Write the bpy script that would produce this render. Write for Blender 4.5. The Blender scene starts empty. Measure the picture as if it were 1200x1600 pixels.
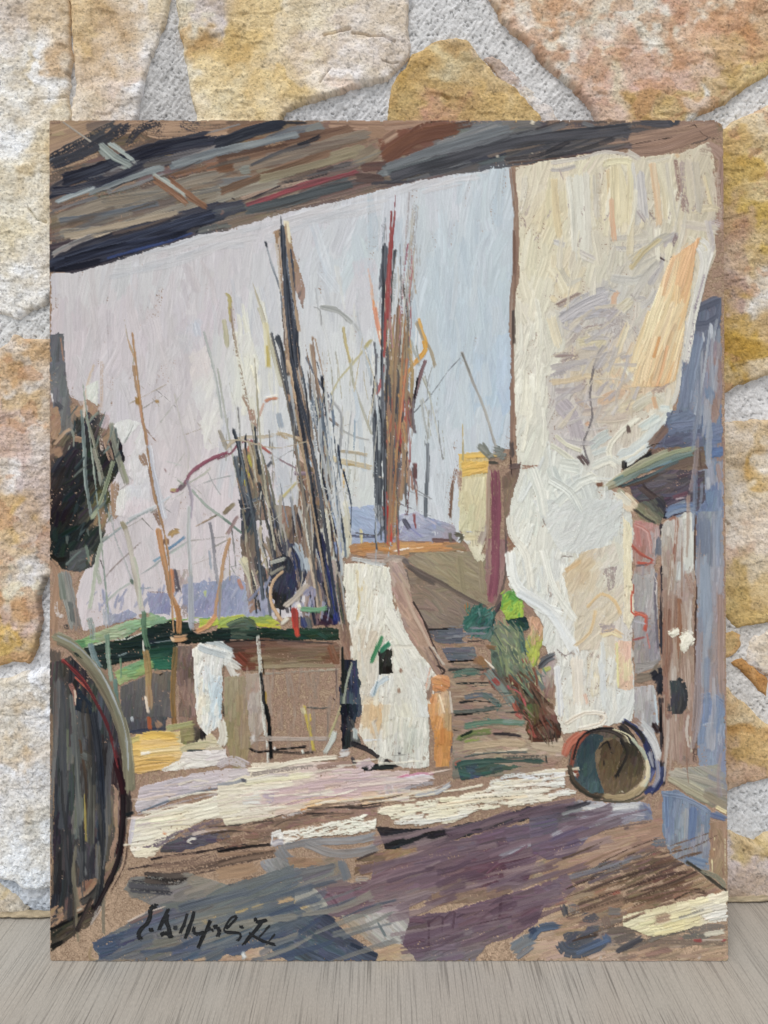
# An unframed oil sketch on hardboard, standing on a grey wood floor and leaning on a rough stone wall.
import bpy, math
import numpy as np

S = bpy.context.scene
R_ = math.radians
# ---------------------------------------------------------------- camera
PITCH = R_(6.1); CAMH = .3128; FPX = 1155.0
cam_d = bpy.data.cameras.new('camera'); cam = bpy.data.objects.new('camera', cam_d); S.collection.objects.link(cam)
cam.location = (0, 0, CAMH); cam.rotation_euler = (math.pi/2-PITCH, 0, 0)
cam_d.sensor_fit = 'VERTICAL'; cam_d.sensor_height = 36; cam_d.sensor_width = 27; cam_d.lens = 36*FPX/1600
cam_d.clip_start = .01; cam_d.clip_end = 200
S.camera = cam
S.render.resolution_x = 768; S.render.resolution_y = 1024
# ---------------------------------------------------------------- sky, sun, exposure
SUN_EL, SUN_AZ = 58, 205          # degrees; the light comes from above and behind the camera, veiled by cloud
w = bpy.data.worlds.new('World'); S.world = w; w.use_nodes = True
nt = w.node_tree; nt.nodes.clear()
sky = nt.nodes.new('ShaderNodeTexSky'); sky.sky_type = 'NISHITA'; sky.sun_disc = False
sky.sun_elevation = R_(SUN_EL); sky.sun_rotation = R_(SUN_AZ)
hs = nt.nodes.new('ShaderNodeHueSaturation'); hs.inputs['Saturation'].default_value = .16   # cloud cover takes the blue out
bg = nt.nodes.new('ShaderNodeBackground'); bg.inputs['Strength'].default_value = .12
wo = nt.nodes.new('ShaderNodeOutputWorld')
nt.links.new(sky.outputs[0], hs.inputs['Color']); nt.links.new(hs.outputs[0], bg.inputs['Color']); nt.links.new(bg.outputs[0], wo.inputs[0])
sd = bpy.data.lights.new('sun', 'SUN'); sd.energy = 1.4; sd.angle = R_(26); sd.color = (1, .96, .90)
sun = bpy.data.objects.new('sun', sd); S.collection.objects.link(sun)
az = R_(SUN_AZ); el = R_(SUN_EL)
from mathutils import Vector
dirv = Vector((math.sin(az)*math.cos(el), math.cos(az)*math.cos(el), math.sin(el)))   # towards the sun
sun.rotation_euler = dirv.to_track_quat('Z', 'Y').to_euler(); sun.location = (-.3, -1, 2)
S.view_settings.view_transform = 'Standard'; S.view_settings.look = 'None'
S.view_settings.exposure = .22; S.view_settings.gamma = 1; S.view_settings.use_curve_mapping = False
# ---------------------------------------------------------------- paint engine
rng = np.random.RandomState(7)
TAB = rng.rand(256, 256).astype(np.float32)
def vn(x, y):
    xi = np.floor(x).astype(np.int32); yi = np.floor(y).astype(np.int32)
    fx = x - xi; fy = y - yi
    fx = fx*fx*(3-2*fx); fy = fy*fy*(3-2*fy)
    a = TAB[yi & 255, xi & 255]; b = TAB[yi & 255, (xi+1) & 255]
    c = TAB[(yi+1) & 255, xi & 255]; d = TAB[(yi+1) & 255, (xi+1) & 255]
    return (a*(1-fx)+b*fx)*(1-fy) + (c*(1-fx)+d*fx)*fy
def fbm(x, y, n=4, seed=0):
    s = 0; a = 1.0; t = 0
    for i in range(n):
        s = s + a*vn(x*2**i + 17.3*i + seed*31.7, y*2**i + 9.1*i + seed*11.9); t += a; a *= .5
    return s/t
def hexc(h): return np.array([int(h[i:i+2], 16) for i in (0, 2, 4)], np.float32)/255
def lin(c):
    c = np.clip(c, 0, 1)
    return np.where(c <= .04045, c/12.92, ((c+.055)/1.055)**2.4)

def inside(X, Y, P):
    ins = np.zeros(X.shape, bool); j = len(P)-1
    for i in range(len(P)):
        xi, yi = P[i]; xj, yj = P[j]
        if yi != yj: ins ^= ((yi > Y) != (yj > Y)) & (X < (xj-xi)*(Y-yi)/(yj-yi)+xi)
        j = i
    return ins

class Canvas:
    def __init__(s, x0, y0, x1, y1, R):
        s.x0, s.y0, s.x1, s.y1, s.R = x0, y0, x1, y1, R
        s.W = int(round((x1-x0)*R))+1; s.H = int(round((y1-y0)*R))+1
        gx = x0 + np.arange(s.W)/R; gy = y0 + np.arange(s.H)/R
        s.X, s.Y = np.meshgrid(gx.astype(np.float32), gy.astype(np.float32))
        s.C = np.zeros((s.H, s.W, 3), np.float32); s.A = np.zeros((s.H, s.W), np.float32); s.Z = np.zeros((s.H, s.W), np.float32)
        f = fbm(s.X/1.9, s.Y/1.9, 2, 3); s.T = np.clip((f-.5)*1.7+.5, 0, 1)
        s.wx = (fbm(s.X/9, s.Y/9, 3, 5)-.5); s.wy = (fbm(s.X/9, s.Y/9, 3, 8)-.5)
        s.k = 0
    def box(s, xa, ya, xb, yb):
        return (max(0, int((xa-s.x0)*s.R)-1), max(0, int((ya-s.y0)*s.R)-1),
                min(s.W, int((xb-s.x0)*s.R)+2), min(s.H, int((yb-s.y0)*s.R)+2))
    def stroke(s, P, w, c1, c2=None, dry=0., op=1., br=1., h=1., tap=0., clip=None, rag=1.):
        s.k += 1; k = s.k
        P = np.array(P, np.float32)
        if len(P) == 1: P = np.vstack([P, P+[[.5, .5]]])
        if len(P) > 2:                                   # catmull-rom
            Q = np.vstack([2*P[0]-P[1], P, 2*P[-1]-P[-2]]); out = []
            for i in range(len(P)-1):
                a, b, c, d = Q[i:i+4]; n = max(2, int(np.hypot(*(c-b))/12))
                for u in np.arange(n)/n:
                    out.append(.5*((2*b)+(-a+c)*u+(2*a-5*b+4*c-d)*u*u+(-a+3*b-3*c+d)*u**3))
            P = np.array(out+[P[-1]], np.float32)
        m = w/2+3
        bx = s.box(P[:, 0].min()-m, P[:, 1].min()-m, P[:, 0].max()+m, P[:, 1].max()+m)
        if bx[2] <= bx[0] or bx[3] <= bx[1]: return
        sl = (slice(bx[1], bx[3]), slice(bx[0], bx[2]))
        X = s.X[sl]; Y = s.Y[sl]
        best = np.full(X.shape, 1e9, np.float32); S = np.zeros_like(best); Tt = np.zeros_like(best)
        cum = 0.; n = len(P)-1
        for i in range(n):
            d = P[i+1]-P[i]; L = max(1e-3, float(np.hypot(*d))); ux, uy = d/L
            rx = X-P[i, 0]; ry = Y-P[i, 1]
            a = rx*ux+ry*uy; t = -rx*uy+ry*ux
            lo = -w*.25 if i == 0 else 0; hi = L+w*.25 if i == n-1 else L
            ac = np.clip(a, lo, hi); dd = (a-ac)**2+t*t
            mk = dd < best
            best = np.where(mk, dd, best); S = np.where(mk, cum+a, S); Tt = np.where(mk, t, Tt)
            cum += L
        L = cum
        over = np.sqrt(np.maximum(best-Tt*Tt, 0))
        kb = 1.05+1.5*((k*.61803) % 1)**1.5; br = br*(.55+.9*((k*.38197) % 1))
        n1 = .6*vn(Tt*s.bf/kb+k*7.7, S/46+k*3.1)+.25*vn(Tt*s.bf/.8+k*2.7, S/14+k*1.7)+.15*vn(Tt/4.5+k*6.1, S/30+k*2.9); n2 = vn(Tt/max(2.2, w*.3)+k*5.3, S/55+k*1.9)
        ef = vn(Tt/1.6+k*3.7, S*0+k*1.3)
        u = np.clip(S/max(L, 1), 0, 1)
        prof = 1-tap*np.clip(u, 0, 1)**1.5 if tap >= 0 else 1+tap*(1-u)**1.5
        hw = w/2*prof*(1+.22*(vn(S/11+k, S*0+k*.7)-.5))+s.wx[sl]*1.8*rag
        ea = np.clip((hw-np.abs(Tt))*s.R+.5, 0, 1)*(over < .6)
        ef3 = np.clip((hw-np.abs(Tt))/max(1.2, w*.16), 0, 1)
        ea = ea*np.clip((ef3*1.5+n1-.58)*3.2, 0, 1)
        rg = min(w*.5, 8)*rag; rt = min(w*1.1, L*.3, 20)*rag; ef2 = .6*ef+.4*vn(Tt/max(2., w*.22)+k*9.1, S*0+k*2.3)
        cap = (2*Tt/max(w, 1))**2*w*.16
        ea = ea*np.clip((S-(-w*.25+cap+rg*ef))*s.R*.5+.5, 0, 1)*np.clip(((L+w*.25-cap-rt*(1-ef2))-S)*s.R*.35+.5, 0, 1)
        dr = dry+.16*(u-.35)*(dry > 0)
        if dry > 0:
            v = .66*n1+.34*s.T[sl]
            ea = ea*np.clip((v-(.27+.46*dr))/.14+.5, 0, 1)
        a = ea*op
        if clip is not None: a = a*clip[sl]
        c1 = np.asarray(c1); c2 = c1 if c2 is None else np.asarray(c2)
        mix = np.clip((n2-.5)*2.4+.5+(n1-.5)*1.5, 0, 1)[..., None]
        col = c1*(1-mix)+c2*mix
        col = col*(1+(n1-.5)[..., None]*.27*br)
        n3 = .5*n1+.5*vn(Tt/max(1.6, w*.12)+k*4.3, S/80+k*.9)
        e = (a*np.clip(.62+.62*n3, 0, 1))[..., None] if w > 3.5 else a[..., None]
        s.C[sl] = s.C[sl]*(1-e)+col*e
        s.A[sl] = np.maximum(s.A[sl], a)
        ridge = np.exp(-((hw-np.abs(Tt)-1.2)/1.1)**2)*(.5 if w > 5 else .2)
        z = h*(.35+.75*(n1-.3)+ridge*.8)
        s.Z[sl] = s.Z[sl]*(1-.8*a)+(z+.22*s.Z[sl])*a*1.0
    bf = 1.
    def mask(s, poly, rag=1.):
        P = np.array(poly, np.float32)
        bx = s.box(P[:, 0].min()-4, P[:, 1].min()-4, P[:, 0].max()+4, P[:, 1].max()+4)
        sl = (slice(bx[1], bx[3]), slice(bx[0], bx[2]))
        X = s.X[sl]+s.wx[sl]*5*rag; Y = s.Y[sl]+s.wy[sl]*5*rag
        ins = np.zeros(X.shape, bool); j = len(P)-1
        for i in range(len(P)):
            xi, yi = P[i]; xj, yj = P[j]
            if yi != yj: ins ^= ((yi > Y) != (yj > Y)) & (X < (xj-xi)*(Y-yi)/(yj-yi)+xi)
            j = i
        M = np.zeros((s.H, s.W), np.float32); M[sl] = ins
        return M, bx
    def fill(s, poly, ang, ln, w, ctrl, dry=0., op=1., br=1., h=1., jit=12, dens=1., var=.03, rag=1., tap=0.):
        M, bx = s.mask(poly, rag)
        K = np.array([c[:2] for c in ctrl], np.float32); V = np.array([hexc(c[2]) for c in ctrl])
        r = np.random.RandomState(int(abs(poly[0][0]*13+poly[0][1]*7+len(poly))) % 99991)
        ar = float(M.sum())/s.R**2; n = max(3, int(ar/(w*ln)*2.6*dens))
        if dry <= 0:                                     # thin ground coat so no board shows between strokes
            g = int(8*s.R)+1; yy = np.arange(bx[1], bx[3]+g, g); xx = np.arange(bx[0], bx[2]+g, g)
            if len(xx) < 2: xx = np.array([bx[0], bx[0]+g])
            if len(yy) < 2: yy = np.array([bx[1], bx[1]+g])
            gx, gy = np.meshgrid(s.x0+xx/s.R, s.y0+yy/s.R)
            d2 = (gx[..., None]-K[:, 0])**2+(gy[..., None]-K[:, 1])**2+30; wt = d2**-1.6; wt /= wt.sum(-1, keepdims=True)
            G = wt@V
            fx = (np.arange(bx[0], bx[2])-bx[0])/g; fy = (np.arange(bx[1], bx[3])-bx[1])/g
            ix = np.minimum(fx.astype(int), len(xx)-2); iy = np.minimum(fy.astype(int), len(yy)-2)
            fx = (fx-ix)[None, :, None]; fy = (fy-iy)[:, None, None]
            G = (G[iy][:, ix]*(1-fx)+G[iy][:, ix+1]*fx)*(1-fy)+(G[iy+1][:, ix]*(1-fx)+G[iy+1][:, ix+1]*fx)*fy
            sl = (slice(bx[1], bx[3]), slice(bx[0], bx[2])); a = M[sl]*op*np.clip((s.T[sl]-.02)*9, 0, 1)*.95
            s.C[sl] = s.C[sl]*(1-a[..., None])+G*a[..., None]; s.A[sl] = np.maximum(s.A[sl], a)
        P = np.array(poly); lo = P.min(0); hi = P.max(0); cnt = 0; tries = 0
        pts = []
        while cnt < n and tries < n*30:
            tries += 1
            x = r.uniform(lo[0], hi[0]); y = r.uniform(lo[1], hi[1])
            ix = int((x-s.x0)*s.R); iy = int((y-s.y0)*s.R)
            if 0 <= ix < s.W and 0 <= iy < s.H and M[iy, ix] > .5: pts.append((x, y)); cnt += 1
        r.shuffle(pts)
        for x, y in pts:
            d2 = ((K-[x, y])**2).sum(1)+30; wt = d2**-1.6; wt /= wt.sum()
            c = (V*wt[:, None]).sum(0)
            c1 = c*(1+r.normal(0, var))+r.normal(0, var*.22, 3); c2 = c*(1+r.normal(0, var))+r.normal(0, var*.22, 3)
            a = math.radians(ang+r.normal(0, jit)); l = ln*r.uniform(.6, 1.3)/2; dx, dy = math.cos(a)*l, -math.sin(a)*l
            b = r.normal(0, .06)*l
            s.stroke([(x-dx, y-dy), (x-dy*b/l, y+dx*b/l), (x+dx, y+dy)], w*r.uniform(.6, 1.25), c1, c2, dry, op, br, h, tap, M, rag)

def run_table(cv, text):
    ox, oy, sc = 0., 0., 1.
    def pt(t): a, b = t.split(',')[:2]; return (ox+float(a)/sc, oy+float(b)/sc)
    for ln_ in text.strip().split('\n'):
        ln_ = ln_.split('#')[0].strip()
        if not ln_: continue
        if ln_[0] == '@':
            ox, oy, sc = [float(v) for v in ln_[1:].split(',')]; continue
        f = [t.strip() for t in ln_.split(';')]
        if f[0][0] == 'F':
            poly = [pt(t) for t in f[0][1:].split()]
            ang, l, w = [float(v) for v in f[1].split()]
            ctrl = []
            for t in f[2].split():
                if ':' in t: p, c = t.split(':'); ctrl.append((*pt(p), c))
                else: ctrl.append((*np.mean(poly, 0), t))
            kw = opts(f[3] if len(f) > 3 else '')
            cv.fill(poly, ang, l/sc, w/sc, ctrl, **kw)
        elif f[0][0] == 'M':                             # tone of what is painted so far, from left to right
            a, b = [float(v) for v in f[0][1:].split()]
            g = a+(b-a)*np.clip((cv.X-100)/650, 0, 1); cv.C *= g[..., None].astype(np.float32)
        elif f[0][0] == 'G':                             # loose strokes: polygon; angle spread; length width count; palette
            poly = np.array([pt(t) for t in f[0][1:].split()])
            ang, spr = [float(v) for v in f[1].split()]; l, w, n = [float(v) for v in f[2].split()]
            pal = [hexc(c) for c in f[3].split()]; kw = opts(f[4] if len(f) > 4 else ''); kw.pop('jit', 0); kw.pop('var', 0); kw.pop('dens', 0)
            r = np.random.RandomState(int(poly.sum()) % 99991); lo = poly.min(0); hi = poly.max(0); c_ = 0
            while c_ < n:
                x, y = r.uniform(lo[0], hi[0]), r.uniform(lo[1], hi[1])
                if not inside(np.array([x]), np.array([y]), poly)[0]: continue
                c_ += 1; a = math.radians(ang+r.uniform(-spr, spr)); L_ = l/sc*r.uniform(.45, 1.35)/2; dx, dy = math.cos(a)*L_, -math.sin(a)*L_; b = r.normal(0, .07)
                c1 = pal[r.randint(len(pal))]; c2 = c1*.7+pal[r.randint(len(pal))]*.3
                cv.stroke([(x-dx, y-dy), (x-dy*b, y+dx*b), (x+dx, y+dy)], w/sc*r.uniform(.55, 1.4), c1, c2, tap=.5 if r.rand() < .5 else -.5, **kw)
        else:
            P = [pt(t) for t in f[0].split()]
            cs = f[2].split(); kw = opts(f[3] if len(f) > 3 else '')
            kw.pop('jit', 0); kw.pop('var', 0); kw.pop('dens', 0)
            cv.stroke(P, float(f[1])/sc, hexc(cs[0]), hexc(cs[1]) if len(cs) > 1 else None, **kw)
def opts(t):
    m = {'d': 'dry', 'o': 'op', 'b': 'br', 'h': 'h', 't': 'tap', 'j': 'jit', 'v': 'var', 'n': 'dens', 'r': 'rag'}
    return {m[q[0]]: float(q[1:]) for q in t.split()}
def board_base(cv):
    f = fbm(cv.X/1.4, cv.Y/1.4, 2, 21); g = fbm(cv.X/160, cv.Y/160, 3, 22)
    c = hexc('957662')*(1+(f-.5)[..., None]*.42)
    low = np.clip((cv.Y-1250)/150, 0, 1)[..., None]
    c = c*(1-low)+hexc('a3856b')*(1+(f-.5)[..., None]*.5)*low
    cv.C[:] = c*(1+(g-.5)[..., None]*.25); cv.Z[:] = (f-.5)*.25

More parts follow.
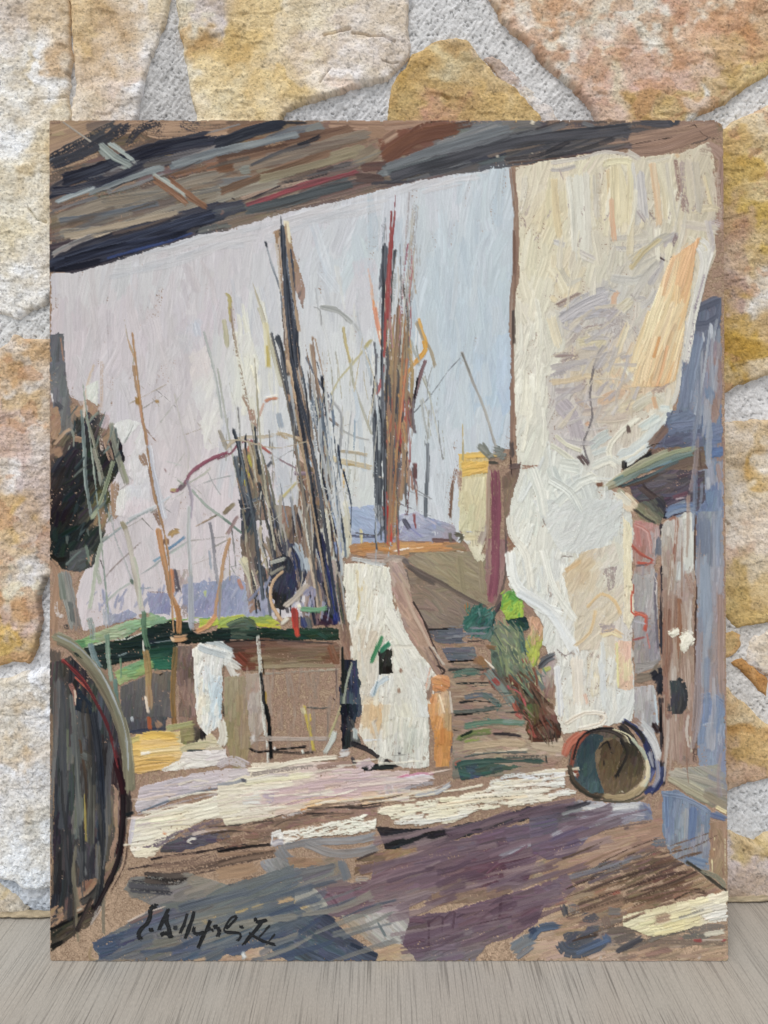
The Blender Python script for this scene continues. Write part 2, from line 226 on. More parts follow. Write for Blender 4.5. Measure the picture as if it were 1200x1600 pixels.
PAINT = """
@0,0,1
# ---------- sky
F 80,428 115,425 200,402 310,366 350,358 440,330 480,322 620,290 700,270 790,256 797,262 803,300 804,400 801,520 798,640 798,700 720,722 718,800 720,850 540,850 520,960 320,975 200,965 130,985 118,930 135,880 180,740 170,650 110,620 80,560;84 80 21;120,450:c9c6ca 100,520:c9bec4 200,420:c6c8cc 200,520:cbc3c9 250,600:cbc6cb 200,640:c9c4cb 330,400:c6c3c8 340,500:c6bfc6 420,380:c6c4ca 500,340:c5c7cf 560,330:c4c9d2 560,400:bccad2 500,450:c2cbd2 450,480:c9cbd0 550,480:c6c8ce 540,560:ccd3d4 620,330:c3cad2 700,300:bfc8d2 700,400:b4c5d0 780,300:b6c5d0 770,450:b3c5d0 700,520:b1c3d0 760,600:a8bfd2 700,620:b8c6d1 670,700:bdc9d2 640,760:bec8d1 700,700:bec8d2 540,700:ccd2d1 560,760:c8cfcc 500,620:cdd3d6 440,620:cbd0d4 400,560:d3d6d4 390,600:d8dad0 430,700:c3c4cc 360,640:cdcdcf 300,640:cfc8cb 260,700:cfc6c9 300,720:d0c6c9 200,760:d0c6ca 260,800:cfc4c8 350,770:cfc3c9 200,850:ccc1c6 280,860:cdc3c7 340,860:ccc3c8 160,920:cfc5ca 200,920:ccc4c9 250,900:cdc3c7 150,680:c9c6ca 400,850:cac2c8;j9 v.016 h.85 b.6 n1.5 r1.2
G 330,470 560,440 560,800 340,820;94 10;95 11 60;cfd3d2 bcc1ca c8ccd0 d6d8cd b6bcc6;o.55 h1.1
G 90,440 330,400 340,900 180,900;93 22;65 14 90;bfb8bd c8c0c3 b8b1b8 c2bfc2 c0b9bb;o.6 h1
G 560,330 800,280 795,700 560,760;92 8;95 14 70;adc0cc bac7ce a6b9c8 b4c3ca bcc7cf;o.55 h1
G 130,400 480,330 700,275 760,275 500,350 200,430;15 6;95 12 44;bcbfc5 c3c1c5 b6bbc3 c6c5c8;o.6 h1
G 360,500 420,500 440,640 380,640;97 6;90 8 16;dcdcc8 d8dad0 e0dfcd;o.8 h1.5
G 560,440 660,460 650,640 580,700;93 8;90 5 26;d8dcda c8ccd0 a8b0b8 e0e0d8;o.8 h1.2
M .955 1.0
# ---------- roof base
F 77,188 1130,190 1128,205 1060,222 985,232 860,250 795,262 700,275 620,290 540,312 480,325 440,335 350,362 310,368 200,403 115,427 78,425;16 80 16;100,210:9a7a5f 100,280:55483f 100,350:6e5c4e 100,410:2b2d3a 200,240:5b4a40 200,340:6a635a 200,380:30323e 300,320:67594c 300,350:3a3c46 400,240:6a4e3b 400,300:746654 500,230:725c4c 500,290:5a4a48 560,210:8a6a55 600,240:7d6a57 640,220:6a4234 640,260:55494a 700,230:5f5c5e 760,220:5f6164 760,250:45464d 860,220:46464a 950,210:4a4443 1000,222:6d5a4d 1060,210:86695a;j5 v.05 h.5
# ---------- lit building
F 806,262 860,250 940,240 1000,246 1060,240 1108,222 1118,330 1118,400 1100,440 1085,520 1062,600 1050,640 1040,668 1015,692 975,728 962,750 948,764 975,775 985,800 992,840 985,900 992,960 985,1000 991,1050 992,1105 985,1127 880,1147 866,1115 868,1080 862,1035 852,1010 838,1000 850,980 835,955 826,938 812,934 800,928 795,915 795,868 805,850 795,830 796,790 802,760 808,720 806,690 802,560 800,490 812,430 806,350;82 55 15;830,300:d3c8ad 870,330:d7c79d 905,340:d8d3bb 960,330:d6c8a3 1010,310:cbc3aa 1060,300:cabd9e 1100,300:bfb399 830,400:d6cfae 850,450:dfdabd 880,440:dbc69b 920,420:d1cbb2 1000,430:c6bfae 960,400:c8c2ad 1020,395:bfb7a6 1060,390:cabd9f 860,520:d0ccb8 890,500:bcb8ae 940,500:b5b1ae 950,460:bcb9b0 850,560:dbd9c5 830,620:dddbc7 830,690:d6d7c4 900,570:c9b79a 920,600:beb09c 960,590:c9b596 880,600:b3aeac 920,640:b9b0aa 880,680:bdb6b3 960,650:c8bba6 1000,600:d0b692 1020,640:cbc6b2 880,740:cfd6cb 850,800:d3d9cd 900,800:c2c9c3 950,830:c0c6c1 830,850:dadbcb 880,880:ccd1ca 970,870:cfcdb8 910,890:c9b793 920,940:ccbd9e 940,960:cbb894 860,930:cdd2cc 870,980:cfd4cb 900,1000:cdcfc6 970,960:c5c1bb 900,1060:cbcfc9 930,1050:d3c7a8 970,1090:cbd1cb 900,1110:d6d3c2;j14 v.02 h1.3 b.9 n1.25
# gap between sky and building
799,262 806,330 806,400 800,480 799,560 801,650 800,720;9;8a6c5a 75594c;h.2 b1.5
803,360 803,430;5;6a4d40
802,485 803,540;6;3f3a3a 4a3e38;h.4
799,690 800,715;8;453f40 54463f;h.6
# ---------- roof strokes
@60,170,4
80,330 250,240 400,160 560,85;95;282b35 383a3f;d.2
60,400 250,330 390,280;40;9a7b60 8a6c54;d.3
90,380 240,320;40;3b3334 6b5648;d.55
500,120 620,90 760,130 1200,120;120;8d6d55 9c7a60;d.1 b1.5
420,160 600,150 700,190;70;8f6e52 5b4638;d.35
650,110 760,90 720,170;90;2f2c30 4a3f3a;d.5
900,80 1000,120;90;35323a 4a4140;d.55
560,230 620,140 760,80;50;33333a 2b2b34;d.4
540,240 700,180;50;8b6a4e 7b5e48;d.5
160,440 400,380 640,300 850,240 1200,200;85;1d2030 2b2f3e;h.8
80,520 200,450 450,390 700,350 1000,290 1200,240;60;2a2d3a 4a4648
60,560 300,470 640,380;28;1f2433 2b2f3c
400,400 640,370 900,300 1200,240;60;4c4749 565458
850,215 1000,190 1200,160;22;8c6c53 9c7b60;d.45
110,585 220,530 350,480;26;74838a 8e999c;h1.3
310,530 480,465 640,405 780,360;34;6f7a7e 7d8586;h1.1
820,370 1000,320 1200,250;40;6e7980 5b656c;h1.1
100,640 300,560 450,530 760,440;46;4a3a37 8a6a55;d.45
760,440 950,410 1200,330;50;4a382f 6b4b38;d.25
850,420 1200,320;40;7a5641 5a4233;d.4
1050,370 1200,350;60;5e4231 7a5440
130,700 420,600 700,540 1000,450 1200,420;90;6c655b 7d7263;b1.3
400,590 760,540 1000,500 1200,470;70;61615d 776b5b;b1.4
130,700 300,680 520,640 760,590;36;5a6067 4f565f
560,640 740,590;12;4b4a4a
140,780 400,760 700,680 1050,570;60;857a69 757066;b1.3
900,570 1200,500;60;6c6456 8b7f6b
1050,590 1200,545;36;8a8270 716a5e
200,810 420,790 640,740 930,655;24;a39179 b7a489;h1
80,830 70,740;60;4a2f2e 6d5246;d.3
70,870 250,830;40;4a3f45 3a3138
90,920 220,850 360,795;46;8a8b8b 7a7370;h1.1
130,930 260,870 370,835;18;8a6b4f 6f5846;d.35
80,990 300,880 650,760 900,690 1200,610;100;2b2c38 363845;h.7
80,985 400,925 700,830 950,755;80;1f2333 2c3040;h.9
80,1000 180,1000 400,950;40;1b1e2c
900,720 1200,640;90;353a45 2b303c;h.8
430,935 620,880 830,815 960,780;16;2f4072 263460;h.7
980,720 1020,740 980,780;8;20242e
1000,770 1100,740 1200,720;36;4d5152 5d5f5c;d.1
1130,650 1165,645;26;a8664c 9b5f4a
80,85 150,75;30;6b5344;d.5
150,80 260,160 370,235;12;6b6058 8d8478;h.8
250,150 340,215;10;8e877b;h.8
385,225 430,290 520,350 600,360;60;8a958f 6f7b78;h1.5
460,215 560,290 610,350;24;8f9c99 a2aca5;h1.4
330,210 400,230;10;4f4640
720,440 830,520 940,600;36;7a533c 8a6044;h1.2
810,440 930,540 1060,625;46;6d4733 7e5740;h1.2
715,415 800,450 900,530;30;7c8985 8d948a;h1.4
900,530 925,560;14;8b8c84
@340,170,4
0,230 200,150 420,90;80;252a36 30343e;h.9
400,85 560,90;20;2c2d34
0,275 250,230 450,150 660,120;62;5d656d 4d545e;h1
560,150 660,110;70;5f6669 6b6d6a
0,330 300,260 470,230;60;5b4034 4a352c;h.8
700,100 1200,110;60;8c6b56 a07d66;b1.6 h.3
940,140 1150,160;80;9a765f 86664f;b1.6 h.3
420,210 560,170 860,120;50;4f382f 5f4436
300,240 420,210;20;8e6c52;d.3
60,340 300,290 560,230 860,130;56;6a4e3e 765a46;h.7
0,380 100,360;60;6b452e 5a3d2c
100,380 400,310 700,220 960,150;70;6b6258 7a6a5a;h.8 b1.3
300,300 600,240 900,190;40;6a5a50 75685b
140,390 200,380;60;6f736c
250,420 500,370 700,310 940,240;70;81765c 6f6553;h1 b1.3
860,330 940,290 1000,250;90;7d705c 6b5e4e;b1.2
560,380 800,300;40;5f5347 4d443f;d.2
620,400 760,360 850,340;30;3c3536 4b4040
420,460 560,440 700,400;16;3f393a 2f2d30;d.2
1030,250 1130,200 1200,150;120;6a3f31 5b3a30;h.6
1040,300 1200,240;70;6d4334 5a3a30
1000,230 1060,190;50;8b6a55;d.4
900,370 1100,350;60;5a3e38 4a3736
0,470 240,440;60;6e6d67 5f5f60;b1.2
0,560 200,500 420,450;70;7a776d 8a8474;b1.3
260,460 500,400;30;8a8369 7a7460
150,560 300,520 580,450;30;a08573 8a7262;d.15
0,600 180,570 400,480;12;3a3338
0,650 180,600;90;2c303d 383b47;h.7
180,605 330,560 520,480 700,440;34;8a3a41 6d3a40;h1.2
480,500 700,440 900,400;26;6f3b3f 5f3a3c
180,640 400,600 640,520 860,450;70;4d5457 3f4649;h1
640,500 860,460 1000,430;40;53494a 474446
860,430 1060,440;60;4b3b38 5b4a44
0,720 200,670 500,610 860,520 1060,470;22;5b5049 7a675b;d.25
0,740 90,735;24;5d605c
1010,410 1150,370 1200,340;46;6b7578 5a6266;h1.1
1050,440 1140,420 1200,425;34;766556 8a7563
960,470 1200,450;20;3b3a40
25,645 30,650;32;ab6e57 9b6450
90,560 110,570;14;3b3736
@600,170,4
0,110 200,90 300,100;60;93725e 86644f;b1.6 h.3
0,200 80,150;60;9a7a64 7d5d4c;b1.5
30,290 120,220 240,150 400,140;110;6a4031 5a382c;h.7
150,200 260,120 470,100;80;5e3a2e 73493a;d.2
420,120 560,90;50;5a3f34 4a3630;d.2
20,360 200,330 350,250;60;5a4038 6d4c3f
0,390 200,330 420,240 640,150 840,100;80;6b7174 60666a;h1 b1.2
340,240 560,160 740,100;60;6a6e72 757677;b1.2
740,110 920,90 1000,110;60;5a5a5e 66625e
1010,110 1200,90;70;6b564a 4a423f;d.35
120,420 330,350 600,270 860,200 1200,140;110;3c3f44 46464c;h.9
20,400 200,360 420,300;50;566064 4a5054;h1
500,330 760,260 900,220;60;2f333f 3b3d48;h.9
760,290 960,230 1200,190;80;3f4047 4a4746
760,330 1000,280 1200,220;40;4a4a50 57504c
850,190 1000,140;50;55585c 605f60
950,180 1200,110;22;776255 5c4d46;d.4
900,300 1200,230;22;6b5f57 8a7464;d.4
0,440 140,440 300,400;30;4b4744 655749
0,455 130,460;14;3f3f45
780,340 900,330 1200,295;9;54423b
915,85 935,85;34;c9bca0 e0d5b8;h1.6
725,258 745,258;16;d6ccb2;h1.4
700,298 716,298;18;c4baa4;h1.4
922,280 930,280;9;b9ad96
1115,100 1122,100;10;c9bba0
@860,170,4
0,100 300,80 560,80;80;5a4c44 7a6152;d.3
0,200 200,190 400,160 640,110 800,80;100;46454a 504a48;h.8
0,270 200,250 480,200;60;4b4a4f 5d5550
200,90 280,120;30;5b5d60
560,80 700,90 800,85;60;3f3f45 47464c
300,150 560,110 740,160;24;7a6252 5c4b43;d.45
300,220 480,200 700,150 900,110;30;6d574b 8a6c5b;d.25
740,80 800,75;60;3a3d46
500,200 760,160 1000,130;90;8a6c5b 94745f;b1.6 h.3
520,260 700,240 900,170 1060,120;90;8d6e5e 866756;b1.7 h.3
980,230 1080,300 1070,500 1080,780;70;8c6c5e 96786a;b1.7 h.3
490,230 560,215 760,180;5;2e2524
0,320 250,290 490,245;7;4a3a34
900,100 950,160 1000,180 1050,190;5;2b2120
840,120 900,100;4;3a2c28
990,180 960,200 880,220;8;4c4a4a 3a3536;d.2
980,60 1060,70 1075,110;30;6b4a34 8a6042;h1
1050,90 1060,110;14;a06a40
@0,0,1
G 82,330 350,270 560,215 600,235 440,320 330,345 85,400;16 4;90 7 34;4a403a 7a7062 54595e 3c3a3c 6b5444 5c4a3c 2e2f36;o.5 b1.2
G 82,250 360,195 520,195 560,215 350,262 82,330;18 5;80 7 20;262a34 3a3d46 6b6e72 8a6c54 4c4844 1f2430;o.8 b1.2
G 600,250 800,195 1000,195 990,225 800,250 620,285;15 3;90 8 24;3a3c42 5a5e64 77797c 4c4a4a 2c2d33 6b5a4e;o.8 b1.2
82,258 130,240 180,210 205,192;18;262b38 32343c;h1 b1.3 d.06
98,284 170,258 240,232 330,212;18;1d2030 2b2f3c;h1.1 b1.3
82,300 150,290 230,258;14;232738 3a3b44;h1 b1.3
335,226 400,205 450,192;17;242936 32363f;h1.1 b1.3
90,316 150,293;7;7f8d92 959fa2;h1.4
140,303 200,280 260,262;8;6f7a7e 7f888a;h1.2
270,258 330,240 470,210;11;5f686f 757d80;h1.2
82,414 150,392 250,362 340,335;20;232737 30374a;h1.1 b1.3
100,408 180,388 290,366;12;1b1f2e 2a3044;h1
180,400 260,379 302,364;4;2f4072 263460;h1
345,300 420,272 520,238;13;5a4232 6e5240;h.9
405,280 480,262 560,240;12;81765c 746a54;h1.1 b1.3
100,370 200,350 280,332;9;a08e76 8c7e6a;h1
600,248 650,215 720,200;22;67402f 5a382c;h.9
385,321 440,303 500,285 560,268;7;8a3a41 6d3a40;h1.3
390,328 480,305 555,287;12;474e52 3c4246;h1.1
610,278 700,252 820,222 990,200;18;36383e 44454c;h1.1 b1.3
605,262 680,235 800,200;14;666c70 5a6066;h1.1 b1.3
157,226 180,246 207,260;12;8a958f 6f7b78;h1.6
170,224 210,252;6;a2aca5 8f9c99;h1.6
241,275 270,300 294,319;8;6f4a36 84604a;h1.3
268,285 300,308 326,326;8;62402f 7a5640;h1.3
240,273 270,292 290,306;5;86908b 9a9f98;h1.5
@860,170,4
# lit building top details
0,340 200,310 340,270 480,290;26;c5bfb0 b3a9a0;h1
0,380 60,385 160,360;30;a9a3a0 bdb6a8
340,370 350,340 480,330 500,400 495,740;44;d5c59b d3ca9f;h1.4
400,350 440,500 440,740;70;d8cba2 d1c399;h1.5
370,470 385,700 395,840;38;d5a583 d7b48e;h1.3
360,380 365,540;24;d0b889 c6ad85;h1.1
180,420 190,700 200,960;90;dad9c8 d0cfbd;h1.6
110,450 130,700;40;d2cdb8 dcd7bf;h1.4
280,420 290,700;40;c9c2a6 bdb6a6;h1.2
290,400 310,700;26;b9ac94;d.5
510,340 530,500 540,740;22;c6c3b8 bdbab4;h1
560,400 570,600 580,720;50;b3b1ae c2c0b8;h1
560,640 560,750;40;857a78 b3ada6;d.5
620,640 650,700;30;8c7c76;d.5
630,320 660,520 680,740;46;d8b287 d6b68d;h1.4
650,330 720,500 740,720;70;d5c69f cfc6a6;h1.4
700,340 770,560 790,700;50;cdc3a4 c4bba4;h1.2
780,320 800,450 830,650;30;86685e 9a8076;d.15 h.5
790,520 800,580;40;8a6a5e a58e80;d.2
850,320 880,500 890,680;60;c4b99c bfb29c;h1.2 d.1
960,420 990,560 1000,620;22;d8c493 d0bd94;h1.2
940,260 1000,270;60;bfb39a 9d8977;d.3
1000,280 1020,400;26;d0c3a3;d.3
1030,400 1050,700;50;a38c7c bfb19a;d.4
920,440 960,580;40;a89d94 bcb09c;d.35
780,300 800,290;30;d4b085
600,330 700,310 760,290;40;cfc7ab bdb49f;d.1
480,270 560,320;40;c5bfae a89c92
880,640 1000,620 1070,640;50;c4b491 cdbf9f;d.15
1000,700 1060,720;60;a89a98 b3a59c;d.2
380,820 600,800 560,760;50;c9c1aa bbb4a8;h1
380,870 480,880 640,850;40;aaa6a2 c4beb0;d.1
820,720 940,740 1060,760;60;b9ada0 c8bda8;h1
490,950 620,860 760,780;46;b0aa9c bfb69c;h1.2
500,1000 560,900 680,840;34;bda878 c6b68c;h1.3
700,850 790,780;50;9c9698 b0aaa6
760,860 790,780;26;7d6c6c;d.3
520,1080 560,1000 700,920;60;bdb8a8 c4bda8;h1.2
620,1100 680,1000 720,920;40;a8a4a4 b5b0ab;h1
640,1040 700,940;24;7e6e6c 9f9692;d.4
680,930 740,960 760,920;14;5f5050 473a3a;h.8
380,1060 520,1080 620,1040;60;c4c2b2 b8b6ae
360,1120 440,1160;20;93989c;d.4
500,1170 560,1150;24;857876;d.4
520,1180 600,1200;40;ada8a2;d.2
60,1120 200,1060;30;bfbaa8
40,1230 120,1190 200,1150;40;86726a 9a8c86;d.2
100,1300 200,1200 380,1140;90;a7a5ab b5b3b4;h1.3
60,1300 300,1250 380,1180;60;b0adb2 9f9da2;h1.2
300,1290 420,1280 460,1320;40;86756e a9a2a0;d.3
390,1240 400,1170 430,1150;40;cf9f7c d0a787;h1.2
430,1260 500,1200;70;cabf9e cdc6ae;h1.3
560,1240 620,1200 660,1120;40;b5b1ac c6c2b6
0,1000 60,1080 100,1180;60;d9cca6 e0d6b4;h1.5
0,1180 40,1200;40;dbc89e
60,1000 120,1100;40;bdb6a0
20,830 90,860;40;c6c4bb b3b0ac
170,900 280,950;50;b1aaa4 c4beb0;d.3
# orange diagonal plank
F 760,920 890,840 940,800 905,900 880,1100 840,1320 820,1500 780,1700 700,1740 500,1740 600,1320 720,1000;72 240 30;780,940:e0b27e 880,900:dc9f70 850,1000:dfae7c 700,1150:e5d0a0 650,1300:e6cfa0 800,1200:e0ba82 850,1150:dca46e 730,1400:e2c795 600,1600:e6ca98 700,1650:dba774 760,1600:e2c797;j3 v.03 h1.7 b1.2 r.4
860,800 905,830;20;e3ddc8 dccfb0;h1.8
860,840 760,920;10;d7b68c
870,900 830,1080 790,1300;20;d9935c dc9e68;h1.6
640,1560 660,1480 680,1420;26;cf8b53 d5955c;h1.6
660,1250 610,1420 560,1560 520,1640;28;e6d4a6 ead8ae;h2
920,860 960,960 890,1300 840,1600;60;d5d3c6 c6c3bb;h1.6
940,820 1000,880 960,1040 900,1300;40;c9c9c4 d8d5c8;h1.5
980,700 1010,860 1000,900;40;aba3a2 bdb4aa;d.2
960,1040 900,1260 890,1400 830,1700;14;7f7280 9f939a;d.3
@860,480,4
820,60 850,200 800,480 760,620;34;d0cdbf c2bdb4;h1.4
860,160 830,420;14;7b6264;d.35
690,430 700,540;60;947c70 b5a596;d.4
640,540 760,440;40;a18a7c;d.5
540,480 640,420 680,450;50;cda27e c0a187;h1.2
520,120 560,200 490,300;34;837670 b5b0a8;d.35
440,140 480,180;40;bfbaaa
480,100 360,440;44;d9cba6 d3bb94;h1.4
520,220 400,480;34;c8ab8c d8c4a0;h1.3
440,340 520,460;30;d5d0b5 cfc39e;h1.3
620,30 540,250 500,420;36;e4cd9c dfc28d;h1.7
400,420 440,500 500,520;60;ccab87 d4b48e;h1.1
380,480 430,560 410,540;40;9f9b9f b5aca6;h1
300,600 420,540 500,560;70;cda987 c39f80;h1.2
420,640 520,600 600,560;60;cbbd9c c6b08b;h1.1
520,640 640,560 700,620;70;c9c2a6 cbc7b2;h1.2
640,560 660,640;30;cf9f76
280,700 400,700 500,680;60;b7a596 bfb09a;h1
300,780 360,740;40;8a7570 a8978c;d.4
180,300 330,290 240,420;90;bdb09a b3a796;d.1
180,220 330,200 260,270;60;c6ba94 c3b596;h1.1
130,220 200,140 330,120;30;8a7370 8f7f7c;d.35
330,120 450,80 380,200;50;8d7c78 a59b98;d.3
20,300 170,300 60,350;34;86746f 9c8f8a;d.3
280,360 320,430;44;857068 a08f82;d.4
200,40 320,20 420,60;80;a5a4ab afabb0;h1.2
80,100 200,150;60;b3afac a8a3a6
0,470 120,460 240,430 330,480;40;d0b891 c8b08a;h1.3
0,60 40,200 60,260;60;cfc6ab d8cba8;h1.2
0,380 160,350 250,340;40;a29c9c b0a9a4;h1
0,430 100,400;26;857570 b0a8a2;d.35
30,520 140,520 220,480;40;b0a49c a3999a
60,600 140,700 180,840;100;a89fa4 aca2a6;h1.2
160,580 240,640;40;bda690 a59a9a
200,660 320,640 380,620;50;a59690 b6a696
220,740 240,720;26;cb9c7c
30,800 100,860 200,900;26;c9c6a6 cfccb2;h1.4
0,860 60,900 170,980;34;bfc0ab cfceb8;h1.3
60,980 180,1000;80;c6cec4 ced3c6;h1.2
0,1000 60,1140;70;b8c2bc c6cfc5;h1.2
40,1200 200,1100 260,1240;120;c3cac5 cbd2c9;h1.3
250,880 300,830 370,790;70;b4bfbb bac5bf;h1.5
260,920 360,880;40;c9cfc6 b9c3bf;h1.6
400,1000 360,900 420,800 560,680;40;dcd9c2 e2dfc8;h2
440,960 560,880 640,800 700,680;110;ced7ce c0cccc;h2 b1.3
560,760 680,680;60;b8c9c4 c9d2c8;h1.8
680,640 740,640 700,720;50;bccbc6 ced3c6;h1.6
420,960 520,920 600,860;20;dedbc6;h2
260,1000 380,950 440,1010;60;cfd4c9 dedcc8;h2
230,1040 300,1090;50;d6dac9 dcdac6;h2
250,1070 400,1080;20;b2b9b8 cdd0c6;h1.5
480,740 490,790;24;5c4a44 4f403c;h.6
285,1110 330,1105;26;7b5240 6a4636
# hanging wire
320,260 290,320 260,420 245,560 262,680 230,780 205,860 240,980;16;6a6668 5b5659;h1.4
340,240 300,290 275,380;24;8d8888 9c948e;h1
190,920 240,990;20;4d3f40 5a4b4c;h1.3
170,930 215,990;18;66534f 4a3d3c;h1.2
# right shaded wall, blue grey
F 1070,-60 1065,0 1070,400 1075,800 1080,1320 900,1320 870,1000 820,900 620,880 720,720 720,660 790,640 820,400 880,140 905,0 1000,-40;84 200 34;980,20:50566a 960,150:5d6679 900,300:667087 1020,180:6c7485 860,480:6c7a92 930,560:76849c 1030,300:857a80 1040,450:8b7574 1030,620:8a746e 850,700:5f6c85 1000,740:5f7190 800,800:4f5567 900,820:525a70 1030,900:56698c 1000,1000:7f8694 1030,1050:8a8a92 1010,1180:5a6c90 1050,1250:6d7b96;j4 v.04 h.9 b1.1
1040,320 1050,480;50;8c7068 7d6a6c;b1.5 h.4 d.1
1000,540 1040,700;60;8f7468 866c63;b1.6 h.3 d.1
1010,800 1070,840 1040,980;50;8b6e62 80665c;b1.6 h.3 d.1
1040,980 1065,1100;30;8f7a76 8a7068;b1.5 h.4
890,20 1000,-30 1070,-60;60;474c5c 545a6c;h1
890,120 980,110 1060,60;60;474d5f 555a6a;h.8
880,150 840,420;60;5f687c 69748a;h1.2
930,180 870,440 840,640;70;66718a 76849b;h1.2
1000,100 960,400 900,690;18;9ea6b0 8b96a6;h1.5
1000,110 1010,210;24;b2b8c0 a0a8b4;h1.7
950,160 960,220;10;a8b0ba;h1.4
1030,150 1020,220;10;a8b0ba;h1.4
990,500 1000,580;60;62748f 6d7c94;h1
980,960 1000,1120;70;84899a 78808f;h1.1
920,1250 970,1320;70;4c6088 5e7096;h1.1
980,1060 990,1140;20;a0a5ae
# eave board
F 720,690 860,640 940,700 930,760 740,800;10 150 50;760,740:5c6983 900,700:66728b;h1.2
F 720,800 930,780 960,870 800,890 700,860;25 130 50;4c5265 930,830:585f75;h1
F 940,730 1075,720 1070,840 1000,860 950,800;15 90 40;5a6b8e 1050,750:66748f;h1
F 1000,870 1078,870 1078,930 1010,940;5 60 30;4f6691;h1.2
F 940,1160 1065,1140 1075,1320 930,1320;80 100 40;5a6c90 1040,1250:74829c;h1
F 620,880 960,870 980,1010 720,1030 560,1010;15 160 50;640,900:6a5447 900,900:5b4b44 880,960:6e5a4a 750,1000:665347;v.05 h.5
620,870 700,780 730,740;60;7a5e50 6f564a;b1.5 h.3
700,1020 860,960 960,980;70;6e594b 5c4c43;b1.3
460,960 470,1020 560,960 640,900;34;25262c 35322f;h.8
600,880 640,860 700,850;8;2b2828
F 480,1090 700,1010 960,1020 970,1200 900,1290 720,1320 690,1320 520,1200;20 130 34;560,1100:4a454c 700,1080:544c50 850,1080:463f46 930,1100:4d464c 650,1180:4d4448 800,1150:4a4450 700,1280:3a3842 880,1240:50505e 900,1180:4a4248;j14 v.07 h.9
560,1120 720,1250;50;4d403c 3d3436;h.9
420,1120 540,1100 680,1040;26;3c3432 4a3c36
760,1190 860,1160;26;6e4650 5a3d48;h1.2
780,1200 840,1190;12;8f8088;h1.3
770,1250 850,1210;30;6b7686 8a93a0;h1.4
730,1290 850,1260;34;5d6f8c 6c7c95;h1.3
780,1310 910,1280;18;7c8aa0;h1.3
940,1010 930,900;12;55443c
720,1280 715,1320;30;1f2230;h1
330,1140 420,1070 560,980 740,900;40;8e9076 a39f80;h1.8
400,1100 560,1020 740,950 920,890;60;57706c 6d8078;h1.8 b1.3
450,1050 600,980 760,910 920,880;30;93926f 7f8768;h1.8
440,1120 600,1060 700,1010 800,960;20;2f4044 46565a;h1.5
600,1020 760,960;16;46688a 6a8080;h1.6
340,1140 420,1110;26;7d775c 9a9478;h1.5
420,1140 460,1170;36;9c9c80 8c8c72;h1.6
480,1180 520,1210;40;a5a283 85846a;h1.6
@860,790,4
# under eave corbel
F 510,0 700,-60 720,0 690,110 640,120 560,80;-50 90 24;540,30:6d6a52 600,60:7c7a5e 650,90:6a6854 700,0:32323c 640,-20:4a4a44;j8 v.05 h1.2
520,20 600,80 660,110;16;3c3a36 4f4c40;h1
720,70 800,20 910,20;40;7083a0 8c96a4;h1.5
730,40 760,10 900,-10;30;4d6286 5d6f90;h1.4
440,-60 520,20;90;d8bf9e dcc6a4;h1.5
420,-80 500,0;50;cfcdbb d9d3ba;h1.4
# red-grey column
F 530,90 640,110 690,130 680,250 650,380 670,520 670,800 690,960 640,1010 530,1050 520,800 500,680 500,500 530,380 510,250;86 100 28;560,150:b0706a 600,180:a97a74 640,230:a39b98 560,280:9d6258 600,320:96837f 560,450:96918f 620,450:a19e9c 540,600:8f8a8c 640,600:a5a09e 560,700:9a9694 620,700:8b8a90 650,800:7d7a80 560,860:8c8482 640,900:85828a 560,950:8a817e;j5 v.04 h1.2
540,110 560,260;44;b06a62 a6766f;h1.3
590,130 600,260;30;b0837c 9d6e68;h1.2
500,240 560,300 640,340;20;b25444 a34a3e;h1.3
540,350 600,370 640,340;16;a8493e c05a48;h1.3
530,380 620,360;16;5c5658
680,200 670,320;44;5d6674 4a5262;h1
700,320 680,520;30;97705c 7f5d4e;h.8
515,490 508,600 500,680;20;b3473b a5503f;h1.5
500,690 560,670 600,700 585,790;26;bc4b3c a85248;h1.5
520,660 600,690;14;c2604c
600,800 620,900;16;a0625c;d.2
520,720 600,740;14;b3b2b4 9a98a0;h1.2
510,840 590,820;14;8c4a48
660,420 650,560 670,900;18;5a5560 74707a;h.8
640,430 660,480 650,560;14;b5aca8;d.3
530,1000 640,990 680,960;34;7d7876 8d8884;h1.2
540,1045 660,1000;18;a5a1a0 98938f;h1.4
530,1080 640,1060 690,990;60;6d6255 7d7060;h.9
F 525,1130 640,1120 660,1180 680,1420 530,1420 520,1200;88 120 30;560,1160:a3a09f 620,1200:a8a5a5 560,1300:9b9696 650,1300:8f9097;j4 v.04 h1.2
650,1180 670,1400;16;c6d4da a8bcc8;h1.4
690,380 700,500 690,700 700,930;24;24242b 34323a;h1
700,760 690,900;30;20242e 2d303a;h1
640,1080 700,1050 690,1200;80;23262e 2d2e36;h1
690,1200 700,1500 700,1760;36;2a2b33 3a3030;h1
690,110 700,190;30;2f2c33 4a4040
# door frame columns
F 690,150 740,80 900,50 905,400 890,560 900,1320 740,1320 700,1200 700,500;89 120 26;730,150:b3aea4 770,200:9d8a7e 830,150:bcbcb4 870,200:c9cdc4 830,350:bcc3be 770,350:8f766a 740,400:a1917f 730,500:8d7464 800,500:a69c9a 870,500:9a8276 760,600:8d7061 850,600:99857b 860,760:97806f 730,750:86604e 780,900:7d5d4e 860,950:96806f 730,1000:7a5a4c 860,1150:94796a 740,1200:835f52;j3 v.04 h1
700,170 740,100 790,300;30;c0beb4 aba69c;h1.5
740,90 790,90 760,400;24;8f5f4f 9a7360;h1
830,80 870,70 850,400;50;c2c4ba cdd2c8;h1.7
890,60 880,400;20;d3d7cc b5b0a8;h1.5
760,300 730,560;26;88705f b5a898;d.3 h1
820,350 800,480;50;bcc2be b0b5b4;h1.4
900,340 870,420;20;c9c9c0;d.2
850,420 900,560;50;8d6f62 9d8272;d.1
800,580 810,700 780,1000;34;7c4f38 8a614a;h1.1
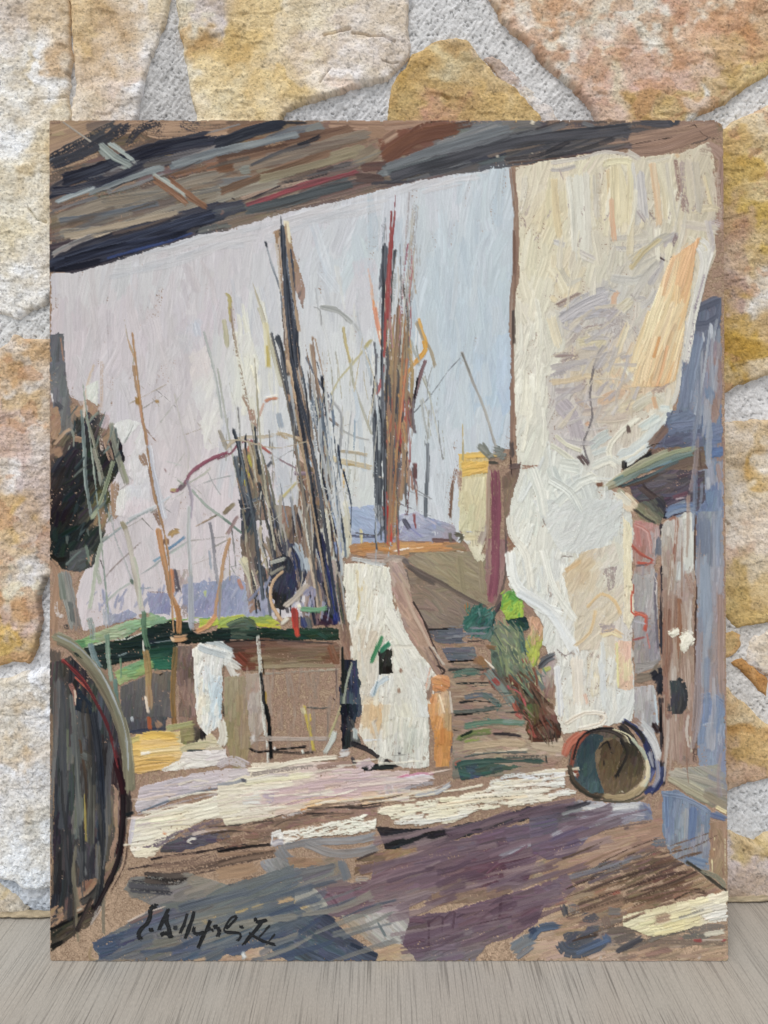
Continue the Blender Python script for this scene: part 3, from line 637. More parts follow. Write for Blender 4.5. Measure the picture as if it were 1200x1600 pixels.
730,640 720,900 740,1100;56;7d5747 8b6a56;h1 b1.4
770,760 790,1050;26;a08a78 8b6c5a;h1
830,600 870,900;50;a8988c 937c6e;d.2 h.8
840,950 860,1300;60;8c6f60 a08a7b;d.1 b1.5
760,1090 810,1110 830,1200 810,1290;60;33363a 3f4244;h1.3
750,1110 770,1290;26;3b3f42 4f5250;h1.2
735,800 790,770;30;dfdcc0 e8e4cc;h2.4
820,800 880,820 860,860;66;e4e0c6 ebe6d0;h2.6
810,860 820,910;20;dfdbc2;h2.3
905,60 900,300 915,520 905,760 905,1100 910,1330;16;3d2e2a 50392f;h.6
# far right pilaster
F 915,40 1070,30 1080,400 1085,800 1092,1320 920,1320 905,1000 920,560 905,400;88 180 34;960,200:5f6a7e 1040,150:848993 960,400:7d8898 1040,420:8b8a94 960,600:7f8998 1050,600:908286 980,800:7d8594 1060,800:917d76 960,1000:7a7c88 1050,1000:8f7a70 960,1200:86797a 1000,1280:6c7b98;j3 v.035 h.9
960,90 960,320;80;606b80 697488;h1.1
1030,60 1040,400;50;8089a0 8e929c;h1
960,360 970,600 970,900;70;7f8da0 7a8494;h1.1
1060,550 1070,1180;46;927a70 8c7269;b1.5 h.3
930,700 940,1180;40;8a7874 7c7880;b1.4 h.4 d.1
1000,1000 1000,1180;60;7f8494 8d7c7a;d.2
950,1230 1000,1220 1050,1260;110;66789a 7283a2;h1.1
@860,1100,4
F 930,0 1080,0 1090,140 1095,440 1100,520 1000,440 930,380 905,180;87 180 40;980,60:66789a 980,250:75849e 1060,250:7b879a 980,360:75839a 1060,420:77839a;j3 v.03 h1.1
950,130 1040,120;22;a8b4c4 8a98ae;h1.3 d.3
1050,180 1060,260;26;8c92a0;d.3
700,0 720,200 700,380;40;8f7264 7c5f52;h.7
F 700,60 840,60 910,200 920,370 830,380 720,300;88 150 30;740,150:86695c 800,200:a38a7c 840,130:8a6e60 880,250:8b6c5c 780,330:93796c;j4 v.05 h.8
730,20 830,20;50;474544 3a3a3c;h1
760,80 780,360;60;93786a a08678;h1 b1.3
860,60 860,330;60;8a6b5c 937568;b1.5 d.1
870,200 880,300;12;b5ad94;d.1
830,330 860,360;26;6d5f58;d.2
690,0 690,180;16;16181e 2a2628;h1
640,120 680,180;40;22181a 35282a;h1
700,180 705,300;12;1c1a1e 2b2526
910,0 900,380;26;4a3a34 6a5348;d.2
# pebble-grey plinth top
F 740,460 780,400 1040,375 1090,440 1105,500 1105,660 1000,640 860,570;-25 180 34;800,420:948c7c 760,480:a29c82 900,500:908d7e 1000,420:8e8c80 1000,520:827f74 900,560:8a8068 1050,600:837a6c 1060,480:7b8088;j8 v.04 h1.2
735,465 830,520 1000,610;36;a8a284 938c72;h1.5 b1.4
870,490 960,540;10;b8b294;h1.5
740,430 860,450 1090,520;40;8d877a 9a9484;h1.4
960,560 1100,640;50;7d7460 8a7c68;h1.2
1035,640 1110,685;26;e0cf98 d4bb80;h2
1020,680 1100,720;40;51617f 5d6a84;h1.3

# ---------- mountains, roof terrace, centre right
@600,790,4
F -60,120 60,60 200,40 330,90 450,130 460,210 300,240 -240,220 -260,120;-20 90 26;-200,60:8f9dba -200,170:8794b2 0,100:8890ab 80,150:8e93ad 200,100:a3a6bc 200,170:8c90ab 300,120:7f8bad 330,170:8f90a4 420,180:928d98 50,210:8a7e8a;j25 v.05 h1
-40,60 60,110 170,200;14;a9a4c0 8a8db0;h1.2
60,150 180,60 220,40;16;aaa6bb b0b2c4;h1.2
100,200 300,110 350,90;14;6f80b0 9093ae;h1
140,120 240,200;14;7c80ab;h1
230,60 330,120;12;9aa3c0 aca6b8;h1
40,150 90,200;12;c2c8cf
60,200 110,150 130,60;10;b9bfc9;h1.2
300,215 460,225;30;5b4140 6f5346;h.7
80,230 300,235;26;7b6056 8a6c5c
F -120,225 480,230 520,290 -120,300;3 140 20;-100,260:9a6c48 0,260:b0713f 150,270:c58a55 250,265:c2814a 400,260:a87248 480,270:7f6a52;j4 h1
60,275 180,270 250,262;12;e0bd94 cf9058;h1.8
-100,265 -20,275 60,280;18;b07040 c07c44;h1.4
200,280 300,262 430,268;14;c9844c bb7a48;h1.4
440,280 500,290;8;e0d6c0;h1.4
-120,300 200,300 480,300;22;7d6d58 6d604e
# ochre terrace wall
F 130,340 200,300 500,285 640,300 660,400 690,600 640,625 560,590 400,500;-25 130 30;200,330:857862 350,380:887c61 500,400:8a7d60 450,500:877b5f 600,450:867a61 620,350:827660 600,580:80725a;j12 v.03 h.7
470,320 500,560;40;857a5c 7e7358;b1.3
600,330 620,560;40;8a7c66 807257;b1.2
690,400 730,520 740,600 640,630;60;84695c 7a6154;h.6 d.1
# stair parapet shadow side
F 130,400 200,430 400,500 560,590 560,680 490,770 260,780 170,580;-30 120 40;200,470:746353 300,560:7a6a5a 400,600:7c6c5c 300,720:75665a 480,650:75675b 500,740:6c6054;j15 v.04 h.4 b1.4
140,370 300,450 420,520 560,600 650,640;26;4e4541 5c5048;h.9
150,375 220,430 330,490;34;5a4f49 4b433f;h.9 b1.4
130,400 150,470;30;655b56
510,610 540,700;36;935f35 87603d;h1
# red pillar and yellow block
F 640,210 760,210 780,-100 760,450 735,560 690,620 650,590 630,450 640,-180;88 120 30;700,-100:73404b 700,50:7b4350 680,150:7c4656 740,100:6c4a48 700,300:8a6a62 700,400:866460 660,550:80414e 700,480:8a6b66 700,560:83665e 740,500:846a60;j3 v.04 h.7 b1.3
690,-60 700,120 690,300;30;7e4257 73404e;h.9 b1.4
690,420 680,560;44;7e3c4c 854a55;h.9 b1.4
690,220 700,330 690,430;40;8a5f5d 946f66;d.2
760,-60 760,200 760,420 720,580 690,640;16;4a433f 5a4a44;h.7
780,-100 770,200;22;7c665c 6a5348
740,600 700,660 650,690;26;3a3439 4c4344;h.6
F 465,-320 650,-320 640,180 600,330 570,340 500,190 470,150;88 130 30;500,-280:d6a84e 520,-300:d9a850 600,-300:d0b06c 520,-200:c9bd8e 600,-200:cdc08b 480,-100:c9bd94 600,-60:c7b991 490,60:c9c18f 590,50:c7bf97 600,120:c3b997 580,200:c4ba95 600,300:cdc6a8;j4 v.03 h1.2
500,-310 640,-320;44;dfae4f d9a244;h1.6
505,-270 520,-250;30;e0a33c;h1.6
650,-310 740,-320;26;c5a55e b3935a;h1.3
650,-260 640,150;16;b1937f a5826f
480,180 540,240;30;d9d9cc d2d4ca;h1.8
470,150 560,160;22;c3c9cd b7bfc9;h1.3
560,250 600,340 620,290;46;cdc7a6 d4cdae;h1.5
640,120 600,240;50;918074 a3958a;h1
500,200 580,200;40;c2b383 cbbd90;h1.2
410,170 420,230;22;3f4241 5a564c;h1
440,180 490,190 470,230;30;4c4a3f 605c4a;h1
# tan bare border between pillar and building
F 740,-180 860,-280 840,-160 790,-20 770,60 780,-100 760,200 740,-100;85 80 26;800,-200:6b564a 800,-240:5e4a42 790,-60:73604f;v.05 h.4
790,-300 795,-190;12;2a2423
785,-240 850,-250;36;4c3f3f 5b4a46;h.7
860,-240 980,-240;30;8d6a59 9a7b6a;h.5 d.2
770,200 815,240 770,270;30;87604a
# pot on block
600,-380 640,-330 680,-290;56;5c6058 6f736a;h1.5 t.3
600,-370 650,-320;18;82857c;h1.4
690,-350 740,-330 720,-290;60;5a605c 6c716c;h1.6
650,-300 690,-330;14;7d8078
640,-270 720,-265;20;3f3e38 5c5545
# thin sticks on sky right
@600,480,4
F 700,180 790,160 790,640 740,680 700,500;86 150 30;a9c1da 730,300:adc3d7 740,450:b0c2d6 760,600:a4bcd6;v.015 h.6 b.6
485,280 560,480 620,620 700,880;18;8d8a86 a2a097;h1.3
485,285 540,420;10;5e605c 7c7b74;h1.2
475,320 400,400 300,540 250,600;7;5a5f66 6d7278
240,600 180,670;10;4a4d52
490,730 495,960 490,1040;10;b59a5a a08a60;h1
495,850 490,960;12;a0905c
230,580 250,700 280,830;18;a8adab 8f9694;h1.2
250,430 300,620 350,850;12;a3a898 b7bbb5;h1.2
240,440 290,560;10;9a9a8a
280,640 270,850;16;b9bcba 8b8d86;d.3
270,850 275,960 262,1200 262,1320;26;3c4148 6f757c;h1.3
262,1100 258,1320;24;5e666e 4a5058;h1.2
450,1010 420,1160 410,1320;24;84614c 6f4f40;d.35 h.8
430,1100 415,1320;16;4f3f3a 8f6a4e;d.3
470,1020 480,1150;34;8a6a5a 9c8070;d.4
# right trunk group (red)
@600,480,4
F 15,60 140,40 160,300 130,500 120,800 100,1200 60,1340 40,1340 0,1320 0,400;86 150 24;60,100:8a6a52 100,150:8f7a5c 60,300:867358 110,300:7b6f5c 60,450:7f7053 100,500:6a6254 60,650:8a5640 30,700:7d6450 60,850:8a6a4e 40,1000:6e5746 80,1000:4a4b52 70,1200:8a6b54 20,1200:5a4d48;j3 v.07 h1 b1.2
170,-100 150,50 150,400 130,640;30;6f757a 8f979a;h1 b1.5 d.15
60,-220 40,60 20,300;40;b8c0c4 8f9698;d.2 h1
150,180 200,310 220,370;22;9aa09a 868c88;h1.1
40,560 60,650 30,800 20,900;30;9a4a40 b0603f;h1.2
80,540 100,620 70,740;24;b9894a a86840;h1.2
110,560 90,800 50,1080;46;3c4048 53545a;h1.1 b1.4
20,350 10,700 10,1300;16;24262c 3c3c40;h1.1
0,-20 5,240;20;9e3c3a 8a3838;h1.2
5,1150 15,1330;26;c0322a a02c28;h1.4
-20,560 -30,900 -20,1340;30;40474f 2e3138;h1.1
-10,560 -10,900;10;9aa0a4;d.2
160,640 120,780 110,880;40;a8403e 8c3536;h1.4
150,680 140,800 120,850;24;b57848 a06a48;h1.2
260,330 220,450 180,620 160,760;26;5b4649 6e5356;h1.3
210,440 180,640;14;2e2a30;h1
100,870 140,960 140,1040;40;7a2e2c 4c3c3c;d.2 h1.2
130,900 110,1200;50;74584c c8c8cc;d.45
150,1150 140,1320;20;5a3c3c;d.3
200,90 240,190 290,270 320,380;22;a5906c 857862;h1.2
215,70 240,150 265,220;20;d39a48 c98a3c;h1.5
250,210 260,260 230,310 180,360;34;dd993a d48f34;h1.7
230,310 170,380 130,460;24;cb8a40 b78a58;h1.3 d.1
200,240 220,340;14;8b9088
110,1100 180,1130 300,1200;10;6c6f72 8a8e92;h1
130,1140 300,1200;10;9aa0a6;h1.2
30,1200 300,1310;12;6c6a74;d.3
# trunk tops above y 480
@340,170,4
1110,540 1100,720 1060,1000 1040,1330;22;6f3a40 a2403f;h1.2 t-.7
1090,740 1070,950 1050,1250;15;a0403e 8c3a3a;h1.3
1050,870 1040,1000 1020,1140;50;3f444e 565a62;h1 b1.4
1110,880 1090,1020 1070,1330;26;6d5a48 2f3238;h1
1030,720 1040,870;20;6f7880 9aa0a8;d.45
1050,680 1030,860;12;86909a;d.3
1020,1140 1010,1330;20;9a9ca4;d.3
1190,840 1160,1080 1150,1300;14;9a5a66 7a6a76;d.3
1240,600 1210,900 1180,1300;40;9a9ea4 a6a6a0;d.35
940,1000 960,1100 990,1330;16;d99a76 c98a64;d.2 h1.2
960,1130 990,1300;20;d98850 c8805c;d.15 h1.3
F 850,960 880,930 980,930 1000,1000 1000,1260 960,1200 870,1300;88 80 30;c0bfc8 930,1000:c1bcc5 900,1150:c1c2cb;v.015 h.7 o.4 r3
640,1000 760,1150;60;b9c6d3 c2cbd4;h.8 o.6
600,720 700,1050;60;bcc9d6 c6ced6;h.7 o.7
# main central trunk
395,670 400,720 430,830;12;5a5f66 3f444c;h1
420,700 435,800;20;dad0b0 c9bf9e;h1.4
350,780 400,760 440,740;30;8a6b4e 9a7a5e;h.6
F 350,780 440,730 470,860 500,960 550,1150 530,1260 490,1130 480,1330 420,1330 400,1000;84 120 26;380,810:8f6f54 440,800:93765a 480,950:8f6f56 520,1150:97786a 440,1200:4a4a4e 430,1280:866a52;v.05 h.5
400,850 430,1000 450,1330;50;2b2f3a 3f4550;h1.1 b1.3
450,880 470,1050 475,1330;26;2d323e 3a3f4a;h1
300,830 310,870;18;30343c;h1
310,870 340,980 390,1130 410,1320;14;8d949c 5d656e;h1
370,840 390,1000 400,1150;26;a8a4a6 b5a896;d.3
610,1120 630,1260;14;b3b8bc a5aaae
220,1090 250,1180 300,1330;18;b0a68c 8f8a70;h1.2 t-.6
50,1160 75,1180 85,1340;22;a89a56 93865a;h1.4
640,1240 740,1250 820,1330;26;8e9290 a9adaa;h1.2
@340,480,4
F 400,0 490,0 500,220 520,400 560,640 600,900 640,1300 520,1330 480,900 440,550 420,300;83 150 26;440,80:6a5a4e 470,60:333842 480,250:3a3f48 450,250:8c7058 470,400:a08468 500,560:9a7b62 520,680:846a54 550,800:6c5644 560,950:7d6450 540,1150:7a604c 600,1200:4a4444 620,1300:4a4648 480,700:3c4048;j3 v.07 h.9 b1.2
430,0 450,200 470,400 500,560;40;8c6f58 a08064;d.1 h1 b1.4
480,0 490,220 500,380 520,600;44;2f343f 474d55;h1.1 b1.4
430,330 470,420 490,540;24;c6ae8e b79a78;h1.3
470,560 530,590;60;c2a07e b08e6c;h1.2
370,180 400,260 420,400 450,560;30;3f454e 2c3038;h1.1
370,180 390,230;36;3a4048;h1.2
460,590 480,720 500,820;50;2c303b 454b55;h1.2 b1.4
520,370 550,520 560,640;16;3e4650 5a6068;h1
560,640 600,850 640,1100 700,1330;26;8a9298 b0b4b4;h1.2 b1.4
580,470 600,600 620,800 640,900;50;5a6878 9aa4ac;d.25 h1 b1.4
620,560 650,760 660,1000 700,1300;44;3a4658 2c303c;h1.1 b1.4
690,760 690,960;40;5a86b0 7aa0c4;d.2 h1.1
690,960 700,1060;50;6a90bc 5a7ca4;h1.1
700,1080 690,1200 720,1320;26;5a6f88 8a9aaa;h1
560,800 570,960 600,1000;50;8a6c56 4f4038;d.1
490,850 520,960 560,980;40;8c705c c8a890;h1
500,840 510,1000;14;9ab0be;h1.2
560,950 600,1000;20;a9bccc;h1.2
F 520,1000 620,1000 700,1330 500,1330;85 120 30;560,1080:7f634f 620,1100:4a4442 560,1250:8a6c56 660,1300:6b5344;v.08 h.8 b1.3
640,650 760,745;14;5a5252 7b706a;h1.2
650,620 700,600 660,700;40;6c6870 8c8080;d.3
630,680 700,700;26;8a6a58 4a4242;d.2
555,310 600,410 700,570;18;4c5260 6c7078;h1.3
710,570 760,640 775,700 760,900 700,1080;22;8c9094 b4b6b6;h1.4
710,550 760,450 830,370 970,200;16;a89f70 b6ac78;h1.4
910,260 960,200;16;a89a5c;h1.3
785,120 800,230 830,350;20;9a8654 b6a468;h1.3
830,350 850,480 900,620 965,800;18;9a9a84 a8a8a0;h1.3
640,0 760,30 850,110;26;8e9290 a0a4a2;h1.3
850,100 880,150;30;9ea2a2 aeb2b4;h1.2
880,150 960,450;20;b2bac2 a4b0b8;d.15
600,0 640,20 650,120;14;9a9c9e
260,0 300,130 350,300 400,500;26;a39d7c b5b3a0;h1.3
300,100 320,400;40;b9ad7c cdc8a4;h1.3
310,240 320,380;20;bda752 b09a4e;h1.4
80,0 100,150 150,430 200,640;18;85705a 9a8a7c;d.15 h1.1
160,550 200,640 210,720;26;8e7460 9d8778;d.2
210,640 240,800;40;a3786a 8f7260;d.25 h1
40,80 60,240;30;a3a282 8f9070;h1.2
F 130,190 200,150 260,350 250,560 200,560;86 140 30;d5d6c6 200,350:dcdcc8 220,480:d9d8cc 150,250:d3d4cc;v.015 h1.3
210,360 260,540;20;e0dcc0;h1.6
300,590 330,575 390,570;24;b06a50 bf7a5c;h1.4
295,565 380,550;12;e6e0d2;h1.8
290,600 260,690;16;c09a88;h1.2
0,380 50,680 90,900 130,1100;16;9ba094 b3b5ae;h1.2
10,780 50,880;20;6e6658 8b867a;h1
50,890 110,830 200,810 300,810 400,790 560,840;22;b5a284 9c8c72;h1.5
0,950 90,910 130,850 200,835;16;84404f 6f3c48;h1.5
200,835 260,860 340,920;22;7c3a3e 9c5048;h1.4
340,920 420,970 500,1010;12;8f7a80 7c6a72;h1.2
205,860 180,940;26;c8684a b65c3e;h1.5
500,820 560,840 550,880;30;b69a7c a8886a;h1.2
380,780 450,820;40;a99472;d.2
230,850 260,1000 300,1150 360,1330;36;7a7058 8f8468;h1 b1.4
260,860 330,1100 380,1330;16;565a4e 6c6f60;h1
F 100,950 200,900 260,1000 320,1330 180,1330 140,1200;84 130 26;140,1050:4f5a64 190,1000:8d744e 230,1100:8c6c54 160,1200:3c444c 190,1300:363c46 280,1250:7d6a54;v.07 h.9 b1.2
150,920 180,980;40;dad6cc d0c8bc;h1.6 d.1
190,1010 180,1120;34;b3a228 9c8c34;h1.4
190,920 210,1000;26;a8a03c c0b460;h1.3
110,930 140,1100 160,1200 200,1340;30;3f4852 5a646c;h1.1 b1.3
150,1200 200,1330;50;2c3038 3c4048;h1.1
150,1260 200,1220 300,1180;22;3c4450 6a7480;h1.2
310,1000 340,960;22;4c5058;h1.3
350,1000 360,1150;30;9a8488 c2b6bc;d.3
330,650 380,1100 400,1200;50;a8b2bc bcc2c8;d.1 h1 o.8
380,660 400,760;36;8a97a6 9caab4;h1.1
400,1000 480,1200;70;b4bac2 a8aeb8;h1 o.7
380,1220 500,1090;18;c0b060 a89c70;h1.4
0,1290 100,1370 200,1450;18;6a8070 5a6c66;h1.2
40,1290 110,1220;30;6c6454 7f7258;h1.2
60,1420 130,1300;26;8c706c 7a6060;h1.2
780,770 860,810 950,830;14;8c9090 a4a4a0;h1.2
770,900 860,910 940,925;22;a89a80 b8aa88;h1.3
680,930 760,960 860,980 970,1005;34;b7a480 c6b68c;h1.3
800,980 860,990;14;9a8252
790,1010 790,1150;18;cfa058 c9ac84;d.2 h1.2
830,1010 800,1200;18;9aa09a a9a890;d.2
860,700 850,900;14;6c8498 8a9eae;h1.1 d.2
850,510 880,640 860,720;30;aab8c4 b4c0c8;d.1
480,1040 600,1040;30;6c5c66 8a7480;h1
970,1050 1050,1070;16;b3aca4 c0b49c;h1.3
980,640 990,800 985,1000 1000,1320;26;4a525c 343840;h1.1 d.05
1010,580 1010,900;14;9aa4a8;d.1
1040,360 1020,480 990,550;22;a04848 964040;h1.3
980,0 1010,160 1040,280;28;d0785c dc9470;h1.4
1010,150 1040,290;14;ecd0b0;h1.6
1090,310 1085,330;26;cfc0b8 d8c8c0;h1.6
1040,0 1050,220;26;a83c3a 903438;h1.3
790,1330 800,1200;40;c9c6b4 d5d2c0;h1.2 d.1
F 700,1290 740,1320 960,1260 1000,1330 1100,1500 740,1500;-30 90 40;8fa0c2 900,1300:8fa3c6 780,1400:98a6c2 960,1400:8592b4;v.03 h1
@340,790,4
# lower part of centre trunks and mountains left
F 20,480 100,430 180,480 230,520 320,510 360,650 320,700 20,690;75 90 30;60,560:7d86a6 120,600:838cab 180,640:8f96b0 280,560:8c91aa 300,640:8a8ea8;j12 v.04 h1
30,520 110,660;40;6f7ba2 8088a8;h1
F 230,380 330,400 340,500 240,500;70 60 26;84695a 300,420:8c6e58;v.05 h.5
F 140,0 230,0 250,350 270,640 200,670 150,300;84 130 26;180,100:39404a 200,200:5f5448 200,350:6b5a50 220,500:8c7c74 240,620:8c6a58 180,50:2c323c;v.06 h.9 b1.2
150,330 210,450 230,560;50;a8a488 bcb69a;d.1 h1.3
160,320 180,360;40;cdc59a c4ba94;h1.3
130,460 160,530;26;bb7c66 a86a56;h1.3
220,480 260,640;30;6a5548 8d929a;d.1
F 330,0 400,0 420,200 440,330 330,330 320,250;84 100 26;360,50:8c8474 380,150:7e7262 400,250:5c5450 350,280:52545a;v.06 h.9 b1.2
F 400,0 680,0 700,260 740,520 750,740 520,760 560,500 500,300 420,240;82 140 26;430,80:7d6552 500,60:6b5344 560,60:7a6450 620,60:4a4648 540,180:8a7058 600,250:76604e 640,250:3e3e48 500,180:5c4a40 580,420:9a8672 640,420:3a3d4a 700,600:23284a 700,500:2c3048 600,620:a08a7c 620,560:8a7466 540,300:8a949c 660,700:3a2a38 600,700:6a5650;j3 v.07 h1 b1.2
470,0 480,180;16;2a2b30 4c4440;h1
520,30 560,180 580,260;34;8a9088 a5a898;h1.2 b1.4
500,0 540,120;16;9aa2a0;h1.2
F 640,0 700,0 730,200 740,340 720,420 690,300;84 100 20;b2b09c 680,100:c2c0aa 700,250:bcb79c;v.04 h1.3
700,60 740,340;18;a0a08a 7e8078;h1.1
650,140 700,260 730,420;30;c5c4b6 a8a8a0;h1.3
560,260 600,420 640,660;36;ab957e b8a58c;d.15 h1.2
600,280 640,500;26;34384a 24283c;h1
630,180 680,340 720,520 750,720;56;1c2246 262c58;h1.4 b1.5
650,280 700,420;50;2a3040 20243a;h1.3
700,500 740,740;36;232a66 1a2050;h1.5
640,700 700,740;60;3a2430 2c2438;h1.1
F 330,250 420,230 480,240 530,300 560,420 500,600 430,640 350,600 320,480;84 120 34;360,300:4a4850 360,430:2e3036 420,350:34353c 440,450:2c3044 500,350:2b3554 480,500:3a3436 400,600:2f2d2e;j4 v.05 h1.1 b1.3
480,300 500,480;40;242e52 2c3a6a;h1.3
490,240 540,330 550,430;60;7c8a96 98a6b0;h1.4 b1.3
330,360 430,340;34;7c8078 9ca098;h1.6
330,420 420,370;36;6c6a60 8c8674;h1.6
330,480 420,400;20;d0cabc;h1.3 d.3
410,410 350,470 330,560 350,640 410,730;22;b3895c c8a078;h1.8
400,740 440,700;30;bdb5a0 cfc8b4;h1.8
420,630 480,580 560,500;46;9c9184 b6a898;h1.9
510,560 570,490;30;c9a88c b89070;h1.7
540,560 600,520 580,650;40;7c7c98 8a86a0;h1.2
510,620 515,625;30;ddd8b8;h2
520,680 570,680;18;9a98a4
470,640 490,700 480,820;44;6c2c2c b03a2c;h1.6
480,690 500,820;40;c83a2a b83028;h1.8
530,690 540,760;40;343a58 2c3048;h1.3
560,700 580,790;44;55585a 484e50;h1.2
520,640 620,660 690,640;34;3f6e50 5c8464;h1.7
690,640 720,700;40;28301c 242a2c;h1.1
# ochre marks, sky fragments right of trunk
740,180 1000,190;30;51566c 464a5e;h1 d.1
740,210 760,300;50;7080ae 6a7aa8;h1.2
F 740,20 980,0 1000,180 740,190;-30 90 36;8fa0c2 880,100:8ea2c4 800,150:98a6c0;v.03 h1
790,0 810,200 800,340;60;c6bd9c b9b8a2;h1.4 b1.4
800,200 800,330;30;ccd2c4 d4d6c0;h1.5
895,150 905,280;20;c6b97c d8cc94;h1.5
860,170 1000,190;10;53545c;d.2
990,0 1040,120 1030,180;50;5a626c 84888c;h1.2 b1.3
1000,190 1060,110 1120,60;16;4c5058;h1
1050,0 1070,140 1075,200;50;a62a26 c03428;h1.5
1070,180 1070,250;44;c8352a b42e28;h1.7
1100,160 1200,60;24;b6bccc 8c90ac;h1.2
1160,80 1200,150;30;3c3c48 5a5a6c;h1
# roof of far wall
F 820,250 900,230 1200,230 1200,300 1180,340 1060,330 900,320 830,300;5 110 26;880,270:a06e46 950,260:b5763e 1050,270:a8713f 1150,270:c18652 1000,310:8b7664 1120,320:6d5a4e;j5 v.05 h1.1
900,275 1000,265 1100,285;26;b06f3a c27f42;h1.5
1100,285 1200,265;12;e8dccc;h1.8
840,330 940,350 1060,380;30;9aa09e b0b2b0;h1.6
930,310 1060,320 1150,330;36;937b70 a08678;h1.4
960,340 1080,350;20;b4a298
1080,350 1150,330 1200,370;36;6c6260 5a5250;h1
720,340 760,500 770,640;50;8f7a72 9c8c84;d.05 h.8
F 730,350 800,350 790,700 840,740 830,960 780,960 760,640;88 110 24;770,420:8e8478 770,550:4c5648 785,700:3c4a3a 800,780:7a6050 800,900:805f4c 780,600:343f38;v.06 h.8
# central white buttress
F 800,365 880,360 1060,380 1080,440 1080,560 1110,640 1150,760 1200,830 1200,1320 900,1320 880,1200 860,1050 840,900 830,740 790,700 800,640 800,520 780,480;82 100 34;830,450:dedcc8 900,420:d9d4bc 1000,440:dbdac6 1040,520:dad9c9 900,600:d9d1b4 850,620:d5d4c4 950,600:dddbca 1040,650:dadacb 880,720:d8d6c6 1000,720:cfc9b8 1100,700:dad9c8 880,850:cdc4ae 960,820:c4b8a0 1020,780:dad8c8 880,1000:cfcaba 940,950:c9bfa8 1100,800:d9d8c7 1150,880:d8d8c9 1120,1000:d0cdbd 1150,1100:cfd0c6 1000,1100:c4cacb 900,1100:ccc9bc 1180,1200:d3d3c8 1050,1200:d4d2c4 960,1260:d2b48a 900,1280:d4cfb8;j8 v.025 h1.5 b1.1
870,400 890,620 870,720;20;cdbb8c d8cba4;h1.3
910,470 880,650;14;c9b27c;h1.2
930,390 960,600;50;dcdac6 e0decc;h1.8
1000,400 1040,560;50;d8d8c6 d0d0c2;h1.8
850,620 830,700 830,740;40;dddccc e3e1d0;h2
830,740 840,960;16;e2e0d0;h1.8
F 880,770 1000,780 1010,830 980,900 1000,1060 940,1200 880,1100 870,900;84 110 30;c9bfab 920,850:cdc0a8 960,900:c2b299 980,1000:c8c2b0;v.03 h1.1
1060,700 1130,820 1200,920;60;dcdbcb e2e0cf;h2 b1.2
1090,900 1110,960 1100,1060;70;beb4a2 cbc5b4;h1
1020,820 990,900 960,980;26;1f6b3c 3a7c50;h1.7
1070,860 1020,910;34;2f7c58 226048;h1.7
1000,880 960,980;16;46805a;h1.3
F 1000,910 1090,880 1085,1040 1010,1050;85 70 34;3a3632 1020,920:33393a 1060,1000:2c2826;v.06 h.9
1060,1080 1000,1120 960,1200;40;aabac2 c6ced0;h1.6
1000,1100 980,1200;14;6f8794;h1.3
1145,1030 1150,1040;26;8a6a58;d.2
1130,1150 1130,1170;26;8f7360;d.3
# gap
F 780,960 830,960 870,960 890,1100 900,1320 770,1320 760,1180;88 110 24;800,1000:1f2430 790,1100:23262e 850,1040:343c50 870,1200:3a4258 800,1250:4a5450 850,1150:262c40;j4 v.08 h1.1
840,980 800,1140 780,1320;16;8a927e 6c766a;h1.3
780,880 785,1180;20;1e2426 2c3028;h1
# green hedge centre
F 0,740 180,700 250,760 400,770 760,760 760,840 300,840 0,830;2 140 26;40,790:22342e 150,740:4a5a4c 250,800:1c2e28 500,800:1e332b 700,800:22362c 600,780:263c2c;v.06 h1.1
20,720 180,700;50;8a9a3c a8ae38;h1.6
F 0,700 340,690 400,740 260,760 190,700 60,760 0,770;2 90 20;60,720:98a83c 200,700:7c9a48 300,700:6c8a4c 350,740:b0b030 260,740:8a9c3c;v.06 h1.4
240,740 400,760;20;c4c020 b0ac34;h1.8
60,750 160,710 240,740;36;5a6c58 3c4c40;h1.4
190,700 250,760;20;46543c
# brown roof of shed
F 0,840 300,830 740,850 760,880 760,990 620,1000 300,1030 160,1030 100,960 0,900;2 160 30;100,880:4a3832 300,880:5c4034 500,880:5f473a 700,880:6a5044 150,960:5c2c20 400,940:694f3c 600,950:6e5a44 720,940:6c4430 300,1000:7a6a4c 500,1000:74644c;j3 v.05 h.9 b1.1
0,855 300,840 720,860;12;2a2626 433836;h.9
300,870 500,880 700,870;20;8a6c5c 6b4b3c
120,930 180,990;50;5a2a1e 6b3226;h1
700,870 740,980;44;6b3f2c 75503c;d.1
240,1010 500,1000 740,1000;24;7c6e54 88785c;h1
40,870 0,860;40;6a6664 9a9690
# white wall left of shed
0,900 60,930 100,960;50;a4b0b4 c6ccca;h1.9
0,960 80,980 150,1020;50;bfc4c0 cfcfc4;h1.8
60,960 100,1060 140,1050;40;c8c6bc b7b0a4;h1.2
F 40,1070 160,1060 180,1100 190,1320 210,1500 170,1650 100,1640 60,1500 40,1300;88 120 30;100,1100:8f8468 150,1120:907c62 80,1250:867c5c 140,1250:8c7658 80,1400:80744e 140,1400:8c765c 100,1550:857752 150,1600:8a7654;j3 v.04 h1 b1.1
# shed front (bare board with light scumble)
F 170,1050 270,1040 290,1320 290,1400 210,1500 190,1300;88 110 26;220,1080:9c8c7c 230,1200:a39890 240,1350:a09284 200,1150:94786a;v.04 h.7
290,1050 560,1035 760,1020;14;8e8474 9a907c;d.2
300,1060 330,1320;40;827468 97806e;h.6 o.7
440,1040 460,1200;40;7f7870 8a7a6c;h.6 o.6 d.1
550,1030 580,1150;26;807466 8a7666;o.6 d.1
600,1050 620,1250;36;857868 917562;o.6 d.1
740,1010 745,1200;10;5c4a44;h.6
725,1205 735,1215;10;1f1a1c
# white pole
250,810 260,900 270,1030 280,1180 290,1320 300,1450;26;c9c9bc b4b6aa;h2 d.05
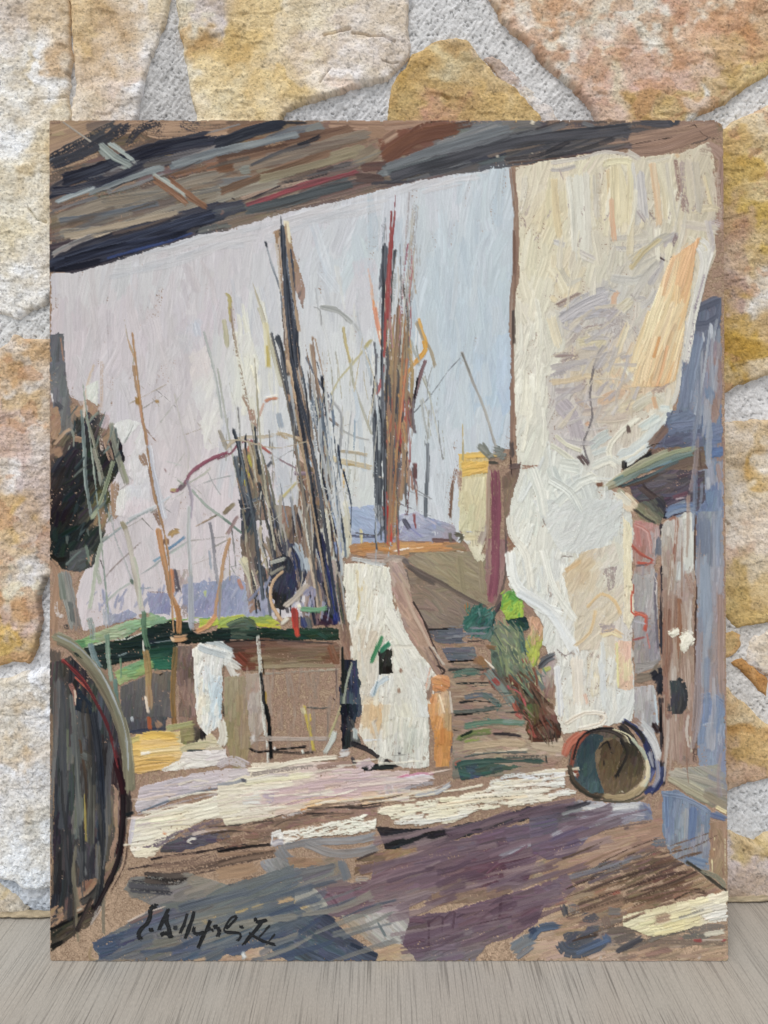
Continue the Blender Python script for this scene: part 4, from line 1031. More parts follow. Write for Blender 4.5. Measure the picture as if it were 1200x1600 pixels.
270,1040 290,1200 300,1320;22;1c1e22 24262a;h1.1
280,960 290,1060;12;a06c28 3a2c20
300,1160 310,1320;10;c09a2c 8a6c30;h1.2
@340,1100,4
300,0 320,100 335,350;26;1e2222 14181a;h1.3
280,0 290,100 310,250 315,380;20;aeb2ac c2c4b8;d.35 h2
560,20 640,25 700,20;14;3c3c3c 5a564e;h1.1
690,50 688,180;10;3a3836 4c4440
540,10 550,60 580,180 605,300;22;bba23c a8903c;h1.8
530,20 545,60;30;b8b494 c6bc84;h1.7
575,60 580,110;16;d6ae20;h2
780,0 740,100 690,220;16;a39a68 8c8a60;h1.4
735,170 710,240 660,320;34;b6c2ba c8ccc0;h2.2
200,220 330,215 560,220 700,215;30;8a8078 9c8c80;d.15 h.8
200,275 260,300 400,280 560,265;18;1e1e20 2c2826;h1
340,295 500,305 600,300;20;2c2826 4a3e36;d.15 h.9
350,270 360,280;18;ccc8c0;h1.6
530,285 535,310;16;cdd4c8;h1.9
220,200 240,230;26;b6b4b0;d.3 h1.2
F 770,0 880,0 860,150 900,250 780,290 770,150;87 100 24;800,50:1c2028 850,50:262c3c 800,200:1a1c24 850,200:5a5c58;v.08 h1.1
830,240 950,290 1070,370 1130,380;34;26262c 3c3836;h1.2
900,400 1000,390 1120,390;44;1e2226 2a3030;h1.3
860,150 860,220;30;a8b8b8 c2c8c0;h1.8
F 880,180 910,0 1200,0 1240,0 1320,60 1320,380 1280,400 1160,400 1070,350 950,280;86 110 32;940,80:d0b48c 920,200:d3d0be 980,60:cda474 960,160:cca87c 1000,240:d0d2ca 1060,100:c9c8b4 1100,200:c4c6b8 1180,100:c9cdbc 1200,250:bdc0b0 1250,200:c3c8bc 1150,330:b8bab0 1290,100:d2d2c4 1290,300:ced0c4 1240,380:d4d4ca;j4 v.02 h1.6 b1.1
1000,20 1010,100 980,180;40;d19a62 cfae80;h1.6
910,225 1020,220;14;d6dada;h2
1130,305 1140,310;20;3c3a3c;h.8
1090,320 1180,315;10;8c8c84
# tangle of trunks and twigs
@0,0,1
G 366,690 400,680 445,830 425,950 395,940;101 5;75 5 46;2c323a 4a4f58 7d6650 8f745c 9aa0a0 5f5c50 a39a80 383c42;b1.3 h1.2
G 452,560 500,560 545,960 520,970 470,800;98 4;85 4.5 70;2a2e38 3c404a 7d6450 9c7c62 a3a8aa c4c0b0 554a42 232734;b1.3 h1.2
G 490,620 525,640 545,800 530,850;97 4;80 4 34;2c3442 8f9aa4 c0c4c4 4a5868 a9a898 5d6c80;b1.3 h1.2
G 425,790 480,780 520,960 430,950;94 12;55 4.5 42;2c2e38 6b5648 8a7260 3a3d50 a09888 242838 7b8088;b1.3 h1.2
G 583,540 605,530 605,860 583,860;91 2;80 3.6 22;2b2f36 40464e 9aa2a8 3a3a40 6a6f78;b1.3 h1.2
G 604,480 645,480 636,830 606,840;91 4;80 4.5 52;7f6650 8f7658 4a4a4e a08456 3c3e44 9a4a3e 6a5c4c b08a58;b1.3 h1.2 d.05
G 600,380 660,390 650,520 598,520;88 4;90 2.6 26;8a8c90 b4b8b8 9a5a60 6d7074 a08c74 c4c8c6;b1.2 h1.1
G 640,620 660,700 650,830 632,830;94 6;45 4 18;5c3c3a 8a6a58 c0c2c4 7c3634 4a4246;b1.2 h1.1
G 130,620 560,600 560,900 140,940;35 20;58 1.7 34;8f9292 a8a8a0 7d7a72 9c8f7c b4b4ac;h1.1
G 130,620 560,600 560,900 140,940;140 24;46 1.6 26;8a8c8c a09c94 6f6c68 9c9080 b0b4b0;h1.1
G 340,620 560,560 570,900 360,930;95 9;90 2.0 30;7c7c78 a8a898 5c5c5c 9c8c70 b8b8ac;h1.1
G 500,520 600,520 600,800 540,800;92 12;70 2.0 16;8c9296 a8acaa b4a888 9aa6b0;h1.1
G 110,640 180,680 160,880 110,820;70 18;60 2.4 14;5c6a68 7c8674 8a8a78 3c4a48;h1.2
G 90,680 180,700 160,860 90,870;50 14;34 5 36;26343a 303e44 22343a 38323a 1c2a30;h1 b1.2
G 660,560 720,540 720,760 660,800;93 14;60 1.8 8;8f9490 a8a898 7c7f80;h1.1
G 140,930 330,900 520,910 520,960 150,950;80 30;26 5 46;7a82a0 8c90ae 989cb4 6f7898 a0a2b4;h1 o.8
# texture of the thick white wall
G 812,280 1100,262 1050,460 830,480;85 8;70 9 20;dcd3b2 cfc8b4 e2dcc0 c4bca8 d8c8a0 e4dfc8;h1.9 b1.2 o.85
G 812,280 1100,250 1050,640 830,640;85 30;16 7 46;8f7c76 9c8c86 a49690;d.62 h.3
G 806,500 850,500 850,700 806,690;88 8;60 9 20;e4e1c8 dcdbc8 ecebd6;h2 b1.2 o.9
G 815,700 960,770 985,860 985,960 800,920 800,820;84 26;60 9 46;dfe2d4 d2d8d0 e6e6d8 c8cfcc dadfd6;h2 b1.2 o.85
G 840,900 985,960 985,1100 880,1130 860,1020;86 14;46 9 46;dfe0d4 d2d4ca e6e4d4 c9cac4 d9d2bc cfd6d4;h1.9 b1.2 o.85
G 830,860 985,860 985,1110 880,1130;85 40;12 6 40;8f7f76 9c8c80 a39488;d.62 h.3
G 870,480 960,480 1000,620 900,700 870,600;35 40;36 7 56;aaa5a6 b8b2ac c4b69c 9c9598 c9bda4 b0a69c;h1.2 o.8
G 542,885 605,885 640,970 690,1050 690,1180 590,1180 555,980;88 12;46 7 60;e3e2d2 d6d5c6 ecebdc cac8ba dbd3b8;h2.1 b1.2 o.85
G 545,960 690,1050 690,1190 590,1190;88 30;10 5 28;8f7d6e a0907e;d.6 h.3
@600,790,4
G 750,760 830,800 960,1040 1060,1260 940,1300 740,1100 690,900;115 26;70 11 60;66705a 3f4f44 7c8a58 4a3a2c 2c4a44 6a4a34 8a5a40 9aa05c 54665c;h1.3
G 500,650 680,700 690,820 520,800;60 30;50 13 22;2c564c 1f4a42 3f6a5e 4c7a70;h1.4
@60,790,4
G 240,880 440,840 700,770 940,760 1180,780 1180,840 900,850 820,1000 440,1000;6 8;70 14 60;1c2a28 22342e 182420 2a4034 24503e;h1.2
G 230,850 560,740 800,690 1180,700 1180,740 800,760 300,880;10 8;60 10 50;7ca060 98ac50 5c8c5c a8b858 4c7c4c 8ca880;h1.5
# ground sunlit, left to right
@0,0,1
F 215,1145 240,1140 330,1145 350,1170 300,1195 205,1210 208,1165;4 60 10;230,1150:e0ae52 260,1160:ddb066 300,1150:bfae78 280,1180:dfb674 230,1200:d3a257 320,1165:c8bfa0;j4 v.04 h1.5
@60,1100,4
F 120,0 560,0 810,0 800,160 620,190 560,180 530,120;85 90 30;540,60:47484a 650,60:4a484a 750,80:47464a 600,140:42444a 780,140:3f4248;v.05 h.8
540,180 620,165 780,150;16;2c3040 33384a;h1
585,70 590,110;16;a0aab0;h1.4 d.2
690,70 700,170;26;a04c2c 8c4228;h1.5
670,0 700,60;30;d8cbb4 cfb494;h1.9
740,110 760,140;44;93725a 85644f
840,0 855,160;34;6a4c2c 8a542c;h1.2
F 870,0 990,0 990,120 1050,190 960,260 890,240 880,100;88 90 26;910,60:8a6a5e 960,80:73564c 930,200:7c7448 980,200:4c403a 1030,210:2a2628;v.06 h.7
800,150 880,140 980,120;40;9c9a5c 8a9060;h1.5
760,190 860,190;26;b49c54 c4a458;h1.5
900,190 960,180;100;857d4a 8c8458;h1 o.8
1030,160 1030,220;40;1e1e22 2c282a;h.9
540,240 640,210;36;a89c58 c0ac60;h1.6
660,200 760,190 880,210;50;d4a040 e0b04c;h1.7
640,250 780,240 890,230;50;e0b268 dca850;h1.8
640,300 760,285 900,275;30;e8cf9c e2c07c;h2.1
640,310 700,300;24;ece4d0;h2.2
600,370 740,345 870,345;44;d6a250 deb068;h1.8
600,415 720,400 840,380;36;d09a48 dcb070;h1.9
670,350 820,350;7;6b5c3c;h.8 d.2
890,290 950,265 1080,245;40;a8a478 b8ac84;h1.5
930,290 1050,290;18;24303a 3c4448;h1.2
F 900,300 1170,280 1180,370 1000,400 800,420 770,405 880,350;6 100 26;950,330:d6cdc4 1100,310:d2cbc8 1000,380:dad6ca 850,400:ddd8ca;v.025 h1.4
# white drape
F 970,0 1150,0 1140,120 1100,160 1050,190 1020,150 990,110;87 90 26;1000,60:ddd6bc 1060,60:d5dadb 1100,60:bccfdb 1130,60:a8c2d0 1060,150:e0e0d6;h1.6
1150,0 1160,80;16;2e2c2a;d.2
1140,100 1160,200 1130,270;56;d8d6c4 cfcdbc;h2.1
F 945,-330 1020,-385 1150,-400 1215,-330 1200,-270 1150,-230 1145,80 985,60 985,-40 965,-200;87 110 26;980,-300:e2dfd2 1020,-300:dcdad0 1060,-200:cfdade 1120,-250:d5d8d0 1100,-100:bcd2de 1140,-60:a6c0d0 1000,-100:ddd6bc 1040,0:e0d8bc 1000,20:ddd3b4 1090,20:c0d4de 1140,40:a8c4d4 980,-200:e6e3d6;h1.6 b1.2
1000,-360 1080,-330 1190,-300;44;aab6ba c6ccca;h1.8
1020,-400 1120,-380 1230,-330;30;8c9a9e b2bcbe;h1.4
1160,-270 1150,-100 1150,60;12;5a4c3c;d.3
960,-320 975,-180 985,-60;26;e8e6da f0eee2;h2
@60,1100,4
F 640,520 830,470 1000,430 1200,400 1300,400 1360,440 1320,480 1200,500 1000,540 800,620 620,680 600,640;10 130 30;700,560:b7abb0 850,520:b3a8b0 1000,480:b9aeb2 1150,440:c3b7ba 700,640:b6b0b6 900,560:a9a3ac 1300,440:b9afb0;j4 v.02 h1.3
640,670 850,590 1000,545 1200,510 1300,490;18;565f6e 7c848e;h1.2 d.1
620,690 900,610 1200,540;14;8c8084 a89c98;d.35
F 590,710 700,690 850,650 1000,610 1200,540 1340,500 1380,600 1280,640 1100,700 900,790 780,880 720,950 600,960 570,900;12 140 34;650,720:d9d5ba 800,700:dcd6b4 1000,660:ddd8bc 1150,600:ddd8c2 620,850:d9d3c2 750,800:ddd6ba 680,920:dccfae 900,740:dccfaa 1300,560:d3d4c8;j3 v.025 h1.6
600,700 570,880;30;bcb8c4 cfc8c8;h1.4
780,800 800,810;18;d98860;h1.5
640,720 720,690 900,650 1100,590;18;e4dfc4 d0c8ac;h1.8
770,780 680,760 620,800;12;c4b8a8
F 780,880 880,830 1100,800 1200,770 1200,840 900,920 760,930;9 120 24;900,860:474350 1100,830:4e4a58 850,900:44414a;v.06 h.9 b1.3
F 600,900 800,820 1200,680 1340,640 1340,720 1200,780 900,830 780,890;8 90 20;1100,720:6b5a58 1250,720:755f52 950,820:645a62;d.35 v.06 h.7
930,860 960,840 990,840;16;e3ded0;h2
960,870 930,860;12;cfc9ba;h1.8
700,970 800,950 1000,925 1200,890 1360,870;16;2a2426 3c3231;h.9
560,1030 760,1000 900,990;14;3c3230 5b4a42;d.2
780,960 1000,940;30;7b6152 8b6d58;d.2 h.5
700,1010 900,1000 1100,960 1340,900;60;57453c 6c5548;d.4 h.7
560,1110 700,1080 1000,1030 1340,960;60;6a5446 4a3c36;d.4 h.7
@340,1100,4
F 0,500 200,440 210,370 700,360 850,400 1000,420 1200,420 1200,600 600,650 200,740 50,760 0,640;8 150 30;100,560:d5ccb2 200,450:dcd0b2 350,450:dccdb0 400,540:bfa0a0 600,520:bfa2a4 800,500:c5aaa8 1000,500:c2a9a6 1150,520:c0a8a6 500,450:d3c2b0 900,440:c6aeb2 300,600:cdb0ac 150,640:d0c8b4 300,700:cdc2a2 500,640:d2b6a0 700,600:d0aa88 1000,580:d2ab80 100,720:d8ceac 600,620:d5b083;j4 v.025 h1.5
0,380 100,350 200,400;60;b9aeb0 aea3a6;h1.1 d.1
190,410 340,400 440,370 600,345 760,330;30;d6cdb4 dcd2b8;h1.8 d.1
760,310 820,300;50;b0b0b4 c2beb8;d.15 h1.3
210,440 400,410 600,390;30;7b6c66 8d8078;d.25 h.7
620,400 740,380 860,380;44;7b6258 8d7064;d.15 h.6
840,330 860,380;24;38363c
170,490 400,460 600,440;40;ddd6a8 e2dcc0;h1.8
210,520 400,500 480,490;36;e0d9c0 dfd2b4;h1.8
290,560 350,580 300,610;44;8f7c90 a695a4;h1.4
300,550 500,520 700,480 1000,460;26;b5949a c3a6a8;h1.3
350,600 600,560 900,530 1100,510;40;b4989c bfa0a0;h1.3
340,650 600,590 900,560;14;a87880 c2a0a0;h1.2
540,650 800,600 1000,585 1200,560;18;d6a266 dcb484;h1.6
380,640 560,650;30;d8c4a8
520,660 560,650;12;c8804c;h1.3
0,500 100,490 170,470;22;6c727c 8c9098;h1.2
150,470 180,480;26;4c4e58;h1.2
0,600 60,580 130,550;50;ddd5b8 d6cdb0;h1.6
160,600 280,590;60;ccccc4 d6d4c6;h1.6
40,740 150,720 300,700;30;dad2b4 cfc4a6;h1.6
400,710 500,680 580,680;20;a8a6ac bcb4b0;h1.2
590,680 700,650;26;57546a;d.45
1110,465 1200,440;16;b84a70 c87890;h1.6
870,390 960,360 920,400;50;c2abb0 b09aa0;h1.2
1060,500 1080,560;60;c9b9bc a89a9c;d.2
1120,540 1200,520;26;74737e 9c9498;d.2
F 0,760 60,770 400,700 600,660 900,640 1020,620 1000,700 800,720 500,760 300,860 0,920;7 100 22;100,800:6d5245 300,760:70574a 500,720:745a4c 700,680:8a6b5b 900,650:86685a 200,840:755a48;v.06 h.6 d.2
1000,660 1100,660 1200,650;44;d9d2b0 c6b79c;d.45 h1.8
760,650 840,650;26;c2b6ac;d.4
F 400,800 480,780 620,750 800,720 960,680 1000,700 990,780 940,800 750,820 500,840 430,880 360,860;6 80 22;450,820:ddd9cc 600,780:d9d8c6 800,760:dcdcc8 950,730:e0dfcc;d.18 h2 v.02
340,820 400,800 380,850;40;dcdcd6 d8d2c0;h2
340,880 380,860 420,860;44;8c8c9c b4b0b4;h1.6
345,820 335,890;12;cfd0d4;h1.6
0,920 130,890;20;3a3432 2f2a2a;h.9
0,920 200,890 340,875;22;1e1c1e 2c2828;h1
0,940 380,920;30;765b48 8c6e56;b1.6 h.4
0,1000 120,970 380,930;50;4a3c34 6b5546;d.15 h.7
0,1060 200,1030 260,1000;80;96765a 8c6c52;b1.6 h.35
160,1090 260,1080;34;6b5444;d.3
420,890 600,860 850,850 1000,820;50;6c7076 84868a;h.9 b1.3
550,870 700,930 860,930 1030,890;60;6e7074 7c7a7a;h.9 b1.3
380,900 420,960 480,1000;90;75777a 65686c;h.9 b1.3
F 260,980 380,960 460,1010 440,1060 320,1080;-50 80 36;7a7a78 320,1000:84868a 400,1040:6b6c6a;h.9
F 430,960 780,960 760,1010 600,1020 460,1020;8 80 30;8c6c52 700,980:7a6a5c;v.04 h.4
1000,770 1200,790;16;1e1c20 2a2628;h.9
F 990,770 1200,790 1200,880 1050,910 1020,830;6 110 34;2c2a2e 1150,830:26252a 1060,880:3c3634;v.06 h.8
F 860,960 1050,910 1200,880 1200,960 1100,1020 960,1060 850,1080;20 110 20;7d6048 950,980:5c4838 1100,950:846648;v.08 d.05 h.6 b1.4
870,970 1000,920;16;3c3230;h.8
760,990 800,1100;90;5f656c 565c64;h1.1
860,1100 940,1100;50;7c6e66 9a9288;d.2 h1
# lower ground left
F 0,1140 160,1100 300,1080 450,1030 750,990 780,1100 840,1120 1200,1040 1200,1330 0,1330;14 200 40;50,1180:4f5352 200,1140:565c60 300,1170:55585c 500,1080:575e64 650,1060:5c6064 740,1040:7a6e5c 640,1120:68696a 200,1230:5c5c58 400,1200:5e666c 100,1300:5c5e58 300,1290:4e5c66 420,1290:3f4a56 480,1200:75756c 550,1230:807c72 700,1180:6b5460 900,1130:60474e 1100,1080:5c464e 1150,1200:5f464f 900,1250:624c55 700,1290:6a5560 550,1290:7a7670 1050,1290:8a7c80 600,1200:634a54;j4 v.04 h.8 b1.1
370,1230 420,1220 500,1240;34;b08c5c a8845a;h1 d.1
110,1290 190,1280;40;94805c 8c7856;d.1
230,1270 300,1255;30;8f7a5c 7a705e;d.2
350,1270 500,1270;60;343e4a 3c4858;h.9
610,1190 700,1200 760,1280;40;5c3f4c 6c505c;h1.1
540,1180 600,1300;60;85827a 94908a;h.9 o.7
@600,1100,4
# steps right of buttress
F 270,0 420,0 410,400 320,400 310,200;88 90 30;340,50:cf8a4e 400,60:a89276 340,150:b8763e 390,200:b87c44 350,250:bb7638 360,330:c88044 390,300:b5783e;j6 v.05 h1.3
420,180 430,310;26;45424c 5a565c;h.9
320,420 420,410;50;7c6656 8c7260;h.5
F 420,0 820,0 900,200 1110,180 1130,320 1020,420 700,450 430,470 430,330;0 90 30;500,50:8a7262 600,20:6f6c62 700,150:866c5c 500,120:8a7060 600,280:a08a70 800,280:a58c72 1050,270:ae9a80 500,300:937a68 650,400:6f6a5a 1050,380:8a6c5c 900,420:857060 500,380:5c5c54;v.06 h.7
430,45 500,45 560,50;14;2a2a2c 44403e;h.9
500,50 600,45 660,40;20;5b6f68 7c8078;h1.1
640,90 700,10 720,-20;50;3f5e58 4c6860;h1.1
500,140 600,120 740,110 890,120;40;3c5f4e 52705c;h1.4 b1.2
740,105 880,115;20;5c7870 7a8a7c;h1.3
460,220 560,180 680,170;44;4a5a34 62733c;h1.4
500,235 600,215;20;7c8a44 6c7c3c;h1.3
480,200 560,165;18;1f2c24;h1
680,185 760,185 860,200;20;26242a 3c3434;h.9
430,160 460,165;10;2a282c
500,270 700,245 900,250;44;a38c6c ac9474;h1.1
560,310 760,295 900,280;14;d0c0a0 b9a88c;h1.5
920,250 1000,270 1110,280;50;ae9a7e a08c74;h1.1
500,330 640,305 900,300;16;4a5452 3a4240;h1.1
440,375 480,355;24;a8463a 9c4a3c;h1.4
460,400 480,370 700,350 900,350 1010,360;34;344e46 2c4440;h1.4 b1.2
F 460,390 560,370 700,370 860,390 700,430 600,460 480,480;3 90 26;344a44 500,420:2f4a44 560,450:3c4468 700,400:3c4c44;v.08 h1.1
740,330 900,330 1010,330;30;4c4a44 857060;d.3 h1
1010,320 1015,370;14;3a3c38
F 660,480 760,440 1000,410 1130,390 1130,520 1200,540 1200,590 1000,610 800,640 560,670 440,740 200,760 60,750 40,700 -40,680 -20,640 250,600 600,550 660,520;7 110 26;750,480:b0b8bc 900,450:ccd2d4 1080,430:d8dcda 720,510:d8d4c0 900,520:d8d0bc 1080,490:dadcd2 600,590:ddd5b4 800,580:dfd6b8 1000,570:dfd6bc 400,640:ddd4ae 200,660:dbd5b8 500,690:dcd8c4 200,730:cfd0c8 0,670:d6cfb0 100,640:d9d2b0;d.1 j4 v.025 h1.9
300,640 600,600 900,570;26;e3d8b4 dcc4a0;h2.1 b1.2
60,740 300,730 520,690;24;dcdcd2 c6c6bc;h2 d.1
100,690 400,630;16;e4dcb8;h2.1 d.1
560,590 640,580 720,575 850,570;10;4c4a44 6b6452;d.35
800,530 1000,520;20;8a7462;d.5
120,460 200,440 310,430;20;c886a0 b56a88;h1.5
100,470 240,450 320,460;24;cfccd2 d8d4d4;h1.6
0,480 200,480 300,470;50;c2b0ae cdbdb8;h1.3
110,530 240,500 320,490;30;6f6e78 908a8e;d.2 h1
0,575 150,560 330,530;26;d3b088 cdb598;h1.6
200,570 330,550 430,490;30;9aa2ac b8b8b4;h1.5
# dark diagonal shadow
F 0,790 100,780 400,770 700,700 900,640 1200,620 1200,680 900,720 700,770 500,830 350,880 0,910;10 160 36;50,840:2a292e 300,820:2c2b2f 600,740:333136 800,680:37353a 1000,660:36343a 1150,640:3c3a3f;j4 v.05 h.8 b1.2
F -60,960 350,880 700,780 1200,690 1200,880 950,950 940,1030 880,1120 700,1170 400,1200 200,1240 0,1260 -100,1200;13 200 40;100,1000:6a5058 300,950:63505c 500,870:62505e 700,820:5e4c5c 900,780:5c4e5e 1100,740:5e5666 700,900:5a3e4a 400,1050:604a54 200,1100:64505a 600,1060:583c48 800,1050:4a303c 900,970:6c505a 500,1150:6d5850 200,1200:7a6a68 850,850:5a4c5c 1100,850:56435a;j5 v.04 h.7 b1.2
F -60,930 200,880 360,885 200,950 60,1010 -60,1060;20 90 20;7c6248 100,930:8a6e4e 0,1000:6b5646;v.08 h.5
720,950 800,910 950,850 1100,790 1200,730;50;6a6a7a 9c9aa4;h1.1 b1.3
850,880 1000,830 1200,770;40;8c8a96 a8a4ac;d.15 h1.1
640,1060 700,1010 900,880;20;5a3644 6a4858
F 300,1180 700,1130 860,1120 740,1200 560,1240 300,1260;12 130 36;7a6152 500,1200:7d6456;v.04 h.5
F 940,1000 1000,960 1200,910 1200,1080 1040,1120 880,1130;20 80 24;8a7058 1100,960:94765a 950,1100:7a6856 1150,1040:5f5148;v.07 h.5 d.1
F 350,1330 500,1260 730,1200 1000,1140 1050,1180 1040,1230 960,1330 700,1400 300,1400;15 130 40;604a5a 900,1200:614a5c 700,1300:5c4656;v.04 h.9
740,1200 730,1330;20;402c36 4c3440;h.5
740,1200 900,1160 1040,1140;14;463440
@440,1370,3
F 560,190 700,170 850,150 1100,70 1210,40 1230,130 1200,220 1100,270 960,320 900,395 620,395 560,320;18 120 32;650,220:584450 650,300:5c4a56 800,250:5c4856 900,180:5f4a54 1000,150:5e4650 1100,130:614a56 1180,180:644e5a 900,260:69585f 1050,230:6a5a60 750,350:665c68 900,350:6b6066 700,380:5e5660;j8 v.04 h1 b1.1
560,230 600,200 680,210;26;4f3846 5c4450;h1.4
570,310 640,290 680,300;26;553f4c 5e4a56;h1.4
690,200 690,330;16;483540;h.8
700,210 730,185 755,190 750,260;12;4a3844 503c48;h.6
760,200 800,165 810,180 800,250;12;4a3844 503c48;h.6
820,190 900,150 1030,110 1150,80;10;4c3a46
1030,100 1020,190;16;442f3a;h.7
820,240 1000,200 1150,170;8;503c46
840,160 1000,130;30;6c5460 604a56
F 280,180 560,160 600,190 570,310 450,330 300,220;-45 110 30;340,200:8a847c 450,210:a29e98 540,220:a8a6a2 350,260:9c8c74 480,280:9ca09c 420,320:8c8276 560,180:8a807c;v.04 h1.2
450,210 490,280;12;5f6a6c;h1.1
F 430,330 560,310 640,395 440,395;10 60 20;a88a6a 500,350:a5876a 600,380:9a8a78;v.05 h.5
600,170 650,160;30;b89878
0,100 60,110 150,170;50;a88c5c 8f8a78;d.15
60,100 130,70 200,160;60;8c8c84 9c9a8c;h.9
F -60,260 -30,160 60,130 130,170 200,170 260,210 300,260 420,340 450,360 440,395 -60,395;-28 150 36;100,220:3f4858 200,200:383f4e 50,180:4a545e 300,300:3a4352 400,370:3c4454 100,330:46505c 300,380:45506a 30,300:4a5260;j6 v.05 h1.1 b1.2
70,180 180,170 260,210;20;2c3242 343c4c;h1.2
320,310 450,370;20;2a3242;h1.1
# signature corner, left bottom
@60,1370,3
F 250,310 400,230 540,140 400,60 430,0 700,-20 900,40 1200,-60 1200,395 1160,395 850,395 380,395 290,385;16 170 34;420,100:6c6c66 380,200:6c6c66 500,60:6a6864 640,80:6e6c66 740,40:7a7264 700,140:474e58 900,100:5c6464 1100,60:5a6264 300,310:3c4860 450,240:46505e 400,330:5e6060 560,200:4c5260 600,320:66645c 800,290:62625e 700,360:465066 900,330:3e4a5e 1050,250:4a5662 1100,330:38445a 1180,200:4a525e 850,170:66665e 1000,200:565e62;j4 v.04 h.8 b1.2
F 260,310 540,190 600,170 560,240 420,310 300,385;20 170 22;3c475e 400,270:36435a 500,220:4c5464;v.05 h1 b1.3
660,150 760,120 1000,60;40;444c58 545c64;h.9
700,190 900,150 1100,100 1200,90;36;6a6a62 5c6262;h.9
430,60 540,40 600,0;90;50504e 66645f;h.8 d.05
430,40 520,50 640,60;60;34343a 44444a;d.25 h.8
500,0 640,10 700,0;60;2e2a2a 463e3a;d.15 h.8
420,210 500,170 600,135;8;b3a294;h1.4
430,215 590,150;14;6c5450;h1
F 760,200 830,180 840,220 780,225;12 60 20;9c8458;h1
F 920,160 980,140 990,170 930,185;15 60 20;9c8658;h1
1000,150 1060,130;22;8f7e5a;d.1
1120,110 1200,95;34;b0906a a5865f;d.1
800,245 900,200;7;9ca098
F 840,395 880,360 940,370 1000,330 1080,330 1170,395;5 40 16;ab8c6e 1050,360:b3957a 900,385:a38468;v.04 h.5
960,350 965,385;20;9aa4a6 c0c6c4;h1.9
955,360 975,375;12;d8dcda;h2
1070,365 1075,370;12;dcd2c4;h1.5
730,395 790,380;20;a08468
330,392 460,388;16;a08468 746858;d.2
250,320 240,380 300,395;14;8c7456
# barrel/wheel on left
@60,790,4
80,920 100,1050 110,1320;120;5c4a3c 46403c;h.6
@60,1100,4
F 75,-250 200,-300 300,-200 400,-60 500,120 550,320 575,560 555,780 520,1000 440,1150 370,1280 200,1380 80,1400;88 220 34;120,-150:4a4440 120,0:42423e 110,200:413f3c 160,-200:3c3a36 220,-150:2c2c32 250,50:4a4e50 200,200:3f4446 150,400:3a3c40 150,600:34363e 120,800:2e2e34 130,1000:2c2c30 150,1200:2e3036 230,300:5a5c58 280,400:45423e 300,600:3c3a36 350,500:363a44 370,800:343842 350,200:2c3038 420,400:2c2c30 250,900:3c3c3c 300,1000:34363c 250,700:585a56 450,700:6a5a4c 440,900:4c443e 480,600:5c4c44 500,400:3c2c30 250,1250:6c5444;j3 v.06 h.8 b1.3
85,60 90,500 85,1200;24;84694f 5b4a3c;d.3 h.5
110,-100 120,200;26;4c2c28 5c3830;d.2 h.8
140,-150 160,500 150,800;50;46484a 3a3e44;h.8 b1.3
210,-60 240,300 260,700 290,1000;34;60645f 474b4c;h1 b1.3
280,300 330,400 330,900;50;40403c 50504a;h.9 b1.3
260,220 300,500 290,800;20;4a382c 38302a;h.9
290,560 300,860;12;8c7c3c 6c6438;h1.2
270,320 330,340;50;555a58 44494a;h1.1
385,480 410,700 415,1040;10;8fa096 b4bcb0;h1.5
340,50 380,300 400,700 390,1000;50;222834 2c3038;h.9 b1.3
230,900 270,1000 300,1080;40;4a4c50 55585a;h.8
F 80,1280 160,1240 160,1400 80,1420;45 60 20;8a6c52;v.05 h.4 d.1
F 200,1200 280,1100 400,1080 420,1000 500,950 440,1100 360,1240 240,1290;60 90 20;8a6a52 300,1120:7a5444 400,1100:5c4c40 260,1200:8c7058 440,1000:7c6450;v.06 h.6
260,1240 330,1200 400,1120;50;2c2e30 3a3a38;h1
F 470,500 500,560 500,800 460,1000 440,960 480,800;88 60 16;8a6c58 480,700:937560;v.05 h.5
# rim
90,-420 200,-380 320,-260 440,-90 520,120 560,330 575,560;80;6e6a54 7d7a62;h1.3 b1.3
110,-440 240,-370 360,-230 470,-60 540,140 560,380;18;8c96a0 6a6e70;h1.3
90,-400 180,-360 300,-230 410,-60 490,120 540,330;30;5a5444 6c6450;h1.2
90,-470 100,-430;26;34366c 3c4070;h1.5
150,-280 260,-180 370,0 450,180 510,420 530,600;22;4c2026 4a2428;h1.5 b1.2
150,-280 200,-230 280,-150 360,-20;20;8c3030 a03c34;h1.6
230,-170 320,-80 390,30;12;a84a3c;h1.5 d.1
480,330 530,540 525,800 500,960;46;341a20 241820;h1.3
560,560 570,620 560,720;40;3c3434 2c2828;h1
545,690 600,675;24;20262a;h1.3
525,760 500,980 440,1110 380,1240 350,1320;34;1e1a20 2c2024;h1.3
440,1130 400,1230 340,1330;16;9a9490 7a7068;h1.4 d.05
560,800 540,1000 450,1180;14;6c5440 4c3c34;d.2
200,-130 230,-60 240,20;30;8f5c50 5a3430;h1.3 d.1
230,-90 240,10;14;c8ac94;h1.4
F 250,-100 340,0 330,60 230,40;-50 60 20;232c38;h1
@0,1370,6
F 470,470 560,430 760,330 900,250 920,330 820,470 640,580 480,700;32 200 40;520,560:34322c 600,480:2c2a28 800,350:34302a 760,420:564a3c 600,560:4a4034 860,330:3a322c;j4 v.08 h1 b1.3
475,490 650,410 800,320;30;1c1c1e 2a2826;h1.2
480,660 600,600;50;18181a 242422;h1.1
870,300 920,220 980,120 1040,20 1060,-20;60;221c1e 2e2628;h1.3
960,110 920,280 850,450;24;b8b0aa 8c847c;h1.7 d.1
980,250 900,380 840,470;20;8c8078 a89c94;d.3 h1.3
795,320 805,335;26;5c1c1c
720,320 780,290;20;a89c88;d.3
# centre barrel right
@860,1100,4
